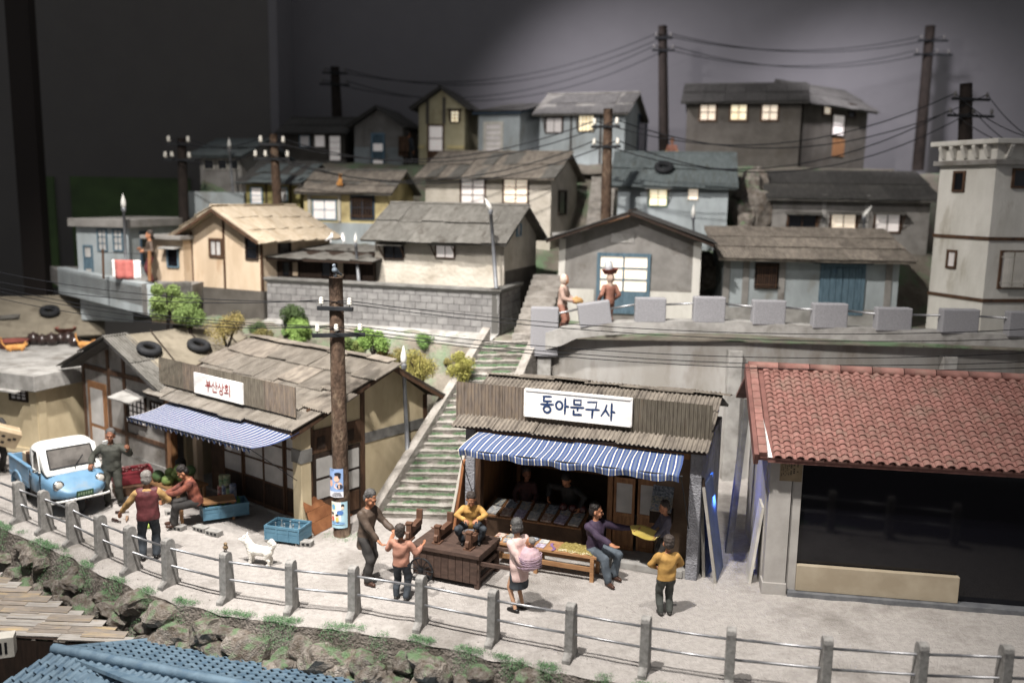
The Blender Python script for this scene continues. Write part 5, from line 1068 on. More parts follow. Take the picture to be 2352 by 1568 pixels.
# ============================================================ bushes
def leafmat(n, a, b): return mat(n, a, b, 8, .8, .2, 30, randv=0)
def bush(label, u, v, y, w, hgt, ca, cb, n=2600, trunk=True, seed=0, lumps=9, ls=.055, z=None, name='bush', group=None):
    p = P(u, v, y=y); rr = random.Random(seed); root = empty(name, p, rr.uniform(0, 6), label, 'bush', group)
    m = leafmat('leaf_' + ca.strip('#'), ca, cb); mb = MB(); lc = []
    for _ in range(lumps): a = rr.uniform(0, 6.28); q = rr.random() ** .6; t = rr.random(); lc.append((Vector((math.cos(a) * w * .34 * q * (1.15 - .5 * t), math.sin(a) * w * .34 * q, hgt * (.25 + .62 * t))), w * rr.uniform(.16, .26)))
    for _ in range(int(n * 3.6)):
        c, r = rr.choice(lc); d = Vector((rr.gauss(0, 1), rr.gauss(0, 1), rr.gauss(0, 1))).normalized(); q = c + d * r * (rr.random() ** .35) * (1 + .25 * noise.noise(d * 3 + c * 5)); q.z = max(q.z, .02)
        s = ls * .72 * rr.uniform(.5, 1.1); a = Vector((rr.gauss(0, 1), rr.gauss(0, 1), rr.gauss(0, 1))).normalized(); b = a.cross(d).normalized(); a = (d * .5 + a * .5).normalized()
        mb.face([q - b * s * .5, q + a * s * .6, q + b * s * .5, q - a * s * .5])
    mb.build('crown', m, root); t = MB()
    for _ in range(4): a = rr.uniform(0, 6.28); t.tube([(0, 0, -.15), (math.cos(a) * w * .12, math.sin(a) * w * .12, hgt * .35), (math.cos(a) * w * .25, math.sin(a) * w * .25, hgt * .7)], [w * .035, w * .025, w * .01], 5)
    t.build('trunk', M_poled, root)
bush('tall light green bush beside the blue grey terrace wall', 385, 742, 23.6, 1.05, 1.20, '#829a48', '#667d32', 3400, seed=1, name='bush')
bush('round light green bush beside the tall light green one', 437, 752, 23.4, 1.0, .78, '#7a9444', '#5f7830', 2600, seed=2)
bush('sparse bronze bush growing behind the tarpaulin roof', 522, 790, 22.8, 1.1, .72, '#97893e', '#7d6a30', 1700, seed=3, ls=.045)
bush('dark green pointed bush on the slope behind the grocery', 676, 762, 23.2, .78, .66, '#4a6030', '#394c24', 2200, seed=4)
bush('bright lime bush in front of the dark pointed bush', 690, 793, 22.8, .95, .62, '#7fa03c', '#64822c', 2600, seed=5)
bush('bright lime bush with spreading twigs beside the bark pole', 858, 812, 22.0, .85, .60, '#7a9c38', '#5f8028', 2000, seed=6)
bush('olive yellow bush beside the dirt patch and the grocery roof', 965, 880, 21.3, 1.15, .85, '#958f35', '#7b6f26', 2800, seed=7, ls=.045)
bush('olive yellow bush leaning over the staircase side wall', 1062, 880, 21.3, .75, .75, '#9c9a32', '#7d7824', 2000, seed=8, ls=.045)
bush('small bronze bush behind the bark pole', 880, 832, 22.2, .6, .4, '#8f7f3a', '#72622a', 900, seed=9, ls=.045)
bush('low olive bush growing behind the grocery ridge', 600, 800, 22.9, .9, .5, '#847c3c', '#68602c', 1500, seed=12, ls=.045)
bush('small dull green bush on the slope below the block wall', 780, 812, 22.4, .6, .42, '#6d7f3c', '#54662c', 1300, seed=13)
sb = random.Random(21)
for k in range(22):
    x = sb.uniform(-7.2, -.9); y0_ = 22.9 + max(0, -x) * .27; y = y0_ - sb.uniform(.12, .75); zz_ = hill(x, y)
    if zz_ < .8: continue
    d_ = Vector((x, y, zz_)) - CAM; c_ = CM.transposed() @ d_; uu = 1176 + FPX * c_.x / -c_.z; vv = 784 - FPX * c_.y / -c_.z
    q = [('#7d8c3c', '#62702c'), ('#8a8038', '#6e662a'), ('#6f9340', '#577a30'), ('#5a7038', '#475a2a')][k % 4]
    bush('low rounded shrub on the planted slope below the block wall', uu, vv + 4, y, sb.uniform(.35, .65), sb.uniform(.22, .40), q[0], q[1], 700, seed=40 + k, lumps=6, ls=.045, name='low_shrub', group='low shrubs on the planted slope')
# grass flock (nobody could count it)
M_flock = mat('flock_green', '#6a9562', '#4c7848', 30, .9, .1, 60)
def tuft(mb, p, n, s, rr):
    for _ in range(n):
        a = rr.uniform(0, 6.28); b = Vector((math.cos(a), math.sin(a), 0)) * s * .25; t = Vector((rr.gauss(0, .9), rr.gauss(0, .9), 1)) * s * rr.uniform(.4, 1); q = Vector(p) + Vector((rr.gauss(0, s), rr.gauss(0, s), rr.gauss(0, s * .3))) * 1.9
        mb.face([q - b, q + b, q + t])
gr = random.Random(3); mb = MB()
for _ in range(7000):
    x = gr.uniform(-13, 6.5); e = edge_y(x); k = nz(x, 0, .9, 7) + .4 * nz(x, 2, 3, 7)
    t = abs(gr.gauss(0, .35)); y = e + .16 - t * .8
    if nz(x, y, 2.6, 4) < .02: continue
    z = -.03 - max(0, e - y) * 2.1 if y < e else -.015; z = max(z, -1.3)
    tuft(mb, (x, y - .05, z), 16, .022, gr)
tag(mb.build('bank_grass', M_flock), 'green flock grass along the rocky bank', 'grass', kind='stuff')
mb = MB()
for k, (a, b, z1) in enumerate(step_pts[1:]):
    for _ in range(150):
        w = gr.random(); p = a.lerp(b, w)
        if nz(w * 3, k * .7, 1.6, 2) < -.18: continue
        d = (T0 - B0).normalized(); p = p - d * gr.uniform(0, .05); tuft(mb, (p.x, p.y, z1 - .122), 12, .024, gr)
for _ in range(150): a = gr.uniform(0, 6.28); q = gr.random() ** .5 * .38; tuft(mb, (pb_.x + math.cos(a) * q, pb_.y - .1 + math.sin(a) * q * .8, 0), 5, .022, gr)
tag(mb.build('step_grass', M_flock), 'green flock grass on the stair treads and pole foot', 'grass', kind='stuff')
mb = MB()
for _ in range(7000):
    x = gr.uniform(-8, .6); y = gr.uniform(20.8, 25.5)
    if nz(x, y, 1.1, 1) < .05 or hill(x, y) < .6 or hill(x, y) > 3.36: continue
    tuft(mb, (x, y, hill(x, y)), 5, .035, gr)
tag(mb.build('slope_grass', M_flock), 'green flock grass on the planted slope', 'grass', kind='stuff')
# pebbles
mb = MB()
for _ in range(500):
    x = gr.uniform(-12, 8); y = edge_y(x) + .1 + gr.random() ** 1.3 * 5; s = gr.uniform(.006, .016); mb.box((x, y, .018 * nz(x, y, 1.7) + .012 * nz(x, y, 5) + s * .2), (s * 1.4, s, s), Euler((gr.random(), gr.random(), gr.random() * 6)).to_matrix())
tag(mb.build('gravel', M_street), 'scattered grit on the street', 'gravel', kind='stuff')
# ============================================================ organic figures: clay-like bodies grown from joints
def _tmpl(n=12):
    lat = [-90, -60, -30, 0, 0, 30, 60, 90]; v = []; side = []
    for i, a in enumerate(lat):
        for k in range(n): t = 2 * math.pi * k / n; v.append((math.cos(R(a)) * math.cos(t), math.cos(R(a)) * math.sin(t), math.sin(R(a)))); side.append(1 if i > 3 else 0)
    f = [[i * n + k, i * n + (k + 1) % n, (i + 1) * n + (k + 1) % n, (i + 1) * n + k] for i in range(7) for k in range(n)]
    f += [list(range(n))[::-1], [7 * n + k for k in range(n)]]
    return np.array(v), np.array(side), f
TV, TS, TF = _tmpl()
def prim_mesh(prims):
    V, F, n0 = [], [], 0
    for p in prims:
        if p[0] == 'c':
            a, b = np.array(p[1], float), np.array(p[2], float); d = b - a; L = np.linalg.norm(d); z = d / L if L > 1e-6 else np.array((0, 0, 1.))
            x = np.cross(z, (0, 0, 1.) if abs(z[2]) < .9 else (1., 0, 0)); x /= np.linalg.norm(x); y = np.cross(z, x)
            r = np.where(TS[:, None] == 1, p[4], p[3]); o = np.where(TS[:, None] == 1, b, a); v = o + r * (TV[:, :1] * x + TV[:, 1:2] * y + TV[:, 2:] * z); f = TF
        elif p[0] == 'e':
            v = TV * np.array(p[2]); M_ = p[3] if len(p) > 3 and p[3] is not None else Matrix.Identity(3); v = v @ np.array(M_).T + np.array(p[1]); f = TF
        else:   # loft of ellipses (rx, ry, x, y, z) under a 4x4 matrix
            n = 16; v = []; S = p[1]; mt = np.array(p[2])
            for rx, ry, x, y, z in S: v += [(x + rx * math.cos(2 * math.pi * k / n), y + ry * math.sin(2 * math.pi * k / n), z) for k in range(n)]
            v = np.array(v); v = v @ mt[:3, :3].T + mt[:3, 3]
            f = [[i * n + k, i * n + (k + 1) % n, (i + 1) * n + (k + 1) % n, (i + 1) * n + k] for i in range(len(S) - 1) for k in range(n)]; f += [list(range(n))[::-1], [(len(S) - 1) * n + k for k in range(n)]]
        V.append(v); F += [[n0 + i for i in q] for q in f]; n0 += len(v)
    return np.vstack(V), F
def organic(prims, vox, name, m, parent=None, smooth=4, disp=0.0, dscale=9.0, scale=1.0, loc=None):
    V, F = prim_mesh(prims); V = V * scale
    me = bpy.data.meshes.new('tmp'); me.from_pydata(V.tolist(), [], F); o = bpy.data.objects.new('tmp', me); COL.objects.link(o)
    a = o.modifiers.new('r', 'REMESH'); a.mode = 'VOXEL'; a.voxel_size = vox
    s = o.modifiers.new('s', 'SMOOTH'); s.factor = .5; s.iterations = smooth
    dg = bpy.context.evaluated_depsgraph_get(); dg.update(); nm = bpy.data.meshes.new_from_object(o.evaluated_get(dg)); bpy.data.objects.remove(o); bpy.data.meshes.remove(me)
    if disp:
        co = np.empty(len(nm.vertices) * 3); nm.vertices.foreach_get('co', co); co = co.reshape(-1, 3); no = np.empty(len(nm.vertices) * 3); nm.vertices.foreach_get('normal', no); no = no.reshape(-1, 3)
        q = co * dscale; w = (np.sin(q[:, 0] * 1.3 + 2 * np.sin(q[:, 2] * 1.7)) * np.sin(q[:, 1] * 1.9 + 1.5 * np.sin(q[:, 0] * .8)) + .6 * np.sin(q[:, 2] * 3.1 + 3 * np.sin(q[:, 0] + q[:, 1]))) * disp
        nm.vertices.foreach_set('co', (co + no * w[:, None]).ravel())
    nm.materials.clear(); nm.materials.append(m); nm.polygons.foreach_set('use_smooth', [True] * len(nm.polygons)); nm.name = name
    r = obj(name, nm, parent)
    if loc is not None: r.location = loc
    return r
def V3(*a): return Vector(a)
def ik(a, b, l1, l2, pole):
    d = b - a; L = d.length
    if L > (l1 + l2) * .995: b = a + d * ((l1 + l2) * .995 / L); d = b - a; L = d.length
    c = (l1 * l1 - l2 * l2 + L * L) / (2 * L); hgt = math.sqrt(max(0, l1 * l1 - c * c)); u = d / L; p = pole - u * pole.dot(u); p.normalize(); return a + u * c + p * hgt, b
SKIN = mat('skin_clay', '#b4774f', '#a0643e', 6, .55, .1, 40); SKINL = mat('skin_light', '#c99a72', '#b88560', 6, .55, .1, 40); SKIND = mat('skin_dark', '#8a5638', '#78482e', 6, .55, .1, 40)
M_eye = mat('eye_dark', '#1c1412', None, 5, .4, 0)
def cloth_m(n, a, b=None, rough=.75): return mat('cloth_' + n, a, b, 7, rough, .35, 26, dist=.015)
H_GREY = mat('hair_grey', '#5c5a58', '#3f3d3c', 14, .6, .8, 60, (1, 1, .3)); H_BLK = mat('hair_black', '#1f1b1a', '#2c2624', 14, .5, .8, 60, (1, 1, .3)); H_BRN = mat('hair_brown', '#4a403a', '#332b27', 14, .55, .8, 60, (1, 1, .3)); H_WHT = mat('hair_shaved', '#8d8781', '#6d6761', 14, .7, .5, 60)
def person(label, loc, rz, h, top, bottom, shoes=None, hair=H_BLK, skin=SKIN, pose=None, hs=1.0, skirt=0, vest=None, vox=.0105, sleeve=1.0, coat=0, hood=None, fat=1.0, group=None, low=False, sandal=False, apron=None):
    ps = pose or {}; s = h / 1.7; root = empty('person', loc, rz, label, 'person', group); g = ps.get
    pel = V3(*g('pel', (0, 0, .92))); U = Matrix.Translation(pel) @ Matrix.Rotation(g('twist', 0), 4, 'Z') @ Matrix.Rotation(g('side', 0), 4, 'Y') @ Matrix.Rotation(g('lean', 0), 4, 'X')
    HM = U @ Matrix.Translation((0, 0, .55)) @ Matrix.Rotation(g('hy', 0), 4, 'Z') @ Matrix.Rotation(g('hp', 0), 4, 'X') @ Matrix.Scale(hs * 1.20, 4); H3 = HM.to_3x3()
    def hp_(x, y, z): return HM @ V3(x, y, z)
    body, topp, botp, shoe, hairp, vestp = [], [], [], [], [], []
    fk = fat
    # head
    body += [('e', hp_(0, .008, .16), (.078, .093, .098), H3), ('e', hp_(0, -.022, .105), (.062, .070, .085), H3), ('c', hp_(0, -.088, .125), hp_(0, -.108, .092), .010, .017), ('e', hp_(0, -.062, .045), (.034, .03, .026), H3), ('c', hp_(-.035, -.083, .148), hp_(.035, -.083, .148), .014, .014),
             ('e', hp_(.078, .01, .115), (.014, .022, .032), H3), ('e', hp_(-.078, .01, .115), (.014, .022, .032), H3), ('c', U @ V3(0, 0, .46), hp_(0, .008, .09), .058, .054), ('c', hp_(-.02, -.083, .068), hp_(.02, -.083, .068), .010, .010), ('e', hp_(.04, -.06, .09), (.024, .024, .026), H3), ('e', hp_(-.04, -.06, .09), (.024, .024, .026), H3)]
    if hood:
        hairp += [('e', hp_(0, .02, .13), (.105, .105, .135), H3), ('c', hp_(0, .03, .0), hp_(0, .02, -.06), .075, .10)]
    else:
        hairp += [('e', hp_(0, .026, .198), (.092, .094, .088), H3), ('e', hp_(0, .055, .135), (.086, .066, .092), H3)]
        if ps.get('bun'): hairp += [('e', hp_(0, .12, .12), (.045, .04, .045), H3)]
        if ps.get('bob'): hairp += [('e', hp_(.06, .03, .11), (.04, .06, .075), H3), ('e', hp_(-.06, .03, .11), (.04, .06, .075), H3)]
    # torso loft
    def tor(k, hem, up=.52): return [(.165 * k * fk, .122 * k * fk, 0, 0, -.06 - hem), (.170 * k * fk, .128 * k * fk, 0, 0, .02), (.155 * k * fk, .118 * k * fk, 0, 0, .14), (.172 * k * fk, .124 * k * fk, 0, 0, .28), (.185 * k * fk, .118 * k * fk, 0, .005, .40), (.150 * k, .095 * k, 0, .008, .475), (.075 * k, .07 * k, 0, .005, up)]
    body.append(('l', tor(.9, 0), U)); topp.append(('l', tor(1.12, .03 + coat), U))
    # arms
    ar = {}
    for sd, key in ((1, 'hL'), (-1, 'hR')):
        sh = U @ V3(.185 * sd * (.9 + .1 * fk), .005, .44); w = V3(*g(key, (.25 * sd, -.05, .86))); pole = V3(*g('e' + key[1], (sd * .5, .7, -.4)))
        el, w = ik(sh, w, .275, .255, pole); ar[key] = (sh, el, w)
        body += [('c', sh, el, .048, .040), ('c', el, w, .040, .030)]
        topp += [('c', sh, el, .080 * fk, .068), ('c', el, el.lerp(w, .93 * sleeve if sleeve <= 1 else .93), .068, .056)] if sleeve > .5 else [('c', sh, sh.lerp(el, .8), .072, .064)]
        d = (w - el).normalized(); n = V3(*g('n' + key[1], (-sd, 0, -.2))); n = (n - d * n.dot(d)).normalized(); sv = d.cross(n).normalized(); k = 1.28
        hd = V3(*g('d' + key[1], tuple(d))); hd.normalize(); d = hd; n = (n - d * n.dot(d)).normalized(); sv = d.cross(n).normalized()
        th = 1 if sv.dot(V3(0, -1, .4)) > 0 else -1
        M3 = Matrix((sv, d, n)).transposed(); body.append(('e', w + d * .048 * k, (.043 * k, .056 * k, .021 * k), M3)); cu = g('curl', .45)
        for i in range(4):
            b0 = w + d * .085 * k + sv * (-.031 + .0207 * i) * k; l1 = (.036, .042, .040, .032)[i] * k; f1 = (d * math.cos(cu) + n * math.sin(cu)); f2 = (d * math.cos(cu * 2.2) + n * math.sin(cu * 2.2)); b1 = b0 + f1 * l1; body += [('c', b0, b1, .0140, .0130), ('c', b1, b1 + f2 * l1 * .85, .0130, .0112)]
        t0 = w + d * .03 * k + sv * th * .036 * k; t1 = t0 + (d * .55 + sv * th * .75 + n * .3).normalized() * .042 * k; body += [('c', t0, t1, .0145, .0125), ('c', t1, t1 + (d * .85 + sv * th * .3 + n * .4).normalized() * .032 * k, .0125, .0105)]
    # legs
    for sd, key in ((1, 'fL'), (-1, 'fR')):
        hp = pel + V3(.092 * sd, 0, -.03); an = V3(*g(key, (.105 * sd, .02, .085))); kn, an = ik(hp, an, .43, .42, V3(*g('k' + key[1], (sd * .15, -1, .1)))); ft = V3(*g('t' + key[1], (sd * .12, -1, 0))); ft.z = 0; ft.normalize()
        body += [('c', hp, kn, .075, .052), ('c', kn, an, .050, .034)]; sole = an - V3(0, 0, .045)
        body += [('c', an, sole + ft * .02, .036, .034), ('c', sole - ft * .03, sole + ft * .14, .032, .026)]
        if shoes: shoe += [('c', sole - ft * .045 + V3(0, 0, .008), sole + ft * .05 + V3(0, 0, .012), .046, .047), ('c', sole + ft * .05 + V3(0, 0, .008), sole + ft * .150 + V3(0, 0, .0), .047, .038)]
        if not skirt: botp += [('c', hp, kn, .106 * fk, .086), ('c', kn, an.lerp(kn, .06), .086, .078)]
    if skirt: botp += [('l', [(.20, .16, 0, -.01, -skirt), (.20, .165, 0, -.008, -skirt * .6), (.185, .15, 0, 0, -.1), (.165, .125, 0, 0, .08)], Matrix.Translation(pel) @ Matrix.Rotation(g('lean', 0) * .3, 4, 'X'))]
    else: botp += [('l', [(.12, .10, 0, 0, -.14), (.168 * fk, .13 * fk, 0, 0, -.03), (.168 * fk, .128 * fk, 0, 0, .09)], Matrix.Translation(pel) @ Matrix.Rotation(g('lean', 0) * .5, 4, 'X'))]
    bv = vox if not low else .016
    organic(body, bv * .92, 'body', skin, root, 2, 0, scale=s)
    organic(topp, bv * 1.25, 'shirt', top, root, 2, .0075 if not low else 0, scale=s)
    organic(botp, bv * 1.25, 'skirt' if skirt else 'trousers', bottom, root, 2, .0065 if not low else 0, scale=s)
    if vest: organic([('l', tor(1.22, .04, .50), U)] + [('c', U @ V3(.07 * q, .0, .47), U @ V3(.16 * q, .005, .45), .08, .085) for q in (-1, 1)], bv * 1.25, 'vest', vest, root, 3, .006, scale=s)
    if shoes:
        for q in (0, 2): organic(shoe[q:q + 2], bv * 1.1, 'shoe', shoes, root, 2, scale=s)
    organic(hairp, bv * 1.0, 'headscarf' if hood else 'hair', hood or hair, root, 2, .0035, 34, scale=s)
    if not low:
        for sd in (-1, 1):
            o = organic([('e', hp_(.032 * sd, -.084, .128), (.013, .008, .007), H3)], .004, 'eye', M_eye, root, 1, scale=s)
    return root
def Pg(u, v): p = P(u, v, z=0); return (p.x, p.y, 0)
C_BROWN = cloth_m('brown', '#4a3c32', '#5c4c3f', .6); C_DK = cloth_m('charcoal', '#2f2d2c', '#3b3836'); C_NAVY = cloth_m('navy', '#3a4149', '#2b3036'); C_MUST = cloth_m('mustard', '#b88a2e', '#a3761f'); C_PINKB = cloth_m('salmon', '#b07860', '#a06a52'); C_GRN = cloth_m('greengrey', '#4a4d49', '#3c3f3b')
C_OVER = cloth_m('overall', '#464740', '#35362f'); C_MAR = cloth_m('maroon', '#6b3134', '#582628', .5); C_OCH = cloth_m('ochre', '#b68d4c', '#a37a3a'); C_RED = cloth_m('rust', '#8f4a32', '#5c2d24'); C_PURP = cloth_m('purple', '#43334a', '#33263a'); C_JEAN = cloth_m('jean', '#55606a', '#434c55'); C_PINK = cloth_m('pink', '#d6b8b0', '#c9a69e'); C_SKIRT = cloth_m('skirt', '#3f464c', '#323840'); C_GREY = cloth_m('greyl', '#595564', '#484553'); C_BEIGE = cloth_m('beige', '#b39484', '#a08070'); C_TERRA = cloth_m('terra', '#a06a55', '#8c5844')
SH_BR = mat('shoe_brown', '#4a2f22', '#3a241a', 5, .35, .05); SH_BK = mat('shoe_black', '#1d1b1b', None, 5, .4, .05); SH_GR = mat('shoe_grey', '#34322f', None, 5, .6, .05)

person('grey haired man in dark brown coat reaching out to a boy beside the ride cart', Pg(842, 1335), R(62), 1.68, C_BROWN, C_DK, SH_BR, H_GREY, SKIN, dict(hL=(.22, -.42, 1.02), nL=(0, 0, 1), hR=(-.10, -.42, .80), nR=(.3, -.2, 1), lean=.10, hp=.22, hy=-.1, fL=(.12, .10, .085), fR=(-.12, -.12, .085), curl=.5), coat=.16)
person('boy in salmon sweater and dark jeans raising his arms seen from behind', Pg(922, 1376), R(168), 1.30, C_PINKB, C_NAVY, SH_GR, H_BRN, SKIN, dict(hL=(.36, -.30, 1.26), hR=(-.40, -.26, 1.22), eL=(.4, .3, -.8), eR=(-.4, .3, -.8), nL=(-.5, 0, .6), nR=(.5, 0, .6), fL=(.13, .0, .085), fR=(-.13, .05, .085), hp=-.12, lean=-.03, curl=.3), hs=1.16, fat=1.08)
person('boy in mustard sweater and grey trousers standing with bent arms seen from behind', Pg(1527, 1412), R(188), 1.33, C_MUST, C_GRN, SH_GR, H_BRN, SKIN, dict(hL=(.20, -.22, 1.02), hR=(-.18, -.22, 1.0), eL=(.9, .3, -.1), eR=(-.9, .3, -.1), nL=(-.5, 0, .6), nR=(.5, 0, .6), fL=(.10, 0, .085), fR=(-.10, .0, .085)), hs=1.14, fat=1.12)
wo = person('woman in pale pink jacket and grey skirt standing with a wrapped baby', Pg(1190, 1402), R(228), 1.55, C_PINK, C_SKIRT, SH_BK, H_GREY, SKINL, dict(hL=(.14, .34, .92), hR=(-.14, .34, .92), eL=(1, .2, -.2), eR=(-1, .2, -.2), nL=(0, -1, .2), nR=(0, -1, .2), dL=(-1, .2, 0), dR=(1, .2, 0), lean=.12, hy=-.15, hp=.05, bob=1), hs=1.02, skirt=.44, coat=.20, fat=1.05)
# baby on her back
bb = empty('person', wo.location + Vector((0, 0, 0)), R(228), 'baby wrapped in pink blanket carried on the back of the woman in pink', 'person'); sk = .91; M_wrap = cloth_m('wrap', '#c6a4a8', '#b594a0')
HB = Matrix.Translation((0, .27, 1.42)) @ Matrix.Rotation(.5, 4, 'Z') ; H3 = HB.to_3x3()
organic([('e', HB @ V3(0, 0, .02), (.078, .085, .085), H3), ('e', HB @ V3(0, -.03, -.02), (.06, .06, .06), H3), ('c', HB @ V3(0, -.08, 0), HB @ V3(0, -.095, -.02), .012, .015), ('e', HB @ V3(.075, 0, -.01), (.015, .02, .025), H3), ('e', HB @ V3(-.075, 0, -.01), (.015, .02, .025), H3), ('c', (0, .27, 1.36), (0, .26, 1.12), .06, .1)], .010, 'body', SKIN, bb, 2, scale=sk)
organic([('e', HB @ V3(0, .018, .035), (.083, .082, .078), H3)], .011, 'hair', H_WHT, bb, 2, scale=sk)
organic([('l', [(.10, .08, 0, .22, .88), (.21, .17, 0, .27, .96), (.23, .20, 0, .27, 1.12), (.18, .15, 0, .26, 1.26), (.10, .09, 0, .25, 1.34)], Matrix.Identity(4))], .011, 'blanket', M_wrap, bb, 3, .004, 16, scale=sk)
m2 = MB()
for k in range(5): m2.tube([Vector((.238 * math.cos(t), .26 + .208 * math.sin(t), .99 + .05 * k + .02 * math.sin(t * 2 + k))) * sk for t in [2 * math.pi * q / 24 for q in range(25)]], .007, 6)
m2.build('blanket_cord', cloth_m('cord', '#b397a4', '#a88ca0'), bb, smooth=True)
person('man in dark purple sweater sitting at the bench end with an open hand', Pg(1385, 1330)[:2] + (0,), R(38), 1.68, C_PURP, C_JEAN, SH_BR, H_BLK, SKIN, dict(pel=(.0, .24, .56), lean=-.02, fL=(.16, -.12, .085), fR=(-.14, -.28, .085), kL=(.3, -1, .3), kR=(-.2, -1, .3), hL=(.56, -.10, .92), hR=(-.05, -.36, .74), nL=(0, -.5, .8), nR=(0, 0, 1), eL=(.3, .5, -.8), hy=.75, hp=.05, curl=.25))
# vest man, coverall man, seated shopper
person('man in maroon vest over ochre shirt seen from behind at the railing', Pg(345, 1283), R(200), 1.66, C_OCH, C_NAVY, SH_BK, H_WHT, SKIN, dict(hL=(.48, -.24, .95), hR=(-.30, -.28, 1.06), eL=(.5, .5, -.5), eR=(-.8, .5, -.3), nL=(-.2, 0, -1), fL=(.13, .02, .085), fR=(-.12, .0, .085), lean=.04), vest=C_MAR, fat=1.05)
person('man in dark grey coveralls raising his hand beside the blue truck', Pg(262, 1158), R(14), 1.66, C_OVER, C_OVER, SH_BK, H_GREY, SKIND, dict(hL=(.42, -.26, 1.36), hR=(-.40, -.22, 1.05), eL=(.6, .3, -.9), eR=(-.8, .4, -.4), nL=(-.6, -.2, .3), nR=(.4, 0, -1), curl=.9, fL=(.14, 0, .085), fR=(-.12, 0, .085)), fat=1.12)
person('person in rust sweater and dark trousers sitting before the grocery display', Pg(420, 1212)[:2] + (.06,), R(-72), 1.62, C_RED, C_DK, SH_BR, H_BLK, SKIN, dict(pel=(.0, .30, .55), lean=.30, fL=(.10, -.16, .085), fR=(-.08, -.20, .085), hL=(.16, -.30, .78), hR=(-.10, -.34, .72), hp=.35, curl=.5))
# cart boy (on the ride cart, base height set below), shop people, seller
CARTZ = .66
cb = P(1077, 1262, y=15.75)
person('boy in mustard sweater riding on the cart with hands on his knees', (cb.x + .02, cb.y + .12, CARTZ + .0), R(4), 1.22, C_MUST, C_NAVY, SH_BK, H_BRN, SKIN, dict(pel=(.0, .08, .50), lean=.24, fL=(.20, -.12, .085), fR=(-.20, -.12, .085), kL=(.6, -.8, .3), kR=(-.6, -.8, .3), hL=(.17, -.30, .72), hR=(-.17, -.30, .72), eL=(1, .2, 0), eR=(-1, .2, 0), nL=(0, 0, -1), nR=(0, 0, -1), hp=.30, curl=.7), hs=1.2, fat=1.15)
def s2p(x, y, z=.16): p = wpt(S2, x, y, z); return (p.x, p.y, p.z)
person('shopkeeper in black jacket bending over the goods inside the stationery shop', s2p(1.78, .92, .0), RZ2 + R(-6), 1.52, cloth_m('black', '#201f1f', '#2b2929'), C_DK, SH_BK, H_BLK, SKIN, dict(hL=(.36, -.34, .98), hR=(-.42, -.30, 1.12), lean=.38, hp=.30, curl=.6, eL=(.9, .2, .2), eR=(-.9, .2, .2)))
person('child in dark red shirt browsing at the left of the shopkeeper', s2p(.82, .92, .0), RZ2 + R(20), 1.38, cloth_m('darkred', '#4a2a2a', '#33201f'), C_DK, SH_BK, H_BRN, SKIND, dict(hL=(.20, -.30, 1.02), hR=(-.26, -.26, .98), hy=.3, hp=.1), hs=1.1)
person('boy in grey shirt holding a yellow sheet inside the shop doorway', s2p(3.88, .02, .15), RZ2 + R(-58), 1.22, C_GREY, C_DK, SH_BK, H_BRN, SKIN, dict(hL=(.16, -.34, .92), hR=(-.14, -.36, .92), nL=(0, 0, 1), nR=(0, 0, 1), hp=.25), hs=1.15)
ys = MB(); yc = Vector(s2p(3.55, -.22, .88)); n = 22
ys.face([(.27 * (1 + .12 * math.sin(5 * t)) * math.cos(t),   .15 * (1 + .1 * math.sin(4 * t + 1)) * math.sin(t), .02 * math.sin(3 * t)) for t in [2 * math.pi * k / n for k in range(n)]]); yo = ys.build('candy_sheet', mat('candy_yellow', '#c9b02e', '#b59c22', 4, .35, .05, spec=.6)); yo.location = yc; yo.rotation_euler = (R(32), R(10), RZ2 + R(5)); sm = yo.modifiers.new('th', 'SOLIDIFY'); sm.thickness = .015; tag(yo, 'flat glossy yellow sheet held by the boy in the shop doorway', 'sheet')
# terrace women, hill figures
w1 = P(1290, 760, y=22.7); person('woman in pale headscarf carrying a bundle behind the parapet', (w1.x, w1.y, 3.5), R(68), 1.50, C_BEIGE, C_TERRA, SH_BK, H_BLK, SKIN, dict(hL=(.14, -.34, 1.04), hR=(-.14, -.34, 1.04), lean=.08, curl=.8), hood=mat('scarf_pale', '#cdb9a8', '#b9a594', 6, .8, .2), low=True)
w2 = P(1396, 760, y=23.2); person('woman in terracotta clothes carrying a red basin on her head', (w2.x, w2.y, 3.55), R(205), 1.46, C_TERRA, C_TERRA, SH_BK, H_BLK, SKIN, dict(hL=(.30, -.08, .98), hR=(-.24, -.10, .96), lean=-.04), hood=mat('scarf_beige', '#b89c88', '#a48874', 6, .8, .2), low=True)
q = Vector((w2.x + .02, w2.y + .03, 3.55 + 1.50)); bs_ = basin(q, .21, .12, 'small red basin carried on the head of the terrace woman'); bs_.rotation_euler = (0, R(-6), 0)
gj = MB().lathe([(.09, 0), (.11, .05), (.11, .18), (.085, .22), (.09, .25), (.08, .25), (.10, .05)], n=14).build('glass_jar', mat('glass_clear', '#c9ccd0', '#a9adb2', 9, .15, 0, spec=.6), smooth=True); gj.location = q + Vector((-.03, 0, .08)); gj.rotation_euler = (0, R(-10), 0); tag(gj, 'clear glass jar standing in the basin on the woman head', 'jar')
bn = organic([('e', (0, 0, 0), (.16, .10, .09)), ('c', (.08, 0, -.02), (.16, -.02, -.14), .06, .04), ('c', (-.08, 0, .02), (-.02, -.04, .08), .05, .04)], .016, 'bundle', C_OCH, None, 2, .006); bn.location = Vector((w1.x + .36, w1.y - .16, 3.5 + .92)); tag(bn, 'mustard cloth bundle held by the woman in the pale headscarf', 'bundle')
u1 = P(938, 388, y=35.0); person('dark clothed person with a loaded back frame between the hilltop houses', (u1.x, u1.y, u1.z), R(150), 1.35, C_NAVY, C_DK, SH_BK, H_BLK, SKIN, {}, low=True)
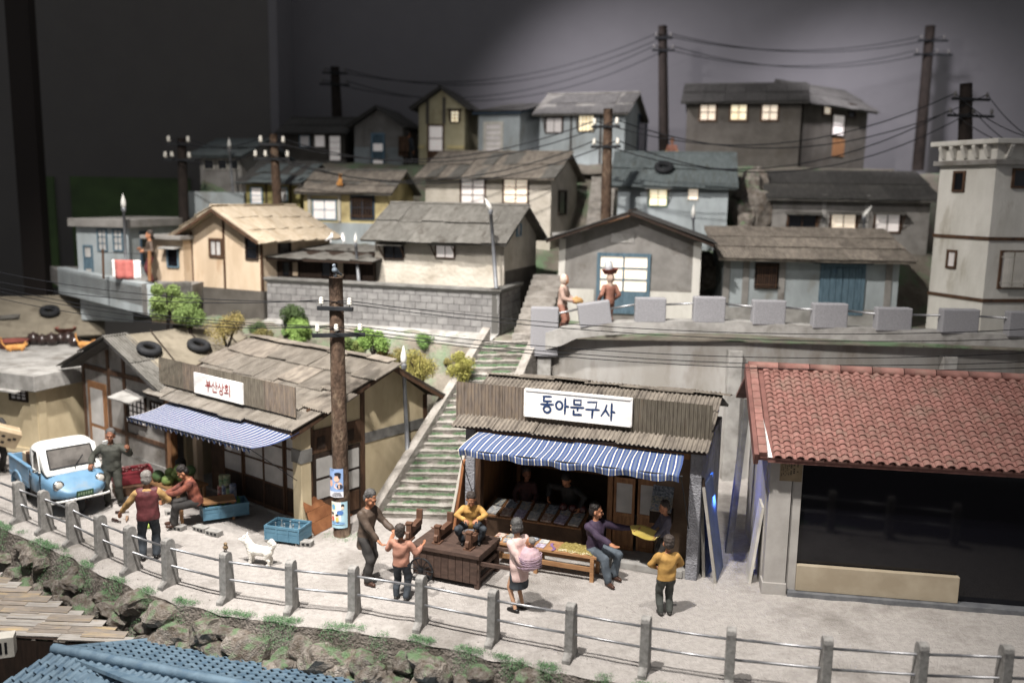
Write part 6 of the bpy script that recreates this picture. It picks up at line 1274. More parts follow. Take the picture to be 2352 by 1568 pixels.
bf = MB().bx(-.18, .18, -.04, .04, 0, .75).bx(-.16, .16, -.2, -.04, .2, .55).build('back_frame', M_timber); bf.location = (u1.x - .18, u1.y - .22, u1.z + .45); bf.rotation_euler = (.1, 0, .4); tag(bf, 'brown wooden carrying frame on the dark clothed hilltop person', 'frame')
u2 = P(348, 655, y=26.2); person('person in brown clothes beside the washing line', (u2.x, u2.y, P(348, 650, y=26.2).z), R(-60), 1.45, C_BROWN, C_MAR, SH_BK, H_BRN, SKIN, dict(hL=(.2, -.2, 1.1), hR=(-.2, -.25, 1.15)), low=True)
u3 = P(1542, 372, y=35.9); person('person in orange brown clothes sitting beside the large hilltop house', (u3.x, u3.y, u3.z), R(-10), 1.3, C_TERRA, C_OCH, SH_BK, H_BRN, SKIN, dict(pel=(0, .1, .35), fL=(.2, -.25, .085), fR=(-.2, -.25, .085), hL=(.2, -.3, .5), hR=(-.2, -.3, .5), kL=(.4, -.6, .8), kR=(-.4, -.6, .8)), low=True)
u4 = P(-4, 1085, z=0); person('man in black jacket carrying a cardboard carton behind the truck', (u4.x, u4.y, 0), R(58), 1.62, C_DK, C_DK, SH_BK, H_GREY, SKIN, dict(hL=(.22, -.40, .98), hR=(-.20, -.40, .90), nL=(-1, 0, .3), nR=(1, 0, .3), lean=-.08, hp=-.1))
cx_ = empty('cardboard_carton', (u4.x + .42, u4.y - .27, 1.02), 0, 'buff cardboard carton with dark print carried by the man in black', 'carton'); cx_.rotation_euler = (R(18), R(24), R(42))
MB().bx(-.27, .27, -.2, .2, -.2, .2).build('box', mat('cardboard', '#b09a78', '#9c8664', 3, .85, .1), cx_, bevel=.008); MB().bx(-.265, .265, -.03, .03, .2, .204).build('tape', mat('tape', '#c4b08e', None, 3, .5, 0), cx_)
for k, (x, z) in enumerate(((-.12, .08), (.04, .02), (-.08, -.08), (.14, .06))): MB().bx(x - .04, x + .04, -.203, -.2005, z - .03, z + .03).build('print_mark', M_inkk, cx_)

# ------------------------------------------------------------ animals
def animal_root(nm, label, loc, rz): return empty(nm, loc, rz, label, nm.replace('_', ' ').split()[-1])
M_dog = mat('dog_white', '#dcd8cf', '#cbc6bb', 8, .8, .3, 40); dg_ = P(598, 1296, z=0)
d = animal_root('white_dog', 'white dog with curled tail standing by the blue bottle crate', (dg_.x, dg_.y, 0), R(-10)); dz = .86
dp_ = [('c', (-.15, 0, .33), (.19, 0, .32), .128, .112), ('e', (-.19, 0, .34), (.12, .125, .15)), ('e', (.20, 0, .32), (.115, .11, .125)), ('c', (-.22, 0, .40), (-.30, 0, .53), .105, .09), ('e', (-.33, 0, .575), (.095, .09, .085)), ('e', (-.34, 0, .545), (.08, .098, .06)), ('c', (-.39, 0, .555), (-.47, 0, .54), .056, .036), ('c', (-.32, .052, .63), (-.31, .066, .715), .034, .010), ('c', (-.32, -.052, .63), (-.31, -.066, .715), .034, .010),
       ('c', (.27, 0, .37), (.335, 0, .49), .055, .06), ('c', (.335, 0, .49), (.28, 0, .565), .06, .06), ('c', (.28, 0, .565), (.20, .03, .52), .06, .045)]
for sd in (-1, 1):
    dp_ += [('c', (-.20, .065 * sd, .30), (-.20, .07 * sd, .15), .062, .042), ('c', (-.20, .07 * sd, .15), (-.21, .07 * sd, .035), .038, .034), ('c', (-.21, .07 * sd, .03), (-.25, .07 * sd, .028), .036, .028),
            ('c', (.20, .06 * sd, .30), (.165, .07 * sd, .19), .082, .055), ('c', (.165, .07 * sd, .19), (.24, .07 * sd, .125), .05, .035), ('c', (.24, .07 * sd, .125), (.225, .07 * sd, .035), .034, .032), ('c', (.225, .07 * sd, .03), (.185, .07 * sd, .028), .036, .028)]
organic(dp_, .0095, 'body', M_dog, d, 2, .003, 40, scale=dz)
organic([('e', (-.485, 0, .548), (.016, .018, .014))], .005, 'nose', M_eye, d, 1, scale=dz)
for sd in (-1, 1): organic([('e', (-.40, .045 * sd, .592), (.010, .010, .010))], .004, 'eye', M_eye, d, 1, scale=dz)
M_cat = mat('cat_orange', '#d8952e', '#b8741c', 6, .8, .2)
def cat(label, loc, rz, sit=True, sc=1.0):
    c = animal_root('orange_cat', label, loc, rz)
    if sit: pr = [('c', (0, .08, .12), (0, -.06, .28), .10, .075), ('e', (0, -.10, .40), (.07, .075, .065)), ('c', (.04, -.12, .44), (.05, -.11, .50), .025, .006), ('c', (-.04, -.12, .44), (-.05, -.11, .50), .025, .006), ('c', (.04, -.12, .25), (.04, -.14, .03), .035, .028), ('c', (-.04, -.12, .25), (-.04, -.14, .03), .035, .028), ('e', (.07, .06, .08), (.06, .11, .08)), ('e', (-.07, .06, .08), (.06, .11, .08)), ('c', (0, .16, .06), (.16, .24, .04), .03, .025)]
    else: pr = [('c', (-.18, 0, .12), (.18, 0, .11), .10, .10), ('e', (-.28, -.02, .20), (.07, .07, .065)), ('c', (-.28, .03, .25), (-.28, .04, .31), .025, .006), ('c', (-.28, -.06, .25), (-.28, -.07, .31), .025, .006), ('c', (.24, 0, .10), (.36, .0, .26), .03, .022), ('c', (.36, 0, .26), (.38, 0, .44), .022, .02)] + [('c', (x, y, .1), (x - .03, y, .02), .035, .028) for x in (-.16, .16) for y in (-.06, .06)]
    organic(pr, .014, 'body', M_cat, c, 2, scale=sc); return c
p = P(36, 806, z=zq); cat('orange cat crouching beside the wide red brown basin', (p.x, p.y, zq), R(200), False, .95)
p = P(198, 800, z=zq); cat('orange cat with raised tail walking beside the jars', (p.x, p.y, zq), R(160), False, 1.0)
p, nw = roof_hit(hy, 781, 428, .62, 2.6, .12); cat('orange cat sitting on the low yellow house roof', p, R(20), True, .85)
M_pig = mat('pigeon', '#5f6a75', '#3f4952', 6, .5, .2); pt = P(771, 637, y=17.79); b_ = animal_root('grey_pigeon', 'grey pigeon perched on top of the bark pole', pt + Vector((0, 0, .005)), R(-25))
organic([('c', (0, .06, .09), (0, -.03, .14), .045, .06), ('e', (0, -.05, .235), (.036, .042, .036)), ('c', (0, -.04, .16), (0, -.05, .22), .04, .03), ('c', (0, -.08, .23), (0, -.115, .222), .012, .005), ('c', (0, .08, .08), (0, .2, .03), .035, .018), ('c', (.02, -.02, .07), (.02, -.02, .0), .01, .01), ('c', (-.02, -.02, .07), (-.02, -.02, .0), .01, .01)], .009, 'body', M_pig, b_, 2)
pf = Vector((FENCE[7][0], FENCE[7][1], .885)); b_ = animal_root('brown_sparrow', 'small brown sparrow perched on a railing post before the dog', pf, R(30))
organic([('c', (0, .03, .06), (0, -.03, .08), .035, .045), ('e', (0, -.03, .145), (.034, .036, .032)), ('c', (0, -.055, .14), (0, -.078, .137), .010, .004), ('c', (0, .05, .05), (0, .12, .03), .022, .012), ('c', (.015, 0, .05), (.015, 0, 0), .008, .008), ('c', (-.015, 0, .05), (-.015, 0, 0), .008, .008)], .007, 'body', mat('sparrow', '#6b5236', '#8f7a58', 30, .8, .3), b_, 2)
# ============================================================ truck
tk = empty('pickup_truck', (0, 0, 0), 0, 'blue and white three wheeled pickup truck parked beside the railing', 'truck'); M_blu = mat('truck_blue', '#5f8fb2', '#5283a5', 3, .45, .1, 40, c3='#7d8a90', s3=2.5, t3=(.52, .75), spec=.5); M_wht = mat('truck_white', '#dcdcd8', '#cfcfca', 3, .4, .06, 40, c3='#b5b2aa', s3=3, t3=(.6, .8)); M_glass = mat('truck_glass', '#6a6560', '#4b4743', 2.5, .12, 0, spec=.7); M_chr = mat('chrome', '#c4c4c4', None, 3, .2, 0, metal=1)
def loft(stations, n, m, name, parent, e=3.2, cap=True, smooth=True):
    mb = MB(); rings = []
    for x, hw, zb, zt in stations:
        rg = []
        for k in range(n): t = 2 * math.pi * (k + .5) / n; c, s = math.cos(t), math.sin(t); rg.append(mb._v((x, hw * math.copysign(abs(c) ** (2 / e), c), (zb + zt) / 2 + (zt - zb) / 2 * math.copysign(abs(s) ** (2 / e), s))))
        rings.append(rg)
    for a, b in zip(rings, rings[1:]):
        for k in range(n): mb.f.append([a[k], a[(k + 1) % n], b[(k + 1) % n], b[k]][::-1]); mb.m.append(0)
    if cap: mb.f.append(rings[0][::-1][::-1]); mb.m.append(0); mb.f.append(rings[-1][::-1]); mb.m.append(0)
    o = mb.build(name, m, parent, smooth=smooth); return o
# x forward; front wheel at x = 1.0, rear axle at x = -0.85
lb = loft([(-.02, .62, .36, .88), (.0, .64, .34, .93), (.45, .64, .33, .94), (.72, .63, .34, .935), (.95, .60, .38, .90), (1.15, .54, .42, .82), (1.30, .45, .46, .71), (1.40, .33, .50, .64), (1.44, .18, .53, .60)], 28, M_blu, 'cab_body', tk, 4.0)
up = loft([(.0, .575, .90, 1.30), (.015, .585, .895, 1.42), (.12, .59, .89, 1.485), (.35, .585, .89, 1.495), (.52, .575, .89, 1.465), (.60, .57, .89, 1.40), (.74, .575, .89, 1.20), (.86, .572, .885, 1.02), (.93, .55, .88, .93)], 28, M_wht, 'cab_top', tk, 5.0)
# windshield and windows as inset panes with dark gasket
def quadpane(pts, m, name, parent, mg=None, inset=.035):
    c = sum((Vector(p) for p in pts), Vector()) / 4; mb = MB(); mb.face(pts); n = (Vector(pts[1]) - Vector(pts[0])).cross(Vector(pts[3]) - Vector(pts[0])).normalized()
    o = mb.build(name, m, parent)
    if mg:
        g = MB()
        for i in range(4): a, b = Vector(pts[i]), Vector(pts[(i + 1) % 4]); g.tube([a + n * .004, b + n * .004], .014, 6)
        g.build('gasket', mg, o)
    return o
ws = quadpane([(.868, -.46, 1.025), (.868, .46, 1.025), (.632, .445, 1.385), (.632, -.445, 1.385)], M_glass, 'windshield', tk, M_black)
for sd in (-1, 1):
    y = .592 * sd; pts = [(.20, y, .93), (.66, y, .93), (.50, y * .985, 1.36), (.20, y * .985, 1.36)]
    if not (sd > 0): pass
    else: pts = pts[::-1]
    dw = quadpane(pts, M_glass, 'side_window', tk, M_wht)
    # door seam and handle
    MB().bx(.10, .112, .635 * sd - .012, .635 * sd + .012, .42, .88).build('door_seam', M_black, tk); MB().bx(.72, .732, .628 * sd - .012, .628 * sd + .012, .42, .88).build('door_seam', M_black, tk); MB().bar((.16, .652 * sd, .82), (.27, .652 * sd, .82), .02, .025).build('door_handle', M_chr, tk)
    hl = MB(); hl.lathe([(.02, 0), (.105, 0), (.115, .03), (.10, .07), (.085, .075)], n=20); h_ = hl.build('headlight', M_blu if False else M_chr, tk, Matrix.Translation((1.17, .42 * sd, .73)) @ Matrix.Rotation(R(68), 4, 'Y') @ Matrix.Rotation(R(0), 4, 'Z'), smooth=True)
    MB().lathe([(.082, .07), (.06, .092), (.0, .10)], n=20).build('lens', mat('lens', '#b9b4aa', '#a39e94', 20, .15, .05, spec=.6), h_, smooth=True)
    m2 = MB(); m2.tube([(.72, .60 * sd, .98), (.78, .70 * sd, 1.02)], .010, 6); mr_ = m2.build('mirror', M_chr, tk); MB().lathe([(.0, -.03), (.06, -.015), (.065, .0), (.06, .012)], (.79, .72 * sd, 1.03), 14).build('mirror_head', M_chr, mr_, smooth=True)
MB().bar((.885, .04, 1.03), (.76, .24, 1.20), .012, .012).build('wiper', M_black, tk); MB().bar((.925, .02, .965), (.885, .04, 1.03), .016, .016).build('wiper_arm', M_black, tk)
m2 = MB(); m2.tube([(.92, -.68, .33), (1.22, -.58, .40), (1.38, -.38, .445), (1.46, -.12, .47), (1.46, .12, .47), (1.38, .38, .445), (1.22, .58, .40), (.92, .68, .33)], .026, 8); m2.build('bumper', M_wht, tk, smooth=True)
pl = MB().bx(-.005, .005, -.17, .17, -.065, .065).build('number_plate', mat('plate_green', '#2f5c38', '#264d2f', 4, .5, .05), tk, Matrix.Translation((1.475, 0, .575)) @ Matrix.Rotation(R(12), 4, 'Y'))
for k in range(6): MB().bx(.0055, .0075, -.14 + .05 * k, -.11 + .05 * k, -.035 + .01 * (k % 2), .03).build('plate_character', mat('plate_ink', '#8fb08a', None, 5, .6, 0), pl)
# bed with walls
bd_ = MB(); bd_.bx(-1.42, -.06, -.62, .62, .50, .54); bd_.build('bed_floor', M_blu, tk)
for sd in (-1, 1): MB().bx(-1.42, -.06, .59 * sd - .025, .59 * sd + .025, .42, .90).build('bed_side', M_blu, tk, bevel=.015); MB().bx(-1.43, -.05, .59 * sd - .04, .59 * sd + .04, .88, .92).build('bed_rail', M_blu, tk, bevel=.012)
MB().bx(-1.445, -1.42, -.60, .60, .42, .89).build('tailgate', M_blu, tk, bevel=.01); MB().bx(-.05, -.02, -.6, .6, .5, .9).build('bed_front', M_blu, tk)
for k in range(2): MB().bx(-1.0 + .5 * k, -.97 + .5 * k, .62, .632, .45, .86).build('bed_rib', M_blu, tk)
WH = MB().lathe([(.10, -.075), (.25, -.08), (.285, -.05), (.29, 0), (.285, .05), (.25, .08), (.10, .075)], n=24).mesh('tyre', M_rubber, True); HUB = MB().lathe([(.0, .0), (.12, .005), (.15, .03), (.155, .05), (.0, .055)], n=18).mesh('hub_cap', M_wht, True)
for x, y in ((1.0, 0), (-.85, .52), (-.85, -.52)):
    w = obj('wheel', WH, tk, Matrix.Translation((x, y, .285)) @ Matrix.Rotation(R(90), 4, 'X'))
    for q in (0, 180): obj('hub_cap', HUB, w, Matrix.Rotation(R(q), 4, 'X') @ Matrix.Translation((0, 0, .03)))
    if y:
        m2 = MB()
        def ff(i, j): t = math.pi * i; rr = .36; return (x - rr * math.cos(t), y + (.16 if y > 0 else -.16) * (1 - .35 * (2 * j - 1) ** 2) * (j) , .30 + rr * math.sin(t) * (1 - .1 * j))
        m2.grid(ff, 14, 5); f_ = m2.build('fender', M_blu, tk, smooth=True); sm = f_.modifiers.new('t', 'SOLIDIFY'); sm.thickness = .02
MB().bx(.80, 1.2, -.2, -.14, .30, .55).build('fork', M_black, tk); MB().bx(.80, 1.2, .14, .2, .30, .55).build('fork', M_black, tk); MB().bx(-1.3, .8, -.35, .35, .30, .38).build('chassis', M_black, tk)
a = R(-45); fw = P(180, 1178, z=0); S_ = 1.02; tk.scale = (S_,) * 3; tk.rotation_euler = (0, 0, a); tk.location = (fw.x - math.cos(a) * S_, fw.y - math.sin(a) * S_, 0)
tkm = Matrix.Translation(tk.location) @ Matrix.Rotation(a, 4, 'Z') @ Matrix.Scale(S_, 4)
def crate_box(label, c, d, m, rz=0, name='wooden_box', lid=None):
    o = MB().box((0, 0, d[2] / 2), d).build(name, m, bevel=.01); o.location = c; o.rotation_euler = (0, 0, rz); return tag(o, label, 'box')
p = tkm @ Vector((-.40, 0, .54)); crate_box('dark brown trunk loaded in the truck bed behind the cab', p, (.55, .95, .56), M_timber, a, 'trunk'); p = tkm @ Vector((-.86, -.05, .54)); crate_box('pale wooden box loaded in the truck bed', p, (.32, .8, .48), M_creamw, a)
# spotted: raised panel standing behind the truck cab
o = MB().box((0, 0, .25), (.04, .30, .5), None, 0, .8).build('white_flap', M_wht); p = tkm @ Vector((.62, .86, .92)); o.location = p; o.rotation_euler = (.1, .15, a); tag(o, 'open white door edge standing beside the truck cab', 'door'); tk_door = o

# ============================================================ ride cart
CR = empty('ride_cart', (0, 0, 0), R(-22), 'brown wooden ride cart with three rocking seats and a spoked wheel', 'cart'); pr = P(1096, 1354, z=0); WC, DC = 1.30, .95
CR.location = (pr.x - math.cos(R(-22)) * WC, pr.y - math.sin(R(-22)) * WC, 0); SC_ = dict(root=CR, W=WC, D=DC)
MB().bx(-.04, WC + .05, -.05, DC, CARTZ - .08, CARTZ).build('deck', M_cart, CR, bevel=.01)
npk = 9
for k in range(npk): MB().bx(k * WC / npk + .005, (k + 1) * WC / npk - .005, -.012, .018, .10, CARTZ - .085).build('plank', M_cart, CR)
MB().bx(0, WC, .02, .05, .08, CARTZ - .09).build('inner_board', M_timberd, CR); MB().bx(0, WC, DC - .05, DC - .02, .08, CARTZ - .09).build('inner_board', M_timberd, CR); MB().bx(0.0, .03, .05, DC - .05, .08, CARTZ - .09).build('end_board', M_cart, CR)
for z in (.12, .32, .50): MB().bx(WC - .02, WC + .02, -.0, DC - .03, z, z + .06).build('side_rail', M_cart, CR)
for y in (0, DC - .08): MB().bx(WC - .06, WC + .03, y, y + .07, -.02, CARTZ - .09).build('leg', M_cart, CR)
for y in (.06, DC - .12): MB().bar((WC, y, CARTZ - .18), (WC + .62, y - .02, CARTZ - .16), .05, .06).build('handle', M_cart, CR)
wh = MB(); rw_, cz = .23, .22; ring = [(rw_ * math.cos(2 * math.pi * k / 28), 0, rw_ * math.sin(2 * math.pi * k / 28)) for k in range(29)]; wh.tube(ring, .018, 8); w_ = wh.build('wheel', M_black, CR, Matrix.Translation((.22, -.10, cz)), smooth=True)
for k in range(6): t = math.pi * k / 6; MB().tube([(-rw_ * math.cos(t), 0, -rw_ * math.sin(t)), (rw_ * math.cos(t), 0, rw_ * math.sin(t))], .009, 6).build('spoke', M_black, w_)
MB().lathe([(.0, -.03), (.035, -.03), (.035, .05), (0, .05)], n=12).build('hub', M_black, w_, Matrix.Rotation(R(90), 4, 'X'))
M_ride = mat('ride_wood', '#6d4b36', '#5a3c2a', 3, .6, .2, 30, (6, 1, 1))
for k, (u, v) in enumerate(((938, 1240), (1003, 1247), (1075, 1262))):
    g0 = P(u, v, z=CARTZ); inv = (Matrix.Translation(CR.location) @ Matrix.Rotation(R(-22), 4, 'Z')).inverted(); q = inv @ g0; q.y = max(.06, q.y)
    m2 = MB(); m2.bx(-.05, .05, 0, .09, 0, .30); m2.bx(-.06, .06, -.01, .10, .30, .335); F = Matrix.Translation((q.x, q.y, CARTZ)) @ Matrix.Rotation(R(8 - 6 * k), 4, 'Z')
    r_ = m2.build('rocking_seat', M_ride, CR, F, bevel=.006); MB().bx(-.055, .055, .09, .62, .10, .22).build('seat_body', M_ride, r_, bevel=.01); MB().bx(-.06, .06, .58, .63, .20, .40).build('seat_back', M_ride, r_, bevel=.008)
    MB().tube([(-.14, .045, .27), (.14, .045, .27)], .012, 8).build('hand_bar', M_ride, r_); MB().bx(-.08, .08, -.05, .15, -.0, .025).build('foot_board', M_ride, r_); m2 = MB(); m2.prism([(-.06, .06), (-.01, .02), (.0, .16), (-.03, .18), (-.06, .15)], (0, 1, 0), (0, 0, 1), -.035, .035); m2.build('nose', M_ride, r_)
    MB().bx(-.04, .04, .1, .6, .0, .10).build('spring_block', M_timberd, r_)

# ============================================================ bench and goods in front of the stationery shop
bn_ = wpt(S2, 0, 0, 0); br_ = P(1362, 1338, z=0); WB, DB = 2.0, .48; bo = Vector((br_.x, br_.y, 0)) - Vector((math.cos(RZ2), math.sin(RZ2), 0)) * WB
BE = empty('display_bench', bo, RZ2, 'long orange wooden display bench in front of the stationery shop', 'bench'); zB_ = .50
for k in range(4): MB().bx(-.05, WB + .05, k * DB / 4 + .004, (k + 1) * DB / 4 - .004, zB_ - .05, zB_).build('slat', M_bench, BE, bevel=.004)
for x in (.0, WB - .07, WB * .42):
    for y in (0, DB - .07): MB().bx(x, x + .07, y, y + .07, -.01, zB_ - .05).build('leg', M_bench, BE)
for y in (.01, DB - .05): MB().bx(.0, WB, y - .012, y + .028, .20, .28).build('rail', M_bench, BE)
def bpt(x, y, z=zB_): return Matrix.Translation(bo) @ Matrix.Rotation(RZ2, 4, 'Z') @ Vector((x, y, z))
def flatthing(nm, label, cat, p, d, m, rz, grp=None):
    o = MB().box((0, 0, d[2] / 2), d).build(nm, m, bevel=.003); o.location = p; o.rotation_euler = (0, 0, rz); return tag(o, label, cat, grp)
PK = [mat('packet_%d' % i, a, b, 22, .45, .0) for i, (a, b) in enumerate((('#8a8f98', '#c9c4b8'), ('#6d7f96', '#b8a88f'), ('#8f5a52', '#c4b9a8'), ('#a8a088', '#5f6a78'), ('#7d6a8c', '#bcb4c4'), ('#4f5a66', '#a8adb4')))]
gi = 0
for r_ in range(2):
    for c in range(5):
        flatthing('packet', 'flat printed packet laid out on the display bench', 'packet', bpt(.06 + c * .22, .12 + r_ * .22), (.17, .17, .02 + .012 * (c % 2)), PK[(c + r_ * 2) % 6], RZ2 + rnd.uniform(-.25, .25), 'packets on the display bench')
rb = MB(); rb.grid(lambda i, j: (.05 * i + .04 * math.sin(j * 6), .34 * j, .012 + .01 * math.sin(j * 9)), 2, 10); ro = rb.build('ribbon', cloth_m('ribbon', '#7d5a90', '#6d4c80')); ro.location = bpt(1.18, -.02); ro.rotation_euler = (0, 0, RZ2 + .2); tag(ro, 'purple ribbon draped over the display bench edge', 'ribbon')
cd = MB()
def fcd(i, j):
    x, y = (i - .5) * .66, (j - .5) * .42; e = max(abs(i - .5), abs(j - .5)) * 2; return (x * (1 + .06 * math.sin(j * 19)), y * (1 + .08 * math.sin(i * 21)), .035 + .018 * nz(x * 9, y * 9, 1, 2) + .012 * math.sin(i * 40) * math.sin(j * 30) - .03 * max(0, e - .85) / .15)
cd.grid(fcd, 34, 22); co_ = cd.build('candy_pile', mat('candy_gold', '#7d6c2a', '#99883f', 26, .25, .6, 60, spec=.7), smooth=True); co_.location = bpt(1.62, .24); co_.rotation_euler = (0, 0, RZ2); tag(co_, 'glossy yellow heap of candy bags on the display bench', 'candy')
# counter inside
CT = empty('shop_counter', wpt(S2, .2, .12, .16), RZ2, 'dark sloping display counter inside the stationery shop', 'counter'); WCt = x0 * 0 + 1.92 if False else 2.05
MB().bx(0, WCt, 0, .62, .0, .46).build('counter_body', M_ind, CT); m2 = MB(); m2.T = frame((0, -.04, .46), (1, 0, 0), (0, 1, .22)); m2.bx(0, WCt, 0, .70, 0, .03); m2.build('counter_top', M_in, CT)
for x in np.linspace(0, WCt - .03, 8): m2 = MB(); m2.T = frame((0, -.04, .46), (1, 0, 0), (0, 1, .22)); m2.bx(x, x + .02, 0, .70, .03, .055); m2.build('divider', M_in, CT)
ctm = Matrix.Translation(CT.location) @ Matrix.Rotation(RZ2, 4, 'Z') @ frame((0, -.04, .49), (1, 0, 0), (0, 1, .22))
for c in range(7):
    for r_ in range(2):
        o = MB().box((0, 0, .02), (.21, .27, .035)).build('toy_packet', PK[(c * 2 + r_ * 3) % 6]); o.matrix_basis = ctm @ Matrix.Translation((.17 + c * .285, .18 + r_ * .32, 0)) @ Matrix.Rotation(rnd.uniform(-.1, .1), 4, 'Z'); tag(o, 'flat toy packet on the sloping shop counter', 'packet', 'toy packets on the shop counter')
for k in range(3):
    o = MB().lathe([(.06, 0), (.085, .04), (.085, .10), (.06, .15), (.04, .16)], n=14).build('candy_jar', mat('jar_red', '#5c2a26', '#40201e', 4, .25, 0, spec=.6), smooth=True); o.location = wpt(S2, 1.72 + .2 * k, .62, .16 + .6); tag(o, 'round dark red candy jar at the end of the shop counter', 'jar', 'candy jars on the counter')
for k, (x, w, cA, cB, lb) in enumerate(((1.22, .42, '#b9b48f', '#4f6a5c', 'printed toy sheet with pale green figures hanging in the shop'), (1.66, .34, '#c9a93a', '#3a4a3c', 'yellow topped toy sheet hanging behind the shopkeeper'), (2.03, .28, '#d2cfca', '#7d6a78', 'white toy sheet with small figures hanging by the post'), (2.34, .22, '#d0cbc4', '#a8655a', 'narrow white toy sheet hanging by the sliding door'))):
    o = empty('toy_sheet', wpt(S2, x, 1.46, 1.40), RZ2, lb, 'poster'); MB().bx(0, w, 0, .012, 0, .50).build('card', mat('sheet_%d' % k, cA, None, 5, .7, 0), o)
    for i in range(4):
        for j in range(4): MB().bx(w * (i + .2 + rnd.uniform(-.1, .1)) / 4, w * (i + .8) / 4, -.004, -.001, .04 + .115 * j, .04 + .115 * j + rnd.uniform(.05, .09)).build('figure', [flat(cB), flat('#a8655a'), flat('#3f5680'), flat('#c2a53a'), flat('#4f4a45')][(i * 3 + j * 2 + k) % 5], o)
    if k == 1: MB().bx(0, w, -.006, -.001, .43, .5).build('header', flat('#d6b82e'), o)
# comic stand
cs = empty('comic_stand', wpt(S2, 3.72, .34, .16), RZ2, 'dark stand of comic books inside the shop doorway', 'stand'); MB().bx(-.02, .03, .05, .1, 0, .75).build('stand_post', M_timberd, cs); MB().bx(-.2, .22, -.02, .2, .72, .98).build('stand_box', M_timberd, cs)
for k in range(3): m2 = MB(); m2.T = frame((-.19, -.03 + .07 * k, .96 + .13 * k), (1, 0, 0), (0, .5, .6)); m2.bx(.0, .40, 0, .22, 0, .02); m2.build('comic', PK[(k * 2 + 1) % 6], cs)
# shutter boards on the left of the shop
for k in range(2):
    b0 = wpt(S2, -.42 - .16 * k, -.05 + .1 * k, 0); t0 = wpt(S2, -.18 - .04 * k, .0 + .1 * k, 1.75 + .1 * k); dd_ = t0 - b0; L = dd_.length; dd_.normalize(); F = frame(b0, Vector((-math.sin(RZ2), math.cos(RZ2), 0)), dd_); o = MB().bx(0, .5, 0, L, -.03, .03).build('shutter_board', [M_board, M_whitef][k], None, F, bevel=.008); tag(o, ['orange shutter board leaning on the rough cement pier', 'pale grey shutter board leaning beside the orange board'][k], 'board')

# ============================================================ grocery goods
M_crb = mat('crate_blue', '#4f8098', '#44728a', 4, .5, .1, 40); M_crr = mat('crate_red', '#8a2430', '#751c28', 4, .5, .1)
def crate(label, loc, rz, W, D, H, m, tilt=0):
    c = empty('plastic_crate', loc, rz, label, 'crate'); c.rotation_euler = (tilt, 0, rz); t = .018
    MB().bx(0, W, 0, D, 0, t).build('base', m, c)
    for (x0_, x1_, y0_, y1_) in ((0, W, 0, t), (0, W, D - t, D), (0, t, t, D - t), (W - t, W, t, D - t)):
        MB().bx(x0_, x1_, y0_, y1_, t, H * .42).build('wall', m, c); MB().bx(x0_, x1_, y0_, y1_, H * .52, H * .76).build('wall', m, c)
        MB().bx(x0_ - .008, x1_ + .008, y0_ - .008, y1_ + .008, H * .84, H).build('rim', m, c); MB().bx(x0_ + .004, x1_ - .004, y0_ + .004, y1_ - .004, t, H * .9).build('liner', m, c)
    for x in (0, W * .33, W * .66, W - .03):
        for y in (-.012, D - .006): MB().bx(x, x + .03, y, y + .018, 0, H * .84).build('rib', m, c)
    return c
def bottle(label, loc, m, s=1.0, rot=None, grp=None):
    o = MB().lathe([(.028, 0), (.034, .01), (.034, .13), (.028, .17), (.013, .21), (.012, .27), (.016, .275), (.016, .29), (0, .29)], n=12).build('bottle', m, smooth=True); o.location = loc; o.scale = (s,) * 3
    if rot: o.rotation_euler = rot
    return tag(o, label, 'bottle', grp)
M_bg = mat('bottle_green', '#5f9a3c', '#4d8430', 4, .15, 0, spec=.6); M_bc = mat('bottle_clear', '#b9c6cc', '#a5b4ba', 4, .1, 0, spec=.6, trans=.5); M_bk = mat('bottle_cola', '#33211c', None, 4, .15, 0, spec=.6)
g1_ = P(604, 1248, z=0); rzc = R(-16); c0 = (g1_.x + .02, g1_.y + .06, .07); crate('blue plastic crate with clear bottles beside the white dog', c0, rzc, .78, .50, .30, M_crb)
for i in range(3):
    for j in range(2): q = Matrix.Translation(c0) @ Matrix.Rotation(rzc, 4, 'Z') @ Vector((.16 + .2 * i + .04 * j, .16 + .17 * j, .02)); bottle('clear empty bottle standing in the blue crate beside the dog', q, M_bc, 1.05, None, 'clear bottles in the crate')
g2 = P(466, 1208, z=0); c0 = (g2.x, g2.y + .04, .10); rzc = R(28); crate('blue plastic crate of green bottles beside the grocery bench', c0, rzc, .95, .46, .28, M_crb)
for i in range(5):
    for j in range(2): q = Matrix.Translation(c0) @ Matrix.Rotation(rzc, 4, 'Z') @ Vector((.14 + .16 * i, .14 + .17 * j, .02)); bottle('green bottle standing in the blue crate by the bench', q, M_bg, 1.1, None, 'green bottles in the crate')
def brick(label, u, v, rz, d=(.34, .17, .11), z=0):
    p = P(u, v, z=z); b = empty('cement_brick', p, rz, label, 'brick', 'cement bricks on the street'); MB().bx(-d[0] / 2, d[0] / 2, -d[1] / 2, d[1] / 2, 0, d[2]).build('block', M_post, b, bevel=.008)
    for k in (-1, 0, 1): MB().bx(k * .1 - .03, k * .1 + .03, -d[1] / 2 - .002, -d[1] / 2 + .01, .03, .08).build('hole', M_black, b)
for u, v, rz, lb in ((462, 1219, R(-30), 'cement brick under the bench leg beside the bottle crate'), (492, 1228, R(-24), 'cement brick under the front of the green bottle crate'), (408, 1216, R(-20), 'cement brick under the sandals of the seated person'), (398, 1180, R(25), 'cement brick lying behind the seated person feet'), (700, 1252, R(-10), 'cement brick under the clear bottle crate corner')): brick(lb, u, v, rz)
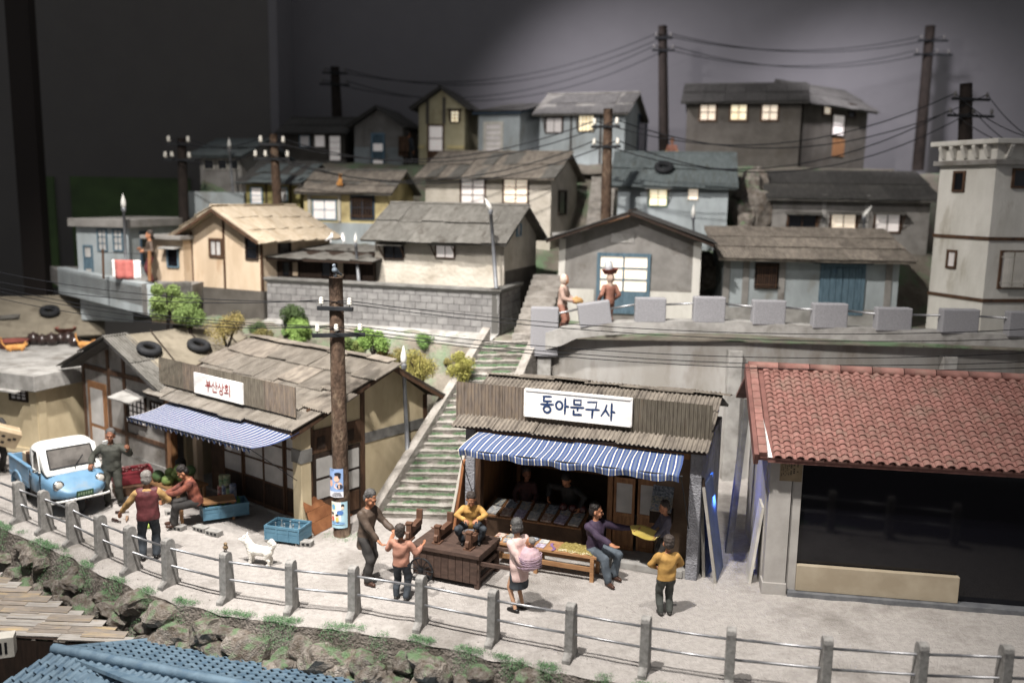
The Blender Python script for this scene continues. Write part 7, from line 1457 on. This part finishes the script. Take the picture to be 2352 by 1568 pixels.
# grocery bench
gp = P(448, 1205, z=0); GB = empty('wooden_bench', (gp.x, gp.y, 0), R(24), 'small orange wooden bench under the seated grocery person', 'bench')
for k in range(3): MB().bx(-.30, .85, k * .15 + .003, (k + 1) * .15 - .003, .40, .45).build('slat', M_bench, GB, bevel=.004)
for x in (-.28, .76):
    for y in (.0, .38): MB().bx(x, x + .06, y, y + .06, 0, .40).build('leg', M_bench, GB)
# produce stand
sp = wpt(S1, .95, -.95, 0); ST = empty('produce_stand', sp, RZ1, 'low wooden stand carrying the green melons', 'stand'); MB().bx(-.45, .9, -.05, .75, .40, .45).build('top', M_bench, ST)
for x in (-.4, .8):
    for y in (0, .65): MB().bx(x, x + .06, y, y + .06, 0, .40).build('leg', M_bench, ST)
M_mel = mat('melon', '#5f7d3a', '#8fa84f', 9, .45, .1, 30, (3, 3, .6)); M_meld = mat('melon_dark', '#4a6a3c', '#5f7d48', 9, .5, .1); M_cab = mat('cabbage', '#8fae4a', '#a8c064', 9, .6, .2)
for k, (x, y, z, r, e, m, lb) in enumerate(((-.10, .12, .45, .13, 1.5, M_meld, 'long pale striped melon lying at the stand edge'), (.32, .10, .45, .12, 1.2, M_mel, 'dark green melon lying beside the long melon'), (.18, .42, .45, .13, 1.0, M_cab, 'pale green cabbage in the pile on the produce stand'), (.48, .38, .45, .13, 1.0, M_mel, 'round green melon in the pile on the produce stand'), (.30, .40, .62, .12, 1.05, M_cab, 'pale green cabbage topping the pile on the produce stand'), (.55, .52, .62, .12, 1.1, M_meld, 'dark melon topping the pile on the produce stand'), (-.12, .42, .45, .12, 1.0, M_cab, 'pale cabbage beside the dark basket'))):
    o = MB().lathe([(0, -r), (r * .6, -r * .8), (r * .92, -r * .4), (r, 0), (r * .92, r * .4), (r * .6, r * .8), (0, r)], n=14).build('melon', m, smooth=True); q = Matrix.Translation(sp) @ Matrix.Rotation(RZ1, 4, 'Z') @ Vector((x, y, z + r * .95)); o.location = q; o.rotation_euler = (R(90), 0, R(40 + 50 * k)); o.scale = (1, 1, e); tag(o, lb, 'melon')
rp_ = wpt(S1, -.15, -1.35, .22); crate('red plastic crate of dark fruit tilted beside the produce stand', rp_, RZ1 + R(70), .85, .50, .30, M_crr, R(0))
M_fr = mat('fruit_red', '#5c2222', '#401818', 6, .35, .05, randv=.2); FRM = MB().lathe([(0, -.045), (.03, -.035), (.048, 0), (.03, .035), (0, .045)], n=8).mesh('fruit', M_fr, True)
for i in range(30):
    q = Matrix.Translation(rp_) @ Matrix.Rotation(RZ1 + R(70), 4, 'Z') @ Vector((rnd.uniform(.07, .78), rnd.uniform(.07, .43), .24 + rnd.uniform(0, .07))); o = obj('fruit', FRM, None, Matrix.Translation(q)); tag(o, 'dark red fruit heaped in the red crate', 'fruit', 'dark red fruit in the crate')
st_ = MB().bx(-.4, .4, -.25, .25, 0, .2).build('crate_block', M_timber); st_.location = wpt(S1, -.10, -.95, 0); st_.rotation_euler = (0, 0, RZ1 + R(70)); tag(st_, 'brown wooden block carrying the red fruit crate', 'block')
for k, (x, z, m, hh) in enumerate(((2.05, .06, M_pst[0], .34), (2.22, .06, M_pst[1], .40), (2.38, .06, M_pst[2], .36), (2.12, .40, M_pst[2], .26), (2.30, .46, M_pst[2], .24), (2.52, .06, M_pst[1], .48))):
    o = MB().lathe([(.07, 0), (.075, .01), (.075, hh - .02), (.068, hh), (0, hh)], n=14).build('tin_can', m, smooth=False); o.location = wpt(S1, x, -.02, z + (0 if z < .1 else .0)); tag(o, ['red printed tin can in the grocery stack', 'blue printed tin standing in the grocery stack', 'green printed tin standing in the grocery stack', 'green tin stacked on the red tin', 'green tin stacked on the blue tin', 'tall blue tin beside the sliding doors'][k], 'can')
kb = organic([('c', (0, 0, .1), (0, 0, .32), .12, .13)], .015, 'dark_sack', C_DK, None, 2, .006); kb.location = wpt(S1, .75, -.2, 0.38); tag(kb, 'dark sack standing behind the melons', 'sack')
# bottles and litter on the street
for k, (u, v, rz, m, lb) in enumerate(((265, 1176, R(100), M_bk, 'cola bottle lying on the street before the truck wheel'), (258, 1192, R(60), M_bk, 'broken cola bottle lying beside the spill'), (292, 1186, R(20), mat('litter_brown', '#8a6a50', None, 4, .8, .1), 'brown broken bottle piece on the street'))): p = P(u, v, z=.035); bottle(lb, p, m, .95, (R(90), 0, rz))
p = P(340, 1213, z=0); o = MB().lathe([(0, 0), (.045, .01), (.05, .06), (.035, .10), (0, .105)], n=12).build('lime_ball', mat('lime', '#a8c03a', '#8fa82c', 5, .5, .05), smooth=True); o.location = p; tag(o, 'small lime green ball lying beside the maroon vest man', 'ball')
# orange boards leaning behind the pole
for k, (u, v, w, L, lb) in enumerate(((735, 1216, .95, .62, 'wide orange plank board leaning behind the bark pole'),)):
    b0 = P(722, 1230, z=0); b1 = P(836, 1168, z=0); a_ = (Vector(b1) - Vector(b0)); w = a_.length; a_.normalize(); F = frame(b0, a_, Vector((-a_.y * .35, a_.x * .35, 1))); r = empty('plank_board', b0, 0, lb, 'board'); r.matrix_basis = F
    for j in range(3): MB().bx(-.02 * j, w - .05 * rnd.random(), j * .25 + .003, (j + 1) * .25 - .003, -.015, .015).build('plank', M_board, r, bevel=.004)
# washing line
l0, l1 = P(238, 640, y=25.9), P(344, 645, y=25.6); wl_ = empty('washing_line', l0, 0, 'two wooden poles holding a washing line on the terrace', 'washing line'); tp0, tp1 = P(236, 572, y=25.9), P(343, 576, y=25.6)
MB().tube([Vector((0, 0, 0)), tp0 - l0], .035, 8).build('pole', M_timber, wl_); MB().tube([l1 - l0, tp1 - l0], .05, 8).build('pole', M_timberl, wl_); MB().tube([tp0 - l0 - Vector((0, 0, .1)), tp1 - l0 - Vector((0, 0, .1))], .008, 5).build('line', M_wire, wl_)
qa, qb = P(258, 596, y=25.75), P(322, 600, y=25.65); qz = P(290, 640, y=25.7).z
M_quilt = cloth_m('quilt', '#c4665c', '#b3564e'); QL = empty('hanging_quilt', (qa.x, qa.y, qz), 0, 'pink quilt with white ends hanging on the washing line', 'quilt')
for t0_, t1_, m in ((0, .08, M_signw), (.08, .78, M_quilt), (.78, 1.0, M_signw)):
    m2 = MB(); m2.grid(lambda i, j: ((qb.x - qa.x) * (t0_ + (t1_ - t0_) * i), (qb.y - qa.y) * (t0_ + (t1_ - t0_) * i) - .03 + .03 * math.sin(22 * (t0_ + (t1_ - t0_) * i)) * (1 - j * .6), (qa.z - qz) * j), 12, 6); o = m2.build('quilt_field' if m is M_quilt else 'quilt_border', m, QL, smooth=True); sm = o.modifiers.new('t', 'SOLIDIFY'); sm.thickness = .03
# jars and firewood by hill houses
p = P(1566, 372, y=35.6); basin(p, .3, .2, 'brown basin beside the orange clothed hilltop person', M_timberl)
# cracks and stones near block wall: pigeons on the shed roof
for k, (u, v) in enumerate(((760, 555), (788, 556))):
    p = P(u, v, y=26.6); b_ = animal_root('white_pigeon', ['white pigeon perched on the dark shed roof facing the cream house', 'white pigeon perched on the dark shed roof facing the plaster house'][k], p, R(60 + 140 * k)); organic([('c', (0, .06, .09), (0, -.03, .14), .05, .065), ('e', (0, -.05, .235), (.04, .045, .04)), ('c', (0, -.04, .16), (0, -.05, .22), .045, .035), ('c', (0, .08, .08), (0, .2, .03), .04, .02), ('c', (0, 0, .07), (0, 0, -.02), .02, .02)], .014, 'body', M_signw, b_, 1)
